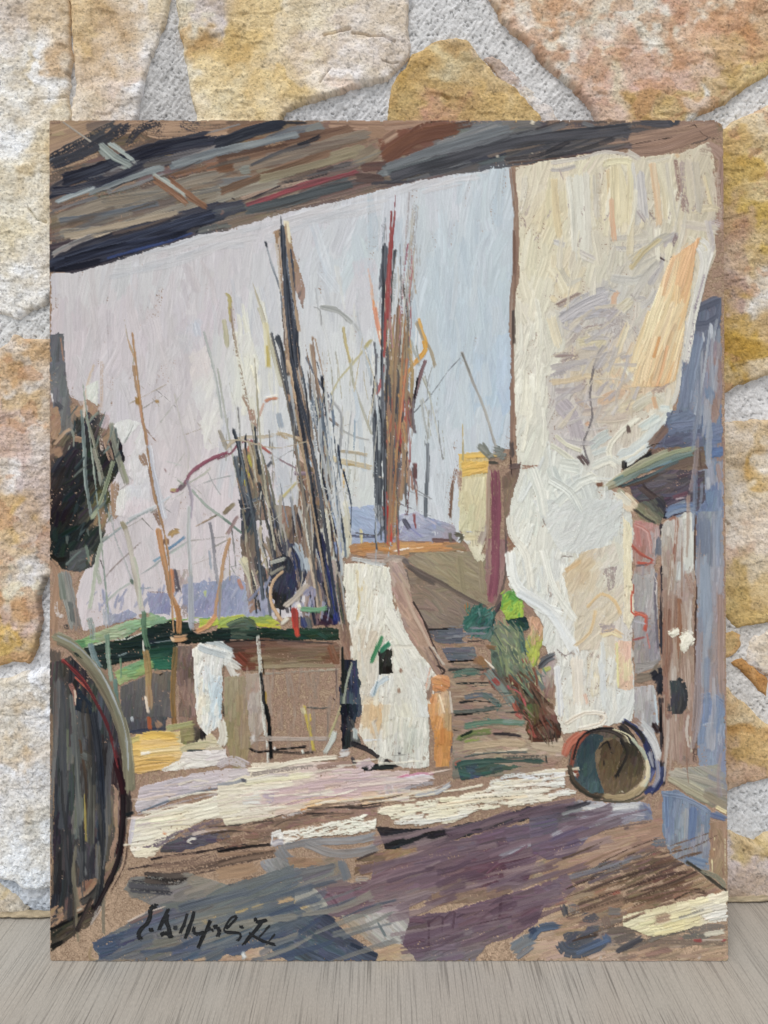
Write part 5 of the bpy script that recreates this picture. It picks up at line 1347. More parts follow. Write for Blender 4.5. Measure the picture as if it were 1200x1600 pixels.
F 110,350 130,230 220,160 330,140 430,170 520,240 590,330 615,430 590,540 500,600 380,610 250,580 160,500;60 110 26;160,250:6c4438 200,230:3a3c42 300,300:4c453e 200,450:33454c 400,300:5a4c3a 350,400:685844 450,450:5c4e3e 250,380:3c4a50 400,520:5b4c3a 500,350:3e3a38 560,450:8a7a62 550,300:7c7058 300,560:4a4034;j20 v.05 h.8
F 160,330 200,220 290,190 330,220 270,330 300,420 330,540 250,530 180,460;85 100 30;34424a 190,300:2e4248 250,250:35424a 200,420:36484f 280,500:2c4046;j6 v.04 h.9
F 290,250 380,210 440,260 430,380 390,470 400,560 330,560 300,440 270,350;80 90 24;655642 340,240:6a563e 400,280:6e5c44 340,400:5f5040;j8 v.05 h.7
300,280 360,230 400,280 380,320;16;3a322c 2e2a28;h.9
360,270 390,310;22;24242a 302c2c;h1
440,220 480,330 450,400 390,480;26;26262c 2c2c32;h1.1
500,290 520,400 460,540;60;54483a 4c4034;h.7
540,300 570,420;34;2c2c30;h1
90,320 110,250 200,170;50;a0503c b46450;h1.7
180,200 300,150;22;c27c66 a85c48;h1.5
130,400 150,280 210,200;26;6c3428 833f30;h1.4
120,380 140,480 230,560 330,590;34;33322c 403c34;h1.3
150,400 170,460;30;7a3c2c;h1.2 d.1
220,180 310,155 400,175 460,220;30;2a2524 3a3432;h1.3
380,150 460,190 500,250;14;c8bc94 b0a880;h1.8
320,140 380,150;22;a06850 8a6450;h1.2
500,240 570,280 610,360 615,440;22;9aa48c b0b8a0;h1.7
600,370 610,450 580,530;20;a89c74 c0b490;h1.7
590,440 560,540 480,580 380,600;44;a08c6c 8f7c5e;h1.4 b1.3
530,520 540,540;30;b89c74;h1.3
330,600 450,610 540,600 590,570;16;4a4438 5c5444;h1.2
430,130 500,200 540,300;50;383430 2c2c30;h1.1
450,100 530,150 590,240 620,340 640,420;34;20284c 2a3058;h1.5
560,110 620,170 660,260 680,330;40;a2a8ac b9bab8;h1.7
620,300 650,400;40;6c7084 868a94;h1.2
600,480 640,400;50;3c4470 4c5480;h1.3
700,390 700,450 660,520 610,560;40;222a54 2c3360;h1.6
600,540 640,520;40;262c4c;h1.3
520,90 560,130;40;85695c;d.2
320,540 345,550;18;cfb4a0;h1.5
120,420 160,450;18;c4c2bc;d.35 h1.5
430,550 460,545;10;b0a48c;d.3
# foliage at the corner of the wall
@600,790,4
F 560,620 640,640 690,680 700,760 680,860 640,840 560,820 500,780 490,740;50 90 26;600,640:2f4f4a 650,660:3a5a54 560,740:2c5a50 620,730:2c4c4c 680,740:3c5c5c 560,790:44605c 670,820:4f6a60;j15 v.08 h1.2
500,760 560,700 620,640;40;1f5648 2c5c50;h1.5
590,640 600,700;16;5a7878;h1.2
F 260,780 500,760 480,860 330,860;2 100 30;4f5058 400,790:585a66 450,820:4c505c 350,830:4a4c54;j4 v.04 h.9 b1.2
260,775 450,765;16;1f1e22 2c2a2c;h.9
520,850 600,845 630,870;18;3a3030 4a3c38;h1
F 330,860 640,850 660,880 400,890;2 60 16;8a6e5a;v.05 h.4
F 360,890 570,880 580,960 400,970;3 110 30;565c62 450,920:4c525e 540,930:5a5c64;j4 v.04 h.9 b1.2
400,975 580,965;12;1e1c1e;h.9
F 380,980 700,980 700,1330 420,1330;2 90 22;8c705c 500,1010:86705c 600,1200:8a7160 500,1300:846c5c;v.05 h.5 b1.4
600,950 580,990;60;7e5a40 6c5036;h.8
420,990 660,1000;16;6c5c50;d.2
400,1025 660,1020;20;2e3434 3a3a38;h1
430,1060 520,1040 600,1040;50;34544a 50665a;d.1 h1.1
640,1030 600,1090;34;7a5040 6a5a50;d.2
450,1110 660,1110;16;26302e 3a3634;h1 d.05
480,1170 700,1150;24;9c856c 8a705c;d.1
500,1200 600,1180 690,1190;34;5c646c 4a525c;h1.1 b1.2
470,1230 560,1220 720,1230;14;2a2c2e;h1
430,1290 600,1280 720,1260;24;4a5450 2c3432;h1.1
440,1310 560,1300;14;1e2020
620,1180 720,1240;40;4c5c58;d.2
F 690,740 820,760 860,850 900,1000 900,1100 1000,1200 1000,1330 830,1300 760,1180 680,1060 660,900;-60 100 30;740,800:66705a 780,850:6a7458 720,1000:4a5c50 800,1000:66705c 850,1080:5c6a58 800,1120:3f4f4a 760,1100:5a3c34 850,1150:4c4438 900,1250:4a3c2c 850,1250:3c3c34 950,1300:40342a 740,1150:4a5850;j14 v.07 h1
640,880 700,890;30;6c4c34 7c5c3c;h1.1
680,920 700,940;40;3c4a44
700,1060 660,1100 720,1160;26;6b3c34 5c4a40;d.1
590,950 640,1000;50;8a6440 7c5838;h1.1
630,960 690,1020;14;d8cdb8;h1.6
640,1030 760,1180 820,1260;50;5f6e6c 6c7a70;d.1 h1.1
680,1080 720,1120;30;8c3430;d.1 h1.2
770,1130 800,1140;30;a8444c;h1.5
760,1080 840,1130 880,1230;30;5a2c20 4c2a20;h1.3
820,1220 840,1290;50;9c4c3c 7a4034;d.1 h1.2
F 740,560 800,520 850,560 880,640 870,700 760,710 730,650;60 60 26;790,560:4c8c3c 820,560:458038 760,640:8ab030 830,650:93ba38 780,690:8cae38;j25 v.07 h1.8
740,640 800,600;40;9ab838 84ac30;h2
790,560 830,590;40;4c9038 5c9c40;h2
820,540 840,570;14;ccc0a0;h1.6
F 760,710 880,690 910,760 860,800 800,770;-30 60 24;1f3c38 860,720:1c3434 850,780:345450;v.08 h1.4
920,600 950,640;30;7fa03c 8cb048;h1.7
880,620 920,660;60;7f6456 8c6c5c;h.6
850,790 880,940;40;3c5c50 466458;h1.3
F 890,700 960,700 1000,780 990,860 940,1010 900,960 880,850 920,780;75 70 22;950,740:c28a6c 980,790:bd7e62 930,780:a89a78 930,860:8c9a40 970,850:9aa838 920,940:93a23c 950,960:a8b440;j10 v.06 h1.4
930,720 980,790;24;cf9472;h1.5 d.1
940,900 940,1000;26;a8bc38 90a840;h1.7
870,950 890,990;30;8c3c38;d.1 h1.2
870,1000 900,1060;40;8a704c
F 1000,960 1070,910 1080,980 1050,1200 1000,1200 980,1080;80 80 24;1040,1050:a59890 1050,1150:8a6c60 1010,1180:7a5c50;v.06 h1
960,1010 1010,960 1070,930;50;34383e 5a5e62;h1.6 b1.4
990,1030 1040,1010;26;8c9a44 a0a850;h1.6
950,1030 1000,1160;34;4c5658 5f6a64;h1.3
880,1100 1000,1060;50;50605a 5c6a60;d.05 h1.1
900,1100 960,1200 1050,1280;60;4c342a 5a4034;h1.1
1000,1240 1040,1320;60;6a5044;d.1
@600,1100,4
F 870,0 1050,0 1110,160 1100,210 930,240 880,160 900,80;-75 90 30;920,60:5c5c34 960,80:4a3426 1000,120:4c3226 1050,120:6a5040 1080,190:2c2624 960,200:4a2a24 1000,50:6b4c3c 900,30:3c5a34;j12 v.08 h1.1
820,50 860,80;40;7c3a34 9c4c44;d.1 h1.3
900,160 950,210;26;8c4438;d.15 h1.3
1010,10 1060,60;30;8a6c5c;d.2
# stair parapet coping (pink)
@600,790,4
F 30,330 110,340 130,400 160,500 180,590 240,700 290,830 380,990 380,1040 330,1060 290,1010 240,950 140,800 80,620 40,480;-60 150 30;80,380:a88f82 70,450:a0837c 110,500:a38c76 80,560:a37e72 120,650:a88470 160,700:a3836e 150,780:a08074 220,820:a3826c 260,920:9c7e6a 310,960:917462 340,1020:8a6c5c;j5 v.04 h1.2 b1.2
110,480 160,620 240,780 300,900;20;bba08a b0907a;h1.4
0,350 60,320 130,330;30;9c8c80 a89888;h1.4
50,340 100,350;20;b8a494
240,700 300,850 360,990;12;3f3430 6c5a4c;h.9
300,880 350,960 380,1000;16;d2c6b4 b0a090;h1.7
280,880 330,960 360,1040;10;4a3e3c
330,1000 380,1030 350,1060;16;352b2a;h.9
180,600 250,720 300,850;14;2c2626 473a36;h.9
# white wall under coping right edge + orange post
F 20,400 40,380 40,480 60,620 110,740 180,860 250,960 290,1020 260,1150 280,1320 60,1320 60,1000 60,880 20,700;-70 110 34;10,450:d8d8c6 20,560:dadacb 60,700:d9d8c8 120,860:d5d4c4 200,980:d4d3c4 230,1080:cfcfc6 200,1200:d0d2c6 60,980:d8d8cb 100,1100:cfcdbd 0,820:d9d8c8 -40,720:d6d4c6 0,1100:cccabc 150,1280:d3d0ba 240,1280:d0d2cc 60,1200:cbc9ba 50,900:d0cdbc;j8 v.025 h1.5
20,640 120,820 220,960;50;dcdccc e2e0d0;h1.9 b1.2
180,880 60,880;26;cfcab8
0,920 10,1040;30;cbc8bc
60,640 100,720 130,790;10;8c9cac b0a49c;d.35
290,1010 260,1150;14;cf9c84;d.3
100,1020 110,1040;24;8a6a58;d.15
90,1140 95,1170;26;8c7260;d.2
F 290,1080 340,1050 400,1060 415,1130 380,1170 300,1150;-30 60 24;c87e48 350,1070:cc8a5c 390,1120:c07848;v.05 h1.8
F 280,1180 400,1160 420,1240 425,1500 320,1500 300,1300;86 90 26;310,1220:cf8044 360,1220:d6b08c 400,1220:a88c6c 340,1320:cc8244 400,1320:a0845e 350,1420:c27838;j5 v.05 h1.7
345,1180 380,1300;16;e4cba4 d8b690;h2
270,1150 290,1200;30;7c6456;h.7
410,1160 425,1300;14;b4a898;h1.3
@340,790,4
0,1050 30,1060;1;000000
# left dark crown and trunks on left side
@60,480,4
F 75,180 130,160 170,400 210,640 260,680 290,660 380,640 440,720 520,850 540,950 490,1050 440,1130 460,1250 430,1320 400,1500 340,1620 260,1650 160,1640 75,1600;60 120 26;110,200:56585e 130,350:5e6068 150,500:686864 170,600:5b5c60 170,720:5e5e5c 100,650:946f54 110,760:96745a 80,500:b9a49c 120,820:5a4638 110,900:9a765a 230,640:9a755a 320,600:96725a 330,700:2a2e34 250,750:242a30 450,780:8a6c56 490,900:1f2428 300,850:262b30 200,900:2c2e36 130,950:22262c 200,1000:23282c 120,1100:332c30 200,1150:202628 250,1200:1e282a 120,1200:2c2428 160,1300:221c20 300,1050:262c2c 370,950:2a2e30 440,950:24262a 440,1050:2e2e26 400,1200:4c4c30 300,1400:202c2c 200,1450:1c282a 120,1500:1c2426 280,1550:3c3f3c 400,1300:8a6c54;j14 v.07 h.9 b1.2
F 75,170 160,170 170,420 210,700 240,780 130,800 75,500;82 140 34;120,220:4e5258 130,330:585b62 145,480:5f6367 165,620:5e6064 180,720:64645f;j3 v.04 h1 b1.2
140,190 160,340;12;8a6a5a;d.2
110,600 150,640;40;44464c 4c4e54;h1
85,540 95,600;12;d0ccca;h1.3
F 80,640 130,620 140,760 120,830 80,820;60 60 20;97745a;v.05 h.4
F 210,650 290,600 300,680 250,690;20 50 18;96745a;v.05 h.4
300,580 330,600 370,640;60;96735a 8a6a54;h.4
100,860 170,780 210,760;20;a8866a;h.6
220,820 280,830;34;9a785e 8a6c54;h.5
100,920 140,900;60;9a785c 906e54;h.5
@60,790,4
80,340 130,440 100,700 90,900;60;957359 8a6a54;b1.5 h.4
160,420 200,620 240,780;80;6e7272 7f827c;h1 b1.4
140,420 160,600;40;5c665c 767c74;h1
230,640 250,800;40;6c6460 84746a;d.15
200,600 220,740;30;555a58;h1
110,600 120,680 170,690;26;c8beb8 b8aca4;d.2 h1.3
160,750 190,760;30;3c3a38;d.3
F 200,290 310,250 300,380 260,415 180,400;30 90 30;44484a 250,330:4c5050;v.05 h1
80,300 120,340 180,330;30;1e1e1c 2a2620;h1
F 300,330 340,300 330,380;60 30 16;9c7a64;h.4
# branches in crown
@60,480,4
275,640 290,900 300,1100 335,1320;24;5c6c6c 7c8c88;h1.2
300,680 350,850 400,1050 420,1150;22;6c6c5c 8a8a78;h1.2 d.1
340,880 400,1080;20;8c8878 5f6456;h1.2
400,340 395,600 390,780 400,900;20;b09888 c8b4a8;d.25 h1.2
350,360 310,480 290,600 285,700;18;c2ac98 cfc2b4;d.15 h1.3
F 300,500 380,460 370,620 310,570;80 50 20;d2d6cc 350,520:cdd3c8;h1.3
F 300,580 370,640 360,690 310,660;70 40 16;96745c;h.4
460,720 470,820 520,1000 560,1110;40;8a8878 74786a;h1.3 b1.3
420,830 460,960;40;8c6f5c 9a7c68;d.15
470,960 430,1100 390,1220 330,1330;28;6c7a60 8f9a7c;h1.4
520,960 560,1100;26;93957c 7c8068;h1.3
480,1100 480,1280 440,1330;60;94745c 86684f;d.1
F 470,740 530,860 620,740 640,740 600,900 540,1000 600,1100 500,1150 480,1300 600,1320 700,1320 700,1000 640,720 520,700;80 60 20;c9cacc 500,780:d3d6d2 560,980:d0c6c8 520,1180:d6d8d0 600,1150:c6c8cf 600,1250:cfc2c8;v.02 h1.1
540,850 600,730;10;8d9490;h1
410,760 430,700 440,640;40;c6b6c2 cdc0ca;o.7
# main thin trunk left
540,80 560,200 600,300 590,360;12;8a8a78 9c8c70;t-.6
560,200 600,320;12;b09070;h1.2
595,360 610,480 630,560 650,700 680,820;20;8c6c4c 9a7458;h1.3
620,560 625,610;30;86602e;h1.4
640,580 650,700;16;c08468 b0705c;h1.3
650,700 690,880;14;9c6a5a;d.1
670,760 740,840;14;8c7468;d.2
640,920 680,990;50;8c6c54 7e6250;d.2 h.6
690,860 710,1000 750,1160 790,1330;46;a5aab8 c2c4cc;h1.3 b1.4
690,1000 720,1150 740,1240;18;745c50 8a6c58;h1 d.1
740,1270 750,1330;34;5f4a40;d.15
745,580 745,595;26;8f6836 a07840;h1
480,380 460,430;60;b3adb4 bfb9c0;o.6
60,620 60,640;1;c8c0c0
F 860,100 940,60 1020,80 1000,220 940,300 880,260;70 60 24;b8b4bc 920,200:b0b4b8 980,130:b9c0cc 900,100:b3a8b0;h.9 v.03 o.4 r3
980,90 1000,180;50;b4bccb c2c8d0;h.9 o.8
F 940,300 1060,250 1100,500 1140,700 1130,880 1060,900 960,500;80 150 34;d1d0ce 1020,400:d3c9c6 1060,500:d6d7cf 1080,700:d8d8d0 1000,550:cfd2d2;v.015 h1 b.8 o.6 r3
1035,150 1070,280 1110,450 1150,700;18;8a9490 a4aaa6;h1.2
1130,770 1180,880;24;7c7058 8c867c;h1.1
1160,80 1180,180 1180,260;28;a29e7c b0aa8c;h1.2
1190,0 1200,60;14;a89a5c
850,540 900,760 940,900 930,1080;12;a8a498 b4b0ac;o.7
830,1150 880,1140 930,1080 960,1030 1060,960 1200,900;26;6f3c4c 7c4050;h1.6
830,1140 860,1145;26;94804c a08c5c;h1.4
880,1140 920,1100;30;5c5258 6a565c;h1.5
930,1080 960,1200 950,1330;20;7c7480 9a90a0;h1.2
960,1140 1050,1240 1160,1320;18;7c8c84 8c988e;h1.3
940,1100 1040,1040 1080,1000;14;94988c a8a89c;h1
870,1080 910,1110;14;8c9488
740,1240 640,1290 560,1330;20;a8b0b4 c6ccd0;h1.3
740,1240 830,1180;10;b0b8c0
790,1010 800,1030;16;8c7474;h1
1160,1290 1200,1250;30;7a6a50 6c6050;h1.2
1070,1320 1120,1300;14;5c5848
@60,790,4
440,40 450,110;20;7c8878 8a9082;h1.1
450,0 480,200 540,340 590,470;14;a8a8a8 8c9494;d.15 h1
720,20 620,70 540,120 400,230;16;9aa4a8 7c8888;d.15 h1.2
400,220 440,190;24;6f7a74 87908a;h1.1
400,230 370,330 340,550 320,650;26;8f9a88 a8b09c;h1.3
380,300 370,400 390,500;24;98a090 84907c;d.1 h1.2
390,340 410,400;12;3c3c3c 5c5a54;h1
300,250 320,360;20;5c6c60
410,470 440,420 520,340 640,230;9;7f7470 9a8c84;d.2
420,610 500,530 580,480;12;8c9490 a4aaa4;h1.2
580,460 600,490;26;4c5c54 5c6c5c;h1.3
530,100 570,230 600,400 630,560 650,660;34;9c9484 b0aa9c;h1.4 b1.3
520,100 550,150;30;8a8268 7c745c;h1.4
600,320 630,460 640,640;20;b9bba8 a8ae98;h1.4
640,430 720,380 830,290 940,220;12;8c9494 a0a4a4;h1.2
720,350 780,310;20;5a86a4 7c9cb4;h1.5
810,270 860,240 920,190;20;44688c 6c8cac;h1.5
830,300 920,240;12;a4b0a8
950,220 1200,190;8;9a9490 aca4a4;d.1
960,370 1200,280;8;a89c98;d.2
640,520 720,510;14;7c8a98;d.3
F 840,400 940,400 940,500 880,520;85 50 20;8a7a74 880,440:9a8a84 920,450:b8a8ac;v.05 h.8 d.1
850,400 880,550;34;44424a 585058;h1 d.05
F 680,540 820,550 830,680 700,680;70 60 24;7c80a0 750,600:8488a8 800,640:7478a0;j10 v.04 h1
690,540 790,540;12;7c6868;d.3
F 900,500 1040,470 1060,480 1180,460 1200,520 1200,690 960,700 900,640;72 70 26;960,560:8489a6 1040,540:7f8aac 1150,520:7c86a0 1100,620:8a88ac 1180,640:8088a8 1000,640:7a7ea4;j10 v.04 h1
1040,530 1050,570;20;a4b46c;d.1 h1.2
F 420,660 500,680 560,640 620,680 600,700 440,750;60 40 20;8488a4 450,700:8c90a0 560,660:8890ac;v.04 h1
F 180,860 300,820 420,770 560,720 680,700 700,670 800,700 820,740 640,760 560,820 440,840 340,870 220,910;10 90 22;220,870:4c7c4c 300,840:6c9a5c 400,800:8c9a74 500,760:8ca47c 600,740:7ca478 700,710:7c9c70 780,720:6c9474 600,780:5c8c64 500,800:94a480 260,890:3c6c44;j8 v.06 h1.5
630,690 700,680;24;8a705c;d.1
F 220,920 340,880 440,850 560,820 640,800 680,760 830,720 940,730 960,780 1000,800 1200,770 1200,840 1000,860 880,860 850,1000 830,1030 720,1020 640,960 440,1000 420,1030 340,1000;4 150 30;400,920:22302e 300,930:26322c 550,900:1f2c2c 700,850:1c2a2c 800,780:1e2c2c 880,760:22302c 700,960:24503c 780,980:1f5240 900,840:1e2c28 1100,810:1a2a26 1180,800:1c2c28 600,860:20302c;j4 v.06 h1.1 b1.2
450,840 560,830 660,790;10;b9beb0 6c7a6c;h1.5 d.2
280,890 420,850;10;9aac90;h1.4 d.1
500,940 560,920;10;6c7c80 4c5c5c;h1.2 d.1
700,860 840,840;6;5c6a6c
F 1010,710 1120,700 1130,740 1060,770 1000,760;20 60 20;9cb038 1080,730:acc038;v.06 h1.5
1130,740 1200,700;40;a0b83c 84a048;h1.5
F 470,1040 560,1000 660,960 740,980 700,1040 620,1070 510,1120;12 80 22;5f8c54 500,1070:7c9c5c 600,1000:5c8860 650,1040:7c9c50 540,1100:98a86c;v.06 h1.4
720,1000 820,990;60;1f5844 265c44;h1.3
880,880 880,1000;50;20403c 2a4c44;h1.2
F 510,1130 740,1030 830,1040 840,1320 520,1320;86 120 34;600,1100:565452 750,1080:5c564e 560,1200:4c4c4e 800,1150:545050 700,1250:504e50 600,1300:4a4a4c;j4 v.04 h.8
720,1030 780,1040;30;8c6f58 7c604c;d.15
760,1060 780,1045;10;1e1a1a;h1
F 860,880 960,870 980,1100 990,1320 880,1320;88 90 22;920,950:6c5850 900,1100:7c6258 950,1200:8a6e60 900,1250:6a544a 930,1050:4c4038;v.06 h.6
350,1020 430,1060 450,1180;50;8f705a 7c6250;h.4
# sticks over hedge
320,700 340,800 330,850;40;6c7c78 8c9890;d.15 h1.2
330,860 350,940 390,1020;40;74888a 5c7478;h1.7
420,640 430,760;40;8a92a0 a8acb4;d.1 h1.3
430,800 440,950 460,1100;32;8a9c8c 5f7c68;h1.7 b1.3
480,1080 500,1320;30;5c7870 48645c;h1.5
660,660 665,800 690,900;36;3c5c44 4c6c54;h1.4
655,840 665,960;12;c6c6b8;h1.3 d.1
670,900 690,1020 690,1200;44;8a6c40 93784c;h1.6
690,1120 700,1280;40;a88c6c 94704c;h1.5
670,1190 690,1300;20;d8c4ac;h1.9
515,950 520,1080;16;6c8c6c 4c6c54;h1.2
750,140 770,260 800,400 830,560 870,640 880,800;36;8a6440 b07444;h1.7
730,40 770,130;36;6c5448 8a7060;h1.2 d.1
820,190 850,160 880,165;40;8a6a3c 9c7a48;h1.6
800,200 800,240;36;7c5434 60483c;h1.4
830,400 840,560;34;c4764a bb6a40;h1.7
860,620 885,700 875,810;26;97643c a87040;h1.6
900,0 900,200;1;c0b0b0
945,0 940,200 955,480 950,760;26;9aa09c aab0b4;h1.4 b1.3
950,440 960,780;36;9096a0 a6aab0;h1.3
1070,100 1090,200 1110,400 1130,500;22;6c6c74 8c8c94;h1.3
1070,280 1080,400;20;8c98a8;h1.1
1200,200 1160,330 1140,480 1110,620 1110,700;22;b07c54 a8805c;h1.5
1140,480 1130,720;16;8c8070 7c7c80
1110,680 1060,750 980,790;32;d08c5c c47c4c;h1.7
840,830 890,830 940,815;36;cf9c74 bd8454;h1.9
830,820 850,850;20;dcb890;h1.9
860,880 850,1000 840,1200 850,1330;32;6c5430 8a6438;h1.5
1010,760 1000,840;1;808080
985,130 1060,90 1100,70;12;b89878 7c6c5c;h1.2
910,620 920,700;40;8a7c78;d.3
# bench right lower ground
@860,1100,4
F -140,700 0,640 200,600 400,620 560,610 620,620 640,720 400,760 260,820 200,880 140,950 -20,970 -120,900;15 150 34;60,700:4c4450 200,650:8c8c94 350,650:b0b0b2 500,650:a0a0a8 600,660:74788c 100,780:5c5464 300,720:74707e 500,710:7c7c8a 150,880:54465a 60,920:5f4c5c;j5 v.05 h.9 b1.2
200,640 350,650 560,630;40;c6c8c6 a8acb2;h1.4 d.1
0,660 150,640 250,610;34;34323a 3c3a40;h.9
560,640 620,700;60;6c7488 5a6280;h1
0,830 160,740 400,680 600,690;30;8a8896 a5a2ac;h1.1 b1.4
0,860 200,780 260,810;50;4f4460 5c5068;h.9
240,820 400,770 640,730;14;6c5a54 5c4c4c;d.1
F 240,830 400,780 640,740 700,560 730,900 640,900 500,940 200,1040 -30,1100 -60,1040 140,950;14 150 26;300,880:9a7a66 500,820:967662 650,800:92705c 680,650:8c6b5a 200,1000:947560 60,1040:8c705a 600,880:86685a;j5 v.04 h.4 b1.5
460,780 490,770;16;5a4a48;h.7
340,820 350,800;8;4a3a38
F 700,540 800,540 1000,660 990,1040 840,1000 740,940 700,800;87 120 34;740,600:5c6f8c 800,620:6c7c94 720,750:5f7390 850,700:8c9098 800,800:7a8898 900,700:5a6c8c 950,750:6c7a90 780,900:6c7484 900,900:77777e 820,950:7a7c86 960,850:7f8088 940,980:6c7c92;j3 v.04 h1 b1.1
850,650 840,850;26;9a9c9c 848c98;h1.3
720,560 730,780;30;56698c 64789a;h1.2
890,640 880,860;50;546890 5c7090;h1.2
700,560 820,580 960,650 1000,680;26;5c6c88 7484a0;h1.4
1000,690 1090,720;36;50608a 586886;h1.1
840,960 980,1000;50;5a6e8c 6a7a92;h1.1
640,870 720,860;70;4c5460 5f646c;d.25 h.8
720,880 800,880;12;a4a8a8;d.3
F 990,740 1100,740 1110,1080 1060,1100 1000,1030;88 90 26;8f7058 1050,850:8d6f58 1040,1000:866c54 1080,900:92745c;v.04 h.4 b1.4
1025,830 1027,870;6;dccb90;h1.6
1020,905 1022,910;14;dccc94;h1.8
1088,940 1089,944;14;dccc94;h1.8
1008,970 1012,1060;6;d4c48c;h1.6 d.2
1090,840 1092,1080;6;cfc094;d.3
840,980 920,1030 1020,1110 1100,1170;24;4c4840 34322c;d.1 h.9
940,1040 1040,1080 1100,1150;30;6c6c5c 7c7860;d.1
F 0,1090 300,1000 500,930 640,890 740,950 860,1010 960,1080 1080,1170 900,1210 700,1260 500,1310 300,1440 0,1440;18 130 22;100,1100:8a6c58 300,1040:555058 450,980:60606c 250,1080:5a4a44 500,1050:6a5444 600,1100:553f36 700,1050:5c453a 800,1080:48362e 850,1130:563f34 400,1130:6f5442 300,1200:8c6a50 600,1180:6e5342 100,1250:8a6e58 500,1260:866850 300,1300:7a604e 850,1180:86664c 1000,1150:90725a 950,1100:8c6e56;j4 v.08 d.06 h.6 b1.5
0,1120 200,1060 400,1010 520,960;34;56525c 6c6c74;d.2 h.7
200,1180 420,1090 640,1020 800,990;22;3c302a 54423a;d.2 h.7
300,1200 520,1130 760,1060 860,1050;20;3f302a 54403a;d.2 h.7
440,1240 640,1170 860,1080;22;4a382e 5c483c;d.25 h.7
520,1260 740,1180 960,1150;16;52402f;d.25
900,1160 980,1180;26;4a3830;d.25
120,1140 100,1170;50;3c2438 4c2c40;h1.1
370,1200 440,1170;34;8c4438 7a4038;d.1 h1
640,940 660,945;16;8a3c44;h1
F -60,1130 100,1060 160,1150 60,1230 -80,1300;15 60 26;5c4c5c 60,1200:7a6260;v.05 h.6
@800,1370,3
F 0,80 120,40 190,80 110,180 80,240 0,290;18 110 30;5c4650 100,80:604a58 60,200:64505a 150,60:654e5c;v.04 h1
F 100,230 240,130 330,60 520,80 540,160 500,230 600,280 1015,220 1020,400 20,400 0,380 100,300;12 130 24;150,220:a4866c 300,230:93765c 160,300:b0917a 250,160:9a7c62 450,100:7c604c 400,300:6c6460 550,300:55504c 700,320:7a6454 900,320:85715f 600,370:a08068 800,370:a3846a 950,370:a8896c 100,350:a88a70 450,370:ab8f7a 650,260:4c4844 850,260:5c5854;j5 v.05 d.04 h.5 b1.4
0,340 60,300 110,280;60;4f5c6c 5f6870;h1.1
90,290 130,240 230,225;40;3c4c64 46556c;h1.6 b1.3
80,260 110,240;30;2c3850;h1.4
20,380 100,320;26;4c5462 6a6c70;h1
240,130 250,180;34;343840 4c4c50;h1.2
260,150 310,150;50;5c5c60 6c6660;d.25
225,305 250,345 320,350 440,300;58;434a56 3c4a64;h1.5 b1.3
F 240,260 340,250 380,200 420,180 400,280 300,340 240,330;20 80 30;484a50 350,220:4c4e54 280,290:444850;d.05 h1
440,270 450,310;34;445470 50607a;h1.5
300,360 460,290;20;46587a 505f74;h1.3
330,190 400,190;50;4c4a50;d.1 h1
450,160 510,160;40;5c5c60 66605c;h.9
430,180 450,240;40;6c5a50;d.15
490,350 560,310 620,280;30;4a4a50 3c3c42;h1.2
450,250 620,240;40;5a5048 645850;d.1
640,290 760,250 1000,230;36;5c5850 6c645c;d.15 h.8
700,300 1000,310;26;6c5c50;d.35
F 520,180 640,150 740,130 900,90 1015,60 1020,200 900,220 720,270 640,275 520,230;14 120 24;560,210:ddd4a8 700,160:d9cf9c 850,120:ddd09c 980,90:e2d8b4 650,250:ddd49c 850,200:dccb94 760,220:dcd090 980,180:d9d8cc 850,160:cfcab4 950,150:dcdac8 700,200:b0a080;j3 v.03 h2
670,200 740,180;40;8d7260 9c8064;h.7 d.1
780,190 900,150;14;9a9890 7a7468;d.25
900,270 1000,255;26;b4ae98 c6c0a8;h1.4
850,297 890,297;18;8c3c3c;h1.3
980,295 1000,295;14;8c3c3c
890,295 990,293;10;a89484
410,375 415,378;22;b0a498;h1.2
875,375 878,378;22;b4a494;h1.2
# ---------- last passes over everything
@0,0,1
G 210,1230 600,1180 690,1200 690,1225 600,1250 220,1320;7 4;70 4 60;ded6bc c8bca8 d8cdb8 b4a4a8 e4dfc8 cbb6a8;h1.6 o.8
G 600,1250 900,1190 900,1230 620,1280;8 4;50 4 26;e4dfc0 efe9d2 d8ccac cbc4b0;h2 o.85
G 330,1290 600,1240 600,1260 340,1310;8 6;50 3.5 30;6b5448 4a3d36 8a6f5a 2e2928;h.8 o.8
G 600,1300 900,1240 1000,1260 860,1380 600,1420;15 5;100 11 46;62505c 54424f 78666a 4a3a48 6b5560 846f70 5c4a54;h.9 o.75 b1.2
G 620,1400 860,1330 860,1440 640,1490;16 8;80 10 26;5c4a58 6b5a62 4f3d4a 7a6a6e;h.9 o.75 b1.2
G 160,1460 460,1370 580,1400 580,1490 180,1495;18 6;95 10 42;3f4a5a 586068 6e706a 4a5460 7a766a 36425a;h.9 o.75 b1.2
G 880,1330 1080,1310 1100,1400 900,1470;20 5;80 4 34;3f322b 5a473b 7c614c 4c3c34 94765e;h.7 d.12
G 84,1080 160,1100 190,1250 160,1400 84,1430;91 4;120 9 20;2c2f34 45484c 5f6060 3a3530 22252c 6a6450;h.9 o.8 b1.2
G 1080,540 1128,540 1128,1230 1085,1200;87 4;90 9 30;76849a 8a929e 66758e 9a9ca4 8a7a78;h1.1 o.7 b1.2
G 1035,820 1080,820 1080,1180 1035,1180;89 3;80 5 28;8a6c5c b5aca0 7a5848 9c8474 c4bfb4;h1.2 o.75 b1.2
G 300,1050 340,1050 340,1130 305,1130;89 6;40 5 10;dfe0d8 c0d2dc e8e4d4;h1.8 o.8
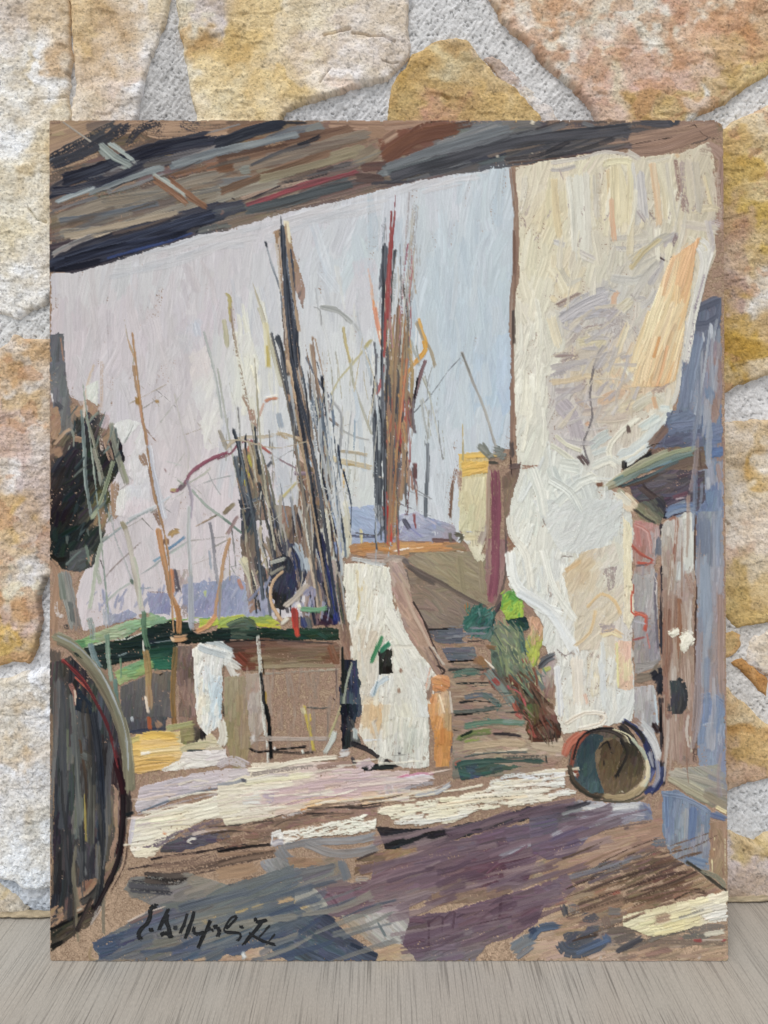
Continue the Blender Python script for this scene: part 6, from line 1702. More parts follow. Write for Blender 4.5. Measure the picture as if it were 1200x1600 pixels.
G 380,1060 530,1060 530,1150 380,1160;88 6;60 5 30;8c7c6c 7c6e64 9c8a78 84705f;h.6 o.5 d.1
# red and blue base strokes and the ring branch, laid over the tangle
@340,790,4
240,430 300,330 340,300;10;8c7c60
F 345,340 420,300 470,350 500,470 480,560 420,650 360,640 325,520;80 80 24;34363c 400,400:2e3038 440,480:2a3050 370,600:2c2a2a;v.06 h1.1 b1.3 o.9
410,410 350,470 330,560 350,640 410,730;20;b3895c c8a078;h1.8
400,740 440,700;28;bdb5a0 cfc8b4;h1.8
330,360 430,330;24;8c9088 a9aca0;h1.6
330,430 420,380;22;7a786c 9c9684;h1.6
420,630 480,580 570,480;34;9c9184 b6a898;h1.9
640,280 690,440 730,600 750,730;40;20264e 2c3468;h1.4 b1.5
690,440 740,730;26;1c2452 28327a;h1.5
480,640 490,720 500,820;40;b5392c 7c2c2a;h1.8
490,760 505,820;34;d0402e c03428;h1.9
505,620 515,640;26;e0dcbc;h2
520,645 620,650 690,635;30;3f7454 5c8c68;h1.7
530,700 550,760;36;2c3460 3a4470;h1.3
1050,0 1065,120 1075,240;40;a62a26 c83a2c;h1.7
@0,0,1
120,1455 145,1400;8;2a2628 3a3230
# main trunk top, slimmer
440,358 447,420 455,500 462,580;11;2a2f3a 4c525e;h1.1 b1.6 d.06
446,372 453,430 460,500;4;8f9aa2 6c7480;d.3
447,350 455,430 468,520;5;8c6c52 a08468;h1
436,370 440,440 450,560;4;8a6c54 b0a090;d.15
449,345 453,380;5;d8cca8
430,372 436,368;6;8c6c50
640,300 632,400 625,480;3;b0a8a8 8c8a90;d.2
648,330 640,440 634,520;3;9c9488 b8b4ac;d.2
617,330 611,400 606,500;4;8a4a48 8a3234;h1.3
601,385 600,440;9;3a3f48 4c525c;h1 b1.4
# crimson pillar, yellow block
774,735 775,800 773,900 768,935;15;7b4351 6c3a48;h1 b1.3 d.03
764,735 763,800 760,860;5;a58c78 9a8270
F 720,722 762,720 762,738 722,745;10 30 8;dfab48 745,735:d8a450;h1.7 v.04
F 722,748 758,745 757,830 718,830;86 40 9;c8bd90 740,760:d0c498 750,820:c2b890 725,815:c6c49a;v.03 h1.3
# lower white wall, patches
@640,780,2.3077
F 440,0 770,0 750,130 640,200 540,190 480,80;40 60 14;c6cbc7 700,60:c2c8c4 520,100:ced3cd;v.02 h1.1 o.85
F 550,270 620,190 740,160 775,300 765,420 700,470 680,540 600,550 590,420;60 60 20;c9bda4 620,260:c8b08a 700,400:cdbda0 640,500:c8bba2 720,260:cbc6b6;v.03 h1.2 o.9
360,60 370,130 420,200 440,330;30;e6e4d2 dcdccc;h2.2
360,190 380,300 460,380 560,420;40;d6dcd8 e2e6de;h2 b1.3
480,180 520,320 600,440;26;dfe2d4 e8e8da;h2
390,330 500,400 580,520 600,560;44;dce0dc ccd4d6;h1.9 b1.3
640,390 690,340 740,370 760,420;13;d2ad78 c9a878;h1.4
670,400 650,480 590,530;13;d0ae7c c8b08a;h1.4
560,260 620,220;16;cda878
690,490 730,475 770,500;26;e6d49c cdab80;h1.9
F 738,512 797,512 808,680 790,692 750,680;88 70 14;d8cf98 760,600:dcb890 790,560:dfae98 785,640:d9a890;v.02 h1.7 b1.3
745,515 748,600 752,680;9;d8d288 cfc888;h1.8
600,570 605,650 610,750;44;d8ccb4 e0d6c4;h1.7 b1.3
690,590 700,700;22;ccd2d2
560,810 630,770 700,775 690,810 600,830;16;d8c8b0 e2dccc;h1.9
530,600 540,700 545,790;24;c8ccd0 dfe0da;h1.8
630,700 640,740;14;d8b098
F 700,250 745,240 740,320 715,330;80 20 8;8c7c76 9a8c86;d.35
F 680,450 740,445 740,480 690,480;10 20 8;9a8c88;d.35
480,70 490,100;8;8a8078;d.4
545,205 590,205;14;8a8078;d.5
530,540 560,565 590,545;7;8a7f7c;d.2
F 770,60 800,100 800,300 812,420 790,470 770,440;88 60 12;dccfa6 785,200:e2d6ae 790,380:dcd0b0;v.02 h2
800,330 798,405 820,415 850,428 848,475;7;b5402f c0503e;h1.6
820,230 880,230;7;b04a3c
810,90 860,120 870,200;14;a8685f b88880;d.1
F 930,482 968,462 972,488 945,500;20 20 9;dfdcc4;h2.6
F 972,495 1000,474 1024,505 1000,540 985,556 975,530;60 22 10;e6e2cb;h2.8
F 936,652 968,652 990,690 992,730 984,775 945,775;88 60 14;35383c 960,680:3a4044 980,740:3c3e40;v.05 h1.3
# barrel
F 606,900 650,845 700,850 665,920 670,1000 705,1055 650,1062 612,1010;86 60 14;334448 620,900:2a3a40 640,1030:3a4e52;v.04 h1
F 690,880 740,862 775,900 745,960 760,1040 740,1060 700,1058 680,960;84 40 12;54452f 700,900:463a2c 730,1030:5c4b38;v.05 h.8
F 775,870 830,900 845,960 830,1020 780,1060 760,1040 750,960;80 40 12;483e30 800,900:38322a 800,1020:5a4b38;v.05 h.9
760,860 785,910 765,960 738,1005;13;2a2928 34302c;h1.1
690,890 712,872 725,905;8;2e2a28
700,940 700,960;8;3a322c
565,920 590,870 640,835;16;b8604a a54e3c;h1.7
585,930 600,880 650,842;9;7c3a2c 8c4030;h1.4
574,960 590,1015 640,1060 690,1075;17;35322c 453a30;h1.3
588,940 610,865 660,832 730,825 780,850;9;27262a 35302c;h1.3
735,828 790,850 830,900;7;d8cea0 c4bc94;h2
800,860 850,930 862,990 845,1040;13;9faa94 b8bda6;h1.8
855,940 855,1005 800,1062;15;cdbf98 bca884;h1.7
700,1070 780,1072 840,1030;20;b0986f 9a845e;h1.4 b1.3
660,1082 760,1090 830,1065 860,1030;8;3c3832 4c463a
790,808 845,850 880,910 885,980;14;242a42 343a52;h1.6
770,800 830,840 845,880;14;35322f 2c2b30;h1.1
845,830 880,880 898,950;26;b4b8bc c6c6c4;h1.8
890,940 895,1000 870,1060;16;8a8ea0 5c6488;h1.3
912,965 905,1010 870,1065;12;262d4c 343c5c;h1.6
845,1060 880,1040;14;2c3460
@60,1100,4
90,-425 200,-385 320,-270 440,-95 520,115 560,330 572,560;52;77745c 65634f;h1.4 b1.5
120,-430 260,-350 390,-200 480,-20 545,180 566,420;14;9aa2a4 7c8078;h1.4
150,-270 260,-175 360,-20 440,160 500,400;16;6e2426 4c2226;h1.5
530,560 530,760 500,960 440,1120 350,1290;30;221d22 2f272a;h1.2
@640,780,2.3077
@860,170,4
20,440 40,700 60,820;44;d9c494 cdb88c;h1.6 b1.3
110,420 140,640 150,900;40;dcdccb cfccba;h1.7 b1.3
220,400 230,620 240,900;44;d5d2c0 c9c4b4;h1.6 b1.3
395,360 400,520 410,700;60;d8c99c ccbf98;h1.7 b1.3
380,560 385,700 400,830;30;d2a07c d5b08c;h1.4
560,400 575,560 590,700;54;b2afae bdb9b4;h1.1 b1.3
545,640 600,720;30;8c7f7c b0a8a4;d.3
640,340 660,520 680,740;36;d8b088 d2b894;h1.5
730,340 750,520 780,720;40;cfc6a8 c0b8a6;h1.4
820,330 830,500 850,660;34;8c7470 a89690;d.2
900,330 920,500 930,660;46;c0b59e b0a898;h1.2
520,980 640,850 770,775;50;aaa59c b4ae9c;h1.2
500,1010 580,900 690,810;26;b8a478 c2b488;h1.3
520,1180 600,1040 690,950;50;b8b4a8 c0bab0;h1.2 b1.3
60,1320 200,1230 360,1160;64;a4a2a8 b2aeb0;h1.3 b1.3
300,1290 420,1240;40;8c8080 a29a98;d.25
F 770,925 890,845 925,800 905,900 882,1100 842,1320 820,1500 780,1690 700,1735 510,1735 600,1320 720,1000;73 300 26;780,940:e0b27e 880,900:da9a68 850,1000:dda876 700,1150:e6d2a2 650,1300:e7d1a2 800,1200:dfb47c 850,1150:da9e68 730,1400:e3c898 600,1600:e6ca98 700,1650:d89f6a 760,1600:e0c292;j2 v.035 h1.8 b1.4 r.3 n1.6
640,1560 665,1480 680,1420;24;cf8b53 d5955c;h1.6
920,860 960,960 890,1300 840,1600;50;d8d6c8 c8c5bc;h1.7 b1.3
960,1040 900,1260 885,1400 830,1680;14;7f7280 9f939a;d.3
@860,480,4
40,1230 180,1100 300,1060;60;c9d2cb d8dccf;h1.9 b1.3
0,1080 120,1160 200,1300;60;c3cbc6 cfd5cb;h1.8 b1.3
-120,1000 -60,1180 -40,1320;70;d4dacd e2e4d6;h2 b1.3
# long trunks and limbs
@0,0,1
441,352 452,520 478,700 500,850 520,962;7;252a34 3f4550;h1.2 b1.4
455,560 495,740 527,960;6;2c313c 4a505a;h1.2 b1.4
424,520 452,640 475,780 500,950;4.5;3a3f48 6c6458;h1.2
462,640 490,800 515,950;4;a38a6c 8a7258;h1.2
508,600 522,760 535,900;4;c4c8c6 9aa4ac;h1.3
372,690 395,800 412,940;6;30363e 56606a;h1.2 b1.3
398,560 410,720 430,860;3;a8a28c 8c866e;h1.2
601,380 597,560 600,700 603,850;5;2d3036 50545c;h1.2
622,480 614,660 607,850;5;8c6e52 6b5446;h1.2
632,500 622,680 612,820;4;a87c50 8a5c40;h1.2
612,330 604,470 600,560;4;9a4340 7c3c3c;h1.2
645,330 634,460 626,560;3;a0a2a0 c0bdb0
636,560 622,690;4;a04a3c b87850;h1.3
207,520 222,640 240,760 262,860 272,990;3.5;8a6a4c a87c54;h1.3
345,690 375,688 430,700 480,690;2.5;a89a80 8c8270;h1.2
130,600 150,760 170,960;3;8f9a8c 6c7c74;h1.2
G 98,640 190,640 195,780 160,880 100,880;70 30;26 4 30;3c4a4c 5a6864 2a363a 7c8478 4a5450;h1.2
@640,780,2.3077
G 310,450 410,450 500,640 420,720 330,620;110 30;40 6 40;7c8c5c 94a068 66785c 5a7468 a8a878;h1.2 b1.2
# gap strokes at the foot of the plant
430,860 470,870 540,862;14;4a2c22 3a2a22;d.1
440,830 500,800 545,860;20;5a3024 402820;d.1 h1.2
410,760 440,820 450,860;10;9c463c 7c3830;d.1 h1.3
360,680 400,700 420,750;8;a84a4c;h1.3
G 195,390 300,380 310,470 240,500 195,470;60 40;34 9 46;2c544a 1f4a42 3c6e62 245a50 47746c 2a3c3c;h1.4 b1.3
G 290,450 390,450 450,620 420,700 330,640;115 25;60 9 60;66705a 4a5c4c 788658 59694f 3a4c48 8a8c64;h1.2 b1.3
G 330,600 450,640 540,860 440,870;118 22;60 8 50;4a3a2c 5c4434 3f4f4a 6a3c30 70604c 2c2c28 7a5a44;h1.1 b1.3
G 330,330 405,350 410,420 330,420;70 30;24 8 14;4f9a3e 8cb834 a4c43c 66a038;h2 b1.2
G 415,470 470,470 475,590 430,590;80 20;34 8 14;93a23c a8b440 c2946c 7c8c40;h1.7 b1.2
G 150,450 260,460 250,520 150,515;2 4;60 8 18;4f5664 5f6470 3c424c 6c7078;h1
G 160,600 330,600 420,880 160,880;2 6;60 4.5 44;2c3432 4a5450 6c5a4a 8a7260 34443f a08a72;h1 d.05
# window with the green tuft on the white buttress
@340,790,4
F 1002,920 1050,905 1088,890 1090,1045 1010,1052;86 60 18;33332f 1030,960:2b2c2c 1060,1020:26231f;v.05 h.9 n2
1030,815 1000,890 960,985;24;1f6b3c 3a7c50;h1.7
1015,870 985,930 955,985;14;4c8c60 2f7048;h1.5
1080,855 1050,885 1015,915;30;2f7c58 226048;h1.7
1070,1070 1000,1115 965,1200;32;a3b6c0 c6ced0;h1.6
1000,1095 975,1190;10;6f8794;h1.3
"""
SIGN = """
@200,1390,5
235,130 205,125 175,150 175,200 150,260 100,310 85,350 100,380 130,378;41;22272e 22262c
185,295 183,320;45;1e2329
318,145 290,210 260,270 238,328;33;22272e 20242a
310,190 300,240 320,290 330,380;38;22272e 20242a
255,355 290,335 320,345 355,378;38;20252c
375,275 370,305;45;22272e 30353c
465,185 445,250 420,310 400,355;32;22272e 22262c
520,160 500,240 470,320 448,385;33;20252c 20242a
520,285 515,330 550,345 600,320;31;22272e 20242a
645,230 610,320 570,400 545,468;33;20252c 20242a
610,320 650,300 665,330 660,330;26;22272e
665,290 700,290 715,330 690,378;38;20252c 20242a
770,300 830,240 850,205 810,215 770,270 755,320 800,330 870,335 880,370 840,405;26;22272e 20242a
892,275 888,295;41;22272e
1000,215 1000,245 1050,245 1100,225;33;20252c 20242a
1050,245 1000,310 940,380 895,440;33;20252c 20242a
950,335 1000,370 1060,400 1170,430;33;22272e 22262c
1110,275 1060,330 1010,385;24;262b33
1150,340 1110,390 1080,430;18;2b3139
"""
# ---------------------------------------------------------------- measured places -> world
def ray(px, py):
    px = np.asarray(px, float); py = np.asarray(py, float)
    x = (px-600)/FPX; y = -(py-800)/FPX
    return np.stack([x, np.cos(PITCH)+y*np.sin(PITCH), -np.sin(PITCH)+y*np.cos(PITCH)], -1)   # depth 1 along the axis
CAMP = np.array([0, 0, CAMH])
def at_depth(px, py, d): return CAMP+ray(px, py)*d
def on_plane(px, py, p0, n):
    r = ray(px, py); t = ((p0-CAMP)@n)/(r@n)
    return CAMP+r*t[..., None]
FLOORN = np.array([0, 0, 1.])
bl = on_plane(78, 1502, np.zeros(3), FLOORN); br = on_plane(1138, 1502, np.zeros(3), FLOORN)
dbase = (bl-CAMP)@np.array([0, math.cos(PITCH), -math.sin(PITCH)])
tl = at_depth(77, 188, dbase*1060/1053); tr = at_depth(1130, 190, dbase*1060/1053)
PN = np.cross(br-bl, (tl+tr)/2-(bl+br)/2); PN /= np.linalg.norm(PN)
if PN[1] > 0: PN = -PN                                  # faces the viewer
wl = on_plane(0, 1430, np.zeros(3), FLOORN); wr = on_plane(1200, 1404, np.zeros(3), FLOORN)
WX = (wr-wl)/np.linalg.norm(wr-wl)
toppt = (tl+tr)/2
# the wall leans back a little so that its face meets the top edge of the board
base_y = wl+(wr-wl)*((toppt-wl)@WX/np.linalg.norm(wr-wl))
WUP = np.array([0, (toppt[1]+.012-base_y[1])/toppt[2], 1.]); WUP /= np.linalg.norm(WUP)
WN = np.cross(WX, WUP); WN /= np.linalg.norm(WN)
if WN[1] > 0: WN = -WN
print('board width', np.linalg.norm(br-bl), 'height', np.linalg.norm(tl-bl), 'gap', wl[1]-bl[1], wr[1]-br[1], 'top', toppt, 'wall tilt', math.degrees(math.atan2(WUP[1], WUP[2])))

def tone(C):
    C = C+.30*C*(1-C)*np.clip((C.max(-1, keepdims=True)-.10)/.16, 0, 1)
    L = (C@np.array([.3, .59, .11], np.float32))[..., None]
    return np.clip(L+(C-L)*.83, 0, 1)
# ---------------------------------------------------------------- mesh helpers
def grid_mesh(name, P, col=None, keep=None, parent=None, mat=None):
    """P: H x W x 3 points; keep: (H-1)x(W-1) bool; one colour per vertex"""
    H, W = P.shape[:2]
    idx = np.arange(H*W).reshape(H, W)
    q = np.stack([idx[:-1, :-1], idx[1:, :-1], idx[1:, 1:], idx[:-1, 1:]], -1)
    q = q[keep] if keep is not None else q.reshape(-1, 4)
    used = np.zeros(H*W, bool); used[q.ravel()] = True
    mp = np.cumsum(used)-1
    V = P.reshape(-1, 3)[used]; q = mp[q]
    me = bpy.data.meshes.new(name)
    me.vertices.add(len(V)); me.vertices.foreach_set('co', V.astype(np.float32).ravel())
    me.loops.add(q.size); me.loops.foreach_set('vertex_index', q.astype(np.int32).ravel())
    me.polygons.add(len(q)); me.polygons.foreach_set('loop_start', np.arange(0, q.size, 4, dtype=np.int32))
    me.update(calc_edges=True)
    me.polygons.foreach_set('use_smooth', np.ones(len(q), bool))
    if col is not None:
        a = me.color_attributes.new('tint', 'FLOAT_COLOR', 'POINT')
        c = np.ones((len(V), 4), np.float32); c[:, :3] = lin(col.reshape(-1, 3)[used])
        a.data.foreach_set('color', c.ravel())
    me.validate()
    o = bpy.data.objects.new(name, me); S.collection.objects.link(o)
    if mat: me.materials.append(mat)
    if parent: o.parent = parent
    return o
def empty(name, loc, label, cat):
    o = bpy.data.objects.new(name, None); S.collection.objects.link(o); o.location = loc; o.empty_display_size = .05
    o['label'] = label; o['category'] = cat
    return o
def under(o, par): o.parent = par; o.matrix_parent_inverse = par.matrix_world.inverted()
def mat_tint(name, rough, spec, gain=1.0, bump=None, fine=None):
    m = bpy.data.materials.new(name); m.use_nodes = True; n = m.node_tree; b = n.nodes['Principled BSDF']
    a = n.nodes.new('ShaderNodeAttribute'); a.attribute_name = 'tint'
    col = a.outputs['Color']
    tc = n.nodes.new('ShaderNodeTexCoord')
    if fine:                                            # speckle of the material itself
        ns = n.nodes.new('ShaderNodeTexNoise'); ns.inputs['Scale'].default_value = fine[0]; ns.inputs['Detail'].default_value = 3
        n.links.new(tc.outputs['Object'], ns.inputs['Vector'])
        mr = n.nodes.new('ShaderNodeMapRange'); mr.inputs[1].default_value = .3; mr.inputs[2].default_value = .7
        mr.inputs[3].default_value = gain*(1-fine[1]); mr.inputs[4].default_value = gain*(1+fine[1]); n.links.new(ns.outputs[0], mr.inputs[0])
        mx = n.nodes.new('ShaderNodeVectorMath'); mx.operation = 'SCALE'; n.links.new(col, mx.inputs[0]); n.links.new(mr.outputs[0], mx.inputs['Scale'])
        col = mx.outputs[0]
    n.links.new(col, b.inputs['Base Color'])
    b.inputs['Roughness'].default_value = rough; b.inputs['Specular IOR Level'].default_value = spec
    if bump:
        nb = n.nodes.new('ShaderNodeTexNoise'); nb.inputs['Scale'].default_value = bump[0]; nb.inputs['Detail'].default_value = 4; nb.inputs['Roughness'].default_value = .65
        n.links.new(tc.outputs['Object'], nb.inputs['Vector'])
        bp = n.nodes.new('ShaderNodeBump'); bp.inputs['Distance'].default_value = bump[1]; bp.inputs['Strength'].default_value = 1
        n.links.new(nb.outputs[0], bp.inputs['Height']); n.links.new(bp.outputs[0], b.inputs['Normal'])
    return m

# ---------------------------------------------------------------- floor
def floor():
    m = bpy.data.materials.new('grey_wood'); m.use_nodes = True; n = m.node_tree; b = n.nodes['Principled BSDF']
    tc = n.nodes.new('ShaderNodeTexCoord')
    def noise(sx, sy, scale=1, det=3, rough=.6, off=0, dist=0):
        mp = n.nodes.new('ShaderNodeMapping'); mp.inputs['Scale'].default_value = (sx, sy, 1); mp.inputs['Location'].default_value = (off, off*1.7, 0)
        n.links.new(tc.outputs['Object'], mp.inputs[0])
        t = n.nodes.new('ShaderNodeTexNoise'); t.inputs['Scale'].default_value = scale; t.inputs['Detail'].default_value = det
        t.inputs['Roughness'].default_value = rough; t.inputs['Distortion'].default_value = dist
        n.links.new(mp.outputs[0], t.inputs['Vector']); return t.outputs[0]
    def rng_(v, a, b_, c, d):
        r = n.nodes.new('ShaderNodeMapRange'); r.inputs[1].default_value = a; r.inputs[2].default_value = b_; r.inputs[3].default_value = c; r.inputs[4].default_value = d
        n.links.new(v, r.inputs[0]); return r.outputs[0]
    def mul(a, b_):
        q = n.nodes.new('ShaderNodeMath'); q.operation = 'MULTIPLY'; n.links.new(a, q.inputs[0]); n.links.new(b_, q.inputs[1]); return q.outputs[0]
    pores = rng_(noise(700, 15, 1, 2, .5, 3.1), .575, .655, 1, .60)
    pores2 = rng_(noise(1250, 20, 1, 1, .5, 9.7), .54, .68, 1, .72)
    broad = rng_(noise(60, 2.6, 1, 4, .65, 5.5, .5), .3, .7, .94, 1.05)
    fine = rng_(noise(1500, 420, 1, 3, .7, 1.2), .3, .7, .88, 1.12)
    zone = rng_(noise(30, 5, 1, 2, .5, 12.), .40, .6, .45, 1)     # where pores are strong
    one = n.nodes.new('ShaderNodeMix'); one.data_type = 'FLOAT'; one.inputs[2].default_value = 1
    n.links.new(zone, one.inputs[0]); n.links.new(pores, one.inputs[3])
    v = mul(mul(one.outputs[0], pores2), mul(broad, fine))
    cr = n.nodes.new('ShaderNodeMix'); cr.data_type = 'RGBA'
    cr.inputs[6].default_value = (*lin(hexc('b4b0a9')), 1); cr.inputs[7].default_value = (*lin(hexc('b1aaa1')), 1)
    n.links.new(rng_(noise(9, 3, 1, 2, .5, 7.), .4, .6, 0, 1), cr.inputs[0])
    sc = n.nodes.new('ShaderNodeVectorMath'); sc.operation = 'SCALE'; n.links.new(cr.outputs[2], sc.inputs[0]); n.links.new(v, sc.inputs['Scale'])
    n.links.new(sc.outputs[0], b.inputs['Base Color']); b.inputs['Roughness'].default_value = .5; b.inputs['Specular IOR Level'].default_value = .35
    bp = n.nodes.new('ShaderNodeBump'); bp.inputs['Distance'].default_value = .0004; bp.inputs['Strength'].default_value = .6
    n.links.new(v, bp.inputs['Height']); n.links.new(bp.outputs[0], b.inputs['Normal'])
    gy = np.concatenate([np.linspace(-3, .2, 9), np.linspace(.25, .7, 30)]); gx = np.linspace(-3, 3, 61)
    X, Y = np.meshgrid(gx, gy); P = np.stack([X, Y, np.zeros_like(X)], -1)
    o = grid_mesh('floor', P, None, None, None, m); o['kind'] = 'structure'
    o['label'] = 'grey wood grain floor with fine dark pores'; o['category'] = 'floor'
    if o.data.polygons[0].normal.z < 0: o.data.flip_normals()
floor()

# ---------------------------------------------------------------- stone wall
MM = .001
def seg_dist(X, Y, P):
    d = np.full(X.shape, 1e9, np.float32); j = len(P)-1
    for i in range(len(P)):
        ax, ay = P[j]; bx, by = P[i]; dx, dy = bx-ax, by-ay; L2 = dx*dx+dy*dy+1e-6
        t = np.clip(((X-ax)*dx+(Y-ay)*dy)/L2, 0, 1)
        d = np.minimum(d, (X-ax-t*dx)**2+(Y-ay-t*dy)**2); j = i
    return np.sqrt(d)
def idw(X, Y, ctrl, wx, wy, p=1.7):
    acc = np.zeros(X.shape+(3,), np.float32); ws = np.zeros(X.shape, np.float32)
    for x, y, c in ctrl:
        w_ = ((X+wx-x)**2+(Y+wy-y)**2+60)**(-p); acc += w_[..., None]*hexc(c); ws += w_
    return acc/ws[..., None]
def wall_point(X, Y, h):
    return on_plane(X, Y, wl, WN)+h[..., None]*WN
def relief(X, Y, seed, rough=1.):
    a = fbm(X/70, Y/70, 3, seed)-.5; b = fbm(X/9, Y/8, 3, seed+1)-.5; c = fbm(X/3.2, Y/2.8, 2, seed+2)-.5
    g = fbm(X/1.7, Y/1.5, 2, seed+3)-.5
    r = 1-np.abs(fbm(X/45, Y/30, 3, seed+4)-.5)*9; r = np.clip(r, 0, 1)      # shallow ledges
    led = np.clip((fbm(X/60, Y/26, 3, seed+6)-.52)*14, 0, 1)
    return (a*3.4+b*.8*rough+c*.5*rough+g*.35*rough+led*.7-r*.25)*MM, r
def stone_tone(C, X, Y, seed):
    C = tone(C*1.02)*1.01; L = C.mean(-1, keepdims=True); C = L+(C-L)*1.02*np.array([1.03, 1., 1.])
    pit = np.clip((fbm(X/2.6, Y/2.3, 2, seed+51)-.66)*7, 0, 1)+.6*np.clip((fbm(X/6, Y/5, 3, seed+52)-.66)*9, 0, 1)
    lite = np.clip((fbm(X/2.3, Y/2.1, 2, seed+53)-.66)*6, 0, 1)
    return np.clip(C*(1-.22*pit[..., None])+.03*lite[..., None], 0, 1)
def stone(name, label, poly, ctrl, hgt, seed, step=1.25, edge=7., rough=1., cracks=(), sp=.06, parent=None, mat=None, tilt=(0, 0)):
    P = [(float(a), float(b)) for a, b in poly]
    xs = [p[0] for p in P]; ys = [p[1] for p in P]
    gx = np.arange(min(xs)-6, max(xs)+6, step); gy = np.arange(min(ys)-6, max(ys)+6, step)
    X, Y = np.meshgrid(gx.astype(np.float32), gy.astype(np.float32))
    wx = (fbm(X/15, Y/15, 3, seed+11)-.5)*6.5+(fbm(X/60, Y/60, 2, seed+13)-.5)*14; wy = (fbm(X/15, Y/15, 3, seed+12)-.5)*6.5+(fbm(X/60, Y/60, 2, seed+14)-.5)*14
    wx += (fbm(X/4, Y/4, 2, seed+15)-.5)*.8; wy += (fbm(X/4, Y/4, 2, seed+16)-.5)*.8
    ins = inside(X+wx, Y+wy, P); d = seg_dist(X+wx, Y+wy, P); d = np.where(ins, d, -d)
    rel, ridge = relief(X, Y, seed, rough)
    prof = 1-np.exp(-np.maximum(d, 0)/(edge*.30))
    h = hgt*.55*MM*prof+rel*np.clip(prof*1.2, 0, 1)+(tilt[0]*(X-np.mean(xs))+tilt[1]*(Y-np.mean(ys)))*.0004*prof
    h = np.where(d < 0, np.maximum(d*.0016, -.006)-.0012, h)
    wc = (fbm(X/30, Y/30, 3, seed+21)-.5)*90; wd = (fbm(X/30, Y/30, 3, seed+22)-.5)*90
    C = idw(X, Y, ctrl, wc, wd, 2.0)
    bl_ = np.clip((fbm(X/24, Y/20, 4, seed+31)-.5)*5, -1, 1)[..., None]
    C = C*(1+bl_*np.array([.055, .075, .11]))                       # mineral blotches
    if seed in (230, 380, 260):                                  # rust stains with a broken outline
        st = np.clip((fbm(X/34, Y/26, 4, seed+45)-(.53 if seed == 230 else .60))*16, 0, 1)[..., None]
        C = C*(1-.5*st)+hexc('ab7a58')*.5*st
    C = C*(1+(fbm(X/2.2, Y/2.2, 2, seed+41)-.5)[..., None]*sp*4)+(fbm(X/5, Y/5, 2, seed+43)-.5)[..., None]*np.array([.03, .02, .0])*2
    for pts, wdt, dep in cracks:
        dd = np.full(X.shape, 1e9, np.float32)
        for (ax, ay), (bx, by) in zip(pts[:-1], pts[1:]):
            dx, dy = bx-ax, by-ay; t = np.clip(((X+wx*.4-ax)*dx+(Y+wy*.4-ay)*dy)/(dx*dx+dy*dy+1e-6), 0, 1)
            dd = np.minimum(dd, np.hypot(X+wx*.4-ax-t*dx, Y+wy*.4-ay-t*dy))
        h -= dep*MM*np.exp(-(dd/wdt)**2)
    k = d > -3.5
    keep = k[:-1, :-1] & k[1:, :-1] & k[1:, 1:] & k[:-1, 1:]
    o = grid_mesh(name, wall_point(X, Y, h), stone_tone(C, X, Y, seed), keep, None, mat)
    if label: o['label'] = label
    under(o, parent)
    return o

wall = empty('stone_wall', tuple((wl+wr)/2), 'rough wall of pale and ochre stones in grey mortar behind the painting', 'wall')
bpy.context.view_layer.update()
m_stone = mat_tint('sandstone', .92, .10, 1.18, (1100, .0006), (1500, .08))
m_mortar = mat_tint('mortar',   .95, .08, 1.16, (1500, .0004), (1600, .10))
def mortar():
    x = np.concatenate([np.arange(-1300, -40, 10), np.arange(-40, 1240, 1.5), np.arange(1240, 2500, 10)])
    y = np.concatenate([np.arange(-900, -40, 10), np.arange(-40, 1440, 1.5)])
    X, Y = np.meshgrid(x.astype(np.float32), y.astype(np.float32))
    b = fbm(X/6, Y/6, 3, 61)-.5; c = fbm(X/2.6, Y/2.6, 2, 62)-.5; a = fbm(X/50, Y/50, 3, 63)-.5
    pit = np.clip((fbm(X/4.2, Y/3.6, 2, 64)-.66)*8, 0, 1)
    tr = fbm((X*.8+Y*.6)/3.2, (Y*.8-X*.6)/26, 3, 66)-.5          # trowel drag
    f = fbm(X/1.7, Y/1.6, 2, 67)-.5
    pit = np.clip((fbm(X/3.4, Y/3.0, 2, 64)-.70)*9, 0, 1)
    h = (a*3+b*.9+c*.6+tr*1.3+f*.25-pit*.8)*MM
    C = idw(X, Y, [(240, 150, 'a7a7a8'), (500, 170, 'b3b5b9'), (690, 40, 'b5b6b8'), (840, 120, 'b4b4b5'), (1160, 160, 'bdbdbd'), (40, 510, 'b6b9bb'), (70, 1000, 'b9bcc2'),
                    (65, 1400, 'a2adbc'), (1165, 630, 'b9b9bb'), (1170, 1260, 'b2b5b9'), (1160, 1070, 'b8b6b4'), (1170, 1010, 'b9b5b0')], b*40, c*40)
    C = tone(C*(1.06+(c*.25+b*.12+f*.26+tr*.20-pit*.25)[..., None])); sm = np.clip((fbm(X/26, Y/20, 3, 68)-.56)*6, 0, 1)[..., None]; C = C*(1-sm*.35)+hexc('d9d9da')*sm*.35
    inn = (X[:-1, :-1] > 130) & (X[:-1, :-1] < 1080) & (Y[:-1, :-1] > 250) & (Y[:-1, :-1] < 1380)
    P = wall_point(X, Y, h); P[..., 2] = np.maximum(P[..., 2], -.02)
    o = grid_mesh('mortar', P, np.clip(C, 0, 1), None, None, m_mortar); under(o, wall)
mortar()
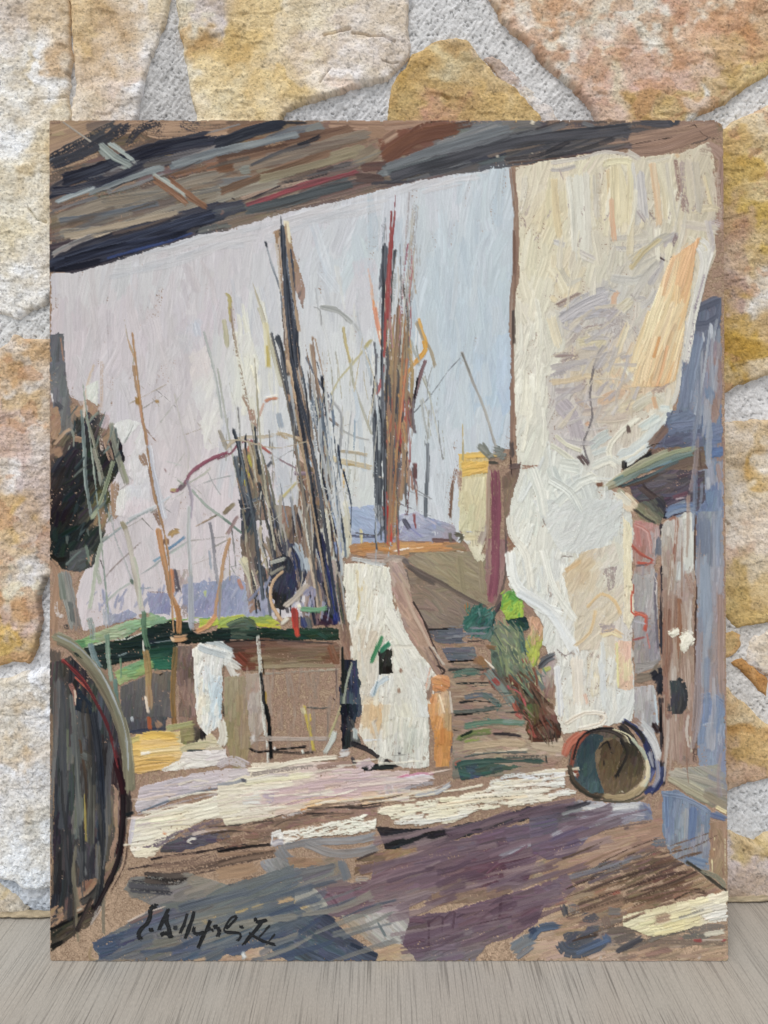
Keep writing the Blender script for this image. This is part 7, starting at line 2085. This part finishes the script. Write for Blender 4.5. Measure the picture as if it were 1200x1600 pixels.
ST = [
 ('pale cream stone with white lime patches left of the painting', [(-230, -260), (60, -240), (104, -40), (108, 20), (119, 90), (114, 150), (119, 260), (110, 420), (84, 462), (72, 478), (52, 488), (30, 501), (-20, 490), (-240, 470)],
  [(20, 30, 'bcaa98'), (80, 20, 'bfa684'), (10, 60, 'cfc9c4'), (60, 85, 'd8d5cf'), (90, 90, 'b89a78'), (30, 110, 'cfcac0'), (50, 110, 'c0b092'), (75, 120, 'dad8d4'), (10, 160, 'd6d2c8'), (60, 165, 'c9bca6'), (95, 170, 'c8b99c'), (15, 230, 'd8d8d6'), (50, 240, 'c8b794'), (65, 260, 'c2ac84'), (20, 300, 'cfc8b4'), (60, 320, 'cdc4ae'), (25, 370, 'c9bd9e'), (60, 390, 'cfc8b6'), (25, 420, 'd0cabb'), (50, 450, 'd9d9d6'), (30, 480, 'dcdcda'), (70, 430, 'd6d3cc')],
  7, 100, [([(50, 330), (62, 345), (76, 350)], 1.6, 2.2), ([(60, 160), (118, 155)], 2, 1.2)], 1.1),
 ('tan stone with a pink cast and a paler right edge above the painting', [(122, -220), (250, -230), (262, -40), (270, -2), (266, 20), (262, 36), (246, 80), (232, 130), (215, 188), (205, 260), (119, 260), (115, 186), (114, 150), (119, 92), (109, 20), (104, -40)],
  [(125, 20, 'c0a276'), (160, 25, 'b99a70'), (190, 25, 'c3aa8c'), (140, 60, 'bc9c6c'), (170, 60, 'b89a76'), (220, 20, 'c8bcae'), (240, 20, 'cbb998'), (150, 90, 'bfa484'), (190, 90, 'c4ae94'), (225, 90, 'cfc8c0'), (150, 130, 'c8b29a'), (190, 130, 'cbb5a4'), (215, 140, 'd2cecb'), (150, 170, 'cbbaa2'), (190, 165, 'c9b8a8'), (210, 180, 'cdc9c8')],
  6, 130, [([(108, 20), (112, 60), (119, 90), (118, 150)], 1.6, 2.4)], .8),
 ('large cream and ochre stone with a shallow crack above the painting', [(278, -240), (640, -260), (650, -60), (638, 0), (637, 88), (632, 98), (606, 124), (560, 140), (530, 152), (500, 160), (482, 164), (462, 168), (448, 180), (440, 200), (430, 260), (312, 260), (303, 190), (296, 150), (286, 90), (276, 46), (273, 10)],
  [(290, 20, 'cfc4a8'), (320, 20, 'b9aca2'), (330, 15, 'b8aaa4'), (350, 50, 'bb9a5e'), (315, 60, 'b08a58'), (370, 70, 'be9c60'), (300, 100, 'c9bc9e'), (340, 110, 'c9ae7a'), (370, 150, 'cbb88c'), (320, 160, 'cbb996'), (420, 30, 'c6a872'), (420, 90, 'cdb27e'), (450, 60, 'cdb892'), (430, 140, 'ccae74'), (480, 100, 'cbb8a0'), (480, 40, 'cfbf9e'), (520, 30, 'c9b89a'), (530, 70, 'c5b5a6'), (560, 40, 'cbbeb0'), (600, 40, 'cbbdac'), (610, 80, 'cabdb2'), (540, 100, 'd0c6be'), (520, 120, 'cabaa8'), (580, 110, 'd3c8ba'), (490, 140, 'd3c3ac'), (540, 135, 'cbb09a'), (440, 110, 'cdb996')],
  8, 160, [([(508, 62), (525, 59), (548, 53)], 1.8, 3.4), ([(552, 60), (580, 64), (600, 62), (617, 69)], 1.4, 2.2), ([(598, 99), (610, 102), (622, 100)], 1.2, 1.6), ([(500, 136), (516, 114)], 1, 1.4)], .9),
 ('ochre brown stone rising behind the middle of the painting', [(604, 190), (603, 160), (609, 140), (622, 118), (634, 104), (640, 86), (660, 78), (690, 64), (712, 60), (735, 70), (750, 88), (772, 116), (800, 138), (822, 160), (842, 186), (850, 260), (610, 260)],
  [(640, 90, 'b5935a'), (660, 90, 'b08d54'), (700, 66, 'a98a5c'), (690, 90, 'bba474'), (720, 100, 'b2a078'), (740, 110, 'ac9468'), (640, 130, 'a88548'), (670, 130, 'b0905a'), (700, 130, 'ab8c58'), (760, 140, 'b59868'), (760, 165, 'bb9a60'), (640, 170, 'a38550'), (690, 165, 'a47c58'), (680, 180, 'a8785a'), (720, 170, 'b0905e'), (800, 165, 'b3925a'), (740, 80, 'b79c7a')],
  5, 190, [([(690, 150), (700, 158)], 2, 1.5)], .9),
 ('thin grey pink stone sliver between mortar joints', [(760, 92), (775, 88), (800, 108), (830, 138), (862, 170), (880, 200), (850, 200), (830, 172), (800, 140), (776, 116)],
  [(780, 105, 'ab978c'), (810, 130, 'a89a94'), (840, 160, 'b5aaa2'), (830, 150, 'c8c2bc')], 3, 210, [], 1.1),
 ('large white stone with rust brown stains at the top right', [(756, -8), (740, -250), (1450, -260), (1460, 60), (1240, 100), (1200, 120), (1150, 150), (1108, 178), (1086, 186), (1060, 210), (1000, 260), (950, 250), (925, 186), (914, 162), (890, 142), (862, 118), (838, 92), (820, 72), (798, 56), (780, 30)],
  [(770, 10, 'c0a488'), (800, 10, 'cdbfb0'), (790, 15, 'b98f6c'), (830, 20, 'cfc4b4'), (860, 15, 'c29a78'), (880, 12, 'cdb89e'), (910, 10, 'bd9c80'), (940, 20, 'cbc2b2'), (860, 60, 'cfc8ba'), (900, 40, 'cdc5b8'), (980, 20, 'c6beb0'), (1030, 8, 'b08068'), (1050, 20, 'b4856a'), (1000, 50, 'cfc8b8'), (1100, 10, 'cbc0ae'), (1080, 30, 'b89070'), (1150, 20, 'b98c68'), (1120, 50, 'b98866'), (1160, 50, 'b38058'), (1190, 20, 'bfa282'), (1050, 55, 'b88c6c'), (1060, 45, 'cdc2ae'), (1020, 70, 'c9bfac'), (840, 82, 'b0866c'), (862, 100, 'b08a72'), (870, 70, 'ccc2b4'), (880, 120, 'c8c0b4'), (930, 100, 'b69480'), (970, 75, 'b9947c'), (950, 100, 'c7b79e'), (990, 90, 'b8927c'), (1030, 130, 'b48c76'), (1000, 130, 'b88f7c'), (960, 140, 'c4b295'), (1050, 85, 'b88a6e'), (1060, 130, 'b8937e'), (1090, 120, 'bb9c84'), (1140, 80, 'b8946a'), (1150, 95, 'bb9658'), (1170, 100, 'c0a272'), (1130, 140, 'b5975e'), (1000, 165, 'a8844e'), (920, 150, 'b8907a'), (940, 170, 'ba9c88'), (1060, 170, 'b0925c'), (1080, 175, 'ccc8be'), (1120, 160, 'b89c74'), (1180, 115, 'b89a60')],
  8, 230, [], 1.),
 ('long ochre brown stone right of the painting', [(1100, 200), (1134, 204), (1160, 182), (1205, 164), (1300, 150), (1480, 140), (1500, 560), (1240, 570), (1200, 584), (1180, 590), (1158, 600), (1142, 610), (1130, 618), (1100, 640), (1080, 400)],
  [(1160, 200, 'c2ab84'), (1140, 220, 'b7965e'), (1190, 190, 'c6b494'), (1160, 250, 'a8843e'), (1190, 240, 'bba070'), (1150, 280, 'ab8a48'), (1190, 300, 'b39a68'), (1185, 340, 'a8873e'), (1150, 340, 'a88762'), (1140, 370, 'a07c62'), (1150, 400, 'a88a6c'), (1180, 400, 'b69a6a'), (1140, 450, 'a28374'), (1160, 440, 'bda890'), (1190, 460, 'c9c2b8'), (1150, 490, 'a38044'), (1180, 500, 'b09162'), (1140, 540, 'a0782e'), (1170, 540, 'a58038'), (1150, 580, 'a27c34'), (1190, 580, 'bfa884'), (1135, 600, 'b39664')],
  8, 260, [], 1.1),
 ('pale beige stone with a thin ochre vein right of the painting', [(1100, 662), (1130, 660), (1190, 656), (1260, 650), (1480, 640), (1490, 960), (1250, 966), (1200, 974), (1150, 984), (1140, 976), (1131, 966), (1100, 960)],
  [(1150, 670, 'bfac94'), (1180, 680, 'b79a70'), (1172, 720, 'aa8448'), (1150, 720, 'b9a488'), (1140, 760, 'b7a68e'), (1195, 700, 'cbbfae'), (1160, 790, 'c2b4a2'), (1190, 780, 'c8b494'), (1180, 760, 'b08a50'), (1140, 830, 'cbbcaa'), (1150, 860, 'b89880'), (1190, 850, 'c6b39c'), (1150, 900, 'b0935c'), (1180, 890, 'bba889'), (1150, 940, 'ae9054'), (1190, 940, 'b79a68'), (1170, 965, 'b59456')],
  6, 290, [([(1130, 812), (1137, 820), (1132, 835)], 2, 2.5), ([(1133, 972), (1142, 984), (1160, 985), (1200, 978)], 2, 2.5)], .8),
 ('small white stone at the right edge', [(1164, 1014), (1176, 996), (1200, 986), (1300, 970), (1320, 1060), (1240, 1062), (1200, 1058), (1180, 1044), (1160, 1034)],
  [(1180, 1010, 'c4b49e'), (1195, 1000, 'd0c6b8'), (1190, 1040, 'c4b09c'), (1175, 1030, 'c2b8b0')], 5, 300, [], .9),
 ('small orange brown stone under the crack', [(1120, 992), (1145, 988), (1158, 996), (1156, 1012), (1146, 1024), (1134, 1030), (1110, 1024)],
  [(1140, 1000, 'b5935c'), (1150, 1010, 'b98d58')], 4, 310, [], .9),
 ('rusty orange stone wedge', [(1144, 1034), (1160, 1026), (1176, 1046), (1196, 1060), (1200, 1090), (1192, 1084), (1180, 1072), (1160, 1056)],
  [(1155, 1040, 'ad7a44'), (1180, 1060, 'b4824e'), (1195, 1075, 'a87440')], 5, 320, [], .9),
 ('ochre stone with diagonal grain right of the painting', [(1090, 1060), (1134, 1074), (1150, 1090), (1176, 1106), (1200, 1132), (1290, 1180), (1300, 1210), (1200, 1216), (1172, 1222), (1150, 1232), (1138, 1238), (1100, 1240)],
  [(1140, 1085, 'bc9c70'), (1150, 1110, 'c0a880'), (1180, 1130, 'bda070'), (1145, 1140, 'a97c44'), (1175, 1160, 'b08a54'), (1160, 1180, 'ac8850'), (1195, 1190, 'b5935c'), (1145, 1200, 'a8866c'), (1170, 1205, 'b08e72'), (1140, 1225, 'b09680')],
  7, 330, [], 1.),
 ('dusty pink beige stone standing on the floor at the right', [(1100, 1310), (1136, 1300), (1152, 1306), (1176, 1312), (1200, 1296), (1330, 1280), (1360, 1414), (1200, 1410), (1100, 1424)],
  [(1150, 1310, 'b39a70'), (1180, 1320, 'b29762'), (1150, 1345, 'bba8a0'), (1190, 1350, 'b9aca8'), (1150, 1380, 'b3a096'), (1190, 1390, 'ad9a8c'), (1145, 1400, 'a08a78')],
  6, 350, [], 1.),
 ('big mottled pink and ochre stone left of the painting', [(-240, 530), (-20, 548), (0, 544), (24, 526), (50, 530), (78, 532), (120, 540), (120, 900), (77, 904), (68, 928), (66, 950), (70, 972), (62, 996), (56, 1020), (44, 1036), (20, 1032), (-20, 1040), (-240, 1040)],
  [(20, 550, 'b8a99a'), (65, 550, 'b8956c'), (45, 560, 'bba994'), (20, 590, 'b89268'), (10, 620, 'bb9c80'), (50, 610, 'c9c2bb'), (50, 600, 'b6a087'), (50, 640, 'bda078'), (20, 670, 'b99c8e'), (60, 680, 'c2b5ac'), (30, 700, 'b79e94'), (60, 740, 'bfb0aa'), (30, 740, 'cdc6c0'), (10, 790, 'bd9f78'), (60, 770, 'b9a9a6'), (20, 800, 'ba955a'), (50, 820, 'b8a08c'), (65, 830, 'b4a09a'), (30, 860, 'c0a888'), (60, 880, 'bdb8b4'), (10, 880, 'b99a80'), (40, 910, 'c3ba9f'), (15, 930, 'b88c62'), (50, 940, 'c2b0a4'), (40, 970, 'b89a8a'), (10, 990, 'bb9248'), (30, 1010, 'bba07c'), (15, 1025, 'b08f4c'), (40, 1025, 'b5945e')],
  8, 380, [], 1.2),
 ('big chalky white stone at the lower left', [(-240, 1072), (-40, 1066), (10, 1060), (30, 1052), (50, 1046), (78, 1044), (120, 1050), (120, 1380), (78, 1386), (60, 1390), (40, 1386), (24, 1376), (0, 1368), (-60, 1350), (-240, 1340)],
  [(20, 1070, 'c6bfb0'), (60, 1060, 'cdcfd3'), (30, 1090, 'c9c6be'), (60, 1110, 'cfd1d4'), (35, 1105, 'b9aa94'), (20, 1140, 'c9c6be'), (60, 1150, 'd0d2d6'), (45, 1165, 'c0a886'), (45, 1175, 'bfab93'), (10, 1165, 'c2b39c'), (20, 1200, 'cfd0d2'), (60, 1200, 'c6c8cb'), (50, 1250, 'c4bfb4'), (20, 1260, 'cbcdcf'), (60, 1290, 'ced2d2'), (20, 1310, 'd0d3d4'), (50, 1340, 'd2d6d8'), (60, 1370, 'cdd4da')],
  9, 410, [], 1.3),
 ('low tan stone at the left foot of the wall', [(-200, 1368), (-40, 1374), (0, 1384), (20, 1396), (38, 1412), (52, 1422), (30, 1426), (-200, 1430)],
  [(0, 1400, 'b8a88c'), (10, 1395, 'bca67c'), (20, 1415, 'b3a795'), (40, 1420, 'aca290')], 5, 440, [], 1.),
]
for lab, poly, ctrl, hg, seed, crk, rgh in ST:
    stone('stone', lab, poly, ctrl, hg, seed, 1.25, 7., rgh, crk, .06, wall, m_stone)
# stones outside the picture, coarser
OUT = [[(1520, -240), (1900, -260), (1920, 300), (1530, 320)], [(1530, 360), (1900, 340), (1910, 900), (1520, 880)], [(1340, 1000), (1880, 940), (1900, 1400), (1400, 1410)],
       [(-620, -240), (-270, -250), (-280, 300), (-640, 280)], [(-640, 330), (-280, 340), (-290, 900), (-620, 880)], [(-620, 930), (-290, 940), (-280, 1400), (-600, 1410)],
       [(-200, -620), (300, -640), (260, -290), (-210, -300)], [(350, -640), (900, -620), (760, -300), (330, -290)], [(800, -300), (960, -620), (1480, -600), (1440, -300)]]
for i, poly in enumerate(OUT):
    cx, cy = np.mean([p[0] for p in poly]), np.mean([p[1] for p in poly])
    stone('stone', None, poly, [(cx-90, cy, 'c2b08e'), (cx+90, cy+60, 'b89870'), (cx, cy-120, 'cdc6b6')], 7, 500+i*9, 5., 9., .8, (), .05, wall, m_stone)
# bead of grout where wall and floor meet
def bead():
    n = 260; m_ = 9
    xs = np.linspace(-700, 1900, n*3); out = []; col = []
    f0 = on_plane(xs, 1430+(xs/1200)*-26, np.zeros(3), FLOORN)
    f0 = wl+np.outer((f0-wl)@WX, WX)
    for j in range(m_):
        a = math.pi/2*j/(m_-1)
        r = (3.4+2.2*(fbm(xs/40, xs*0+j*.05, 3, 71)-.5)+1.2*(fbm(xs/7, xs*0+j*.4, 2, 72)-.5))*MM
        p = f0+np.outer(r*math.cos(a)*1.1+.002, np.array([WN[0], WN[1], 0]))
        p[:, 2] = r*math.sin(a)*1.0+.0011+(fbm(xs/30, xs*0, 3, 77)-.5)*.0016
        if j == 0: p = p-np.array([WN[0], WN[1], 0])*.004
        out.append(p); g = fbm(xs/9, xs*0+j*.6, 3, 73)
        col.append(hexc('a3967f')[None]*(1+(g-.5)[:, None]*.4))
    o = grid_mesh('grout_bead', np.array(out), np.array(col), None, None, m_mortar); under(o, wall)
    me = o.data
    if me.polygons[10].normal.z < 0 and me.polygons[10].normal.y > 0: me.flip_normals()
bead()

# ---------------------------------------------------------------- the painting
pt_ = empty('painting', tuple((bl+br)/2), 'unframed oil painting of a farmyard with bare trees and steps, leaning on stones', 'painting')
bpy.context.view_layer.update()
def on_board(X, Y, h): return on_plane(X, Y, bl, PN)+np.asarray(h)[..., None]*PN
# hardboard panel: rounded corners, worn edge
def board():
    def outline():
        cs = [((77, 188), 4, 0), ((1130, 190), 11, 1), ((1138, 1502), 6, 2), ((78, 1502), 4, 3)]
        pts = []
        C_ = [np.array(c[0], float) for c in cs]
        for i, (c, r, _) in enumerate(cs):
            c = np.array(c, float); a = C_[i-1]-c; b = C_[(i+1) % 4]-c; a /= np.linalg.norm(a); b /= np.linalg.norm(b)
            arc = []
            for k in range(7):
                t = k/6; arc.append(c+a*r*(1-t)**2+b*r*t**2)
            pts += arc
            nx = C_[(i+1) % 4]; r2 = cs[(i+1) % 4][1]; st = arc[-1]; en = nx-b*r2; L = np.linalg.norm(en-st); n_ = int(L/9)
            for k in range(1, n_):
                q = st+(en-st)*k/n_; nn = np.array([b[1], -b[0]]); q = q+nn*(float(fbm(q[0]/7, q[1]/7, 2, 80))-.5)*1.1
                pts.append(q)
        return np.array(pts)
    O = outline(); n = len(O); V = []
    for inset, h in ((1.0, 0.), (0., -.0006), (0., -.0024), (.8, -.003)):
        c = O.mean(0); q = c+(O-c)*(1-inset/600)
        V.append(on_board(q[:, 0], q[:, 1], np.full(n, h)))
    V = np.vstack(V); F = [list(range(n))[::-1], [3*n+i for i in range(n)]]
    for k in range(3):
        for i in range(n): F.append([k*n+i, k*n+(i+1) % n, (k+1)*n+(i+1) % n, (k+1)*n+i])
    me = bpy.data.meshes.new('board'); me.from_pydata([tuple(v) for v in V], [], F); me.update()
    import bmesh
    b_ = bmesh.new(); b_.from_mesh(me); bmesh.ops.recalc_face_normals(b_, faces=b_.faces[:]); b_.to_mesh(me); b_.free()
    m = bpy.data.materials.new('hardboard'); m.use_nodes = True; nn = m.node_tree; b = nn.nodes['Principled BSDF']
    tc = nn.nodes.new('ShaderNodeTexCoord'); a = nn.nodes.new('ShaderNodeTexNoise'); a.inputs['Scale'].default_value = 1100; a.inputs['Detail'].default_value = 3
    nn.links.new(tc.outputs['Object'], a.inputs['Vector'])
    cr = nn.nodes.new('ShaderNodeValToRGB'); cr.color_ramp.elements[0].position = .3; cr.color_ramp.elements[1].position = .7
    cr.color_ramp.elements[0].color = (*lin(hexc('8a735f')), 1); cr.color_ramp.elements[1].color = (*lin(hexc('bba48e')), 1)
    nn.links.new(a.outputs[0], cr.inputs[0]); nn.links.new(cr.outputs[0], b.inputs['Base Color']); b.inputs['Roughness'].default_value = .85; b.inputs['Specular IOR Level'].default_value = .15
    bp = nn.nodes.new('ShaderNodeBump'); bp.inputs['Distance'].default_value = .0003; nn.links.new(a.outputs[0], bp.inputs['Height']); nn.links.new(bp.outputs[0], b.inputs['Normal'])
    me.materials.append(m)
    o = bpy.data.objects.new('board', me); S.collection.objects.link(o); under(o, pt_)
board()
cv = Canvas(77.5, 188.5, 1137.5, 1501.5, .8)
board_base(cv); base_C = cv.C.copy()
run_table(cv, PAINT)
ZS = .00034
def paint():
    # the painted sheet narrows with the board towards the top
    t = (cv.Y-188)/1314; xl = 77+t*1.0+.4; xr = 1130+t*8-.4
    X = np.clip(cv.X, xl, xr)
    Z = cv.Z.copy(); A = cv.A
    h = .00006+ZS*.35+Z*ZS*np.clip(A*1.3+.15, 0, 1)
    h = np.maximum(h, .00004)
    C = tone(cv.C)
    C = C-.030*np.clip(1-C.max(-1, keepdims=True)/.42, 0, 1)*2.2*np.clip(C.max(-1, keepdims=True)/.14, 0, 1)
    # keep everything except the truly bare board and the board's rounded corners
    k = A > .10
    k = k | (fbm(cv.X/5, cv.Y/5, 2, 90) > .52)          # primer film left on most of the bare parts
    ed = np.minimum(np.minimum(X-xl, xr-X), np.minimum(cv.Y-188.5, 1501.5-cv.Y))
    k &= ed > (fbm(cv.X/6, cv.Y/6, 3, 91)-.56)*26        # paint worn off along the edges
    for cx, cy, r in ((1130, 190, 11), (1138, 1502, 6), (77, 188, 4), (78, 1502, 4)):
        k &= (np.abs(X-cx)+np.abs(cv.Y-cy)) > r*.9
    keep = k[:-1, :-1] | k[1:, 1:] | k[1:, :-1] | k[:-1, 1:]
    keep &= (cv.X[:-1, 1:] > xl[:-1, 1:]) & (cv.X[:-1, :-1] < xr[:-1, :-1])
    kk = (np.abs(cv.X-1130)+np.abs(cv.Y-190) > 11)[:-1, :-1]; keep &= kk
    m = mat_tint('oil_paint', .5, .09, 1., (1900, .00022), (2600, .07))
    o = grid_mesh('paint_layer', on_board(X, cv.Y, h), C, keep, None, m); under(o, pt_)
    o['label'] = 'thick brushed oil paint in cream, grey blue, violet and brown'
    return h
hgt_ = paint()
def signature():
    sg = Canvas(205, 1402, 445, 1495, 2.2); sg.bf = 1.
    run_table(sg, SIGN)
    ix = np.clip(((sg.X-cv.x0)*cv.R).astype(int), 0, cv.W-2); iy = np.clip(((sg.Y-cv.y0)*cv.R).astype(int), 0, cv.H-2)
    hh = np.maximum(np.maximum(hgt_[iy, ix], hgt_[iy+1, ix]), np.maximum(hgt_[iy, ix+1], hgt_[iy+1, ix+1]))+.00010+sg.Z*.00008
    k = sg.A > .45; keep = k[:-1, :-1] & k[1:, 1:] & k[1:, :-1] & k[:-1, 1:]
    m = mat_tint('signature_paint', .4, .3, .9)
    m.node_tree.nodes['Principled BSDF'].inputs['Base Color'].default_value = (.02, .025, .035, 1)
    o = grid_mesh('signature', on_board(sg.X, sg.Y, hh), tone(sg.C)*.78, keep, None, m); under(o, pt_)
    o['label'] = "artist's signature in loose dark blue brush letters at the lower left"
signature()
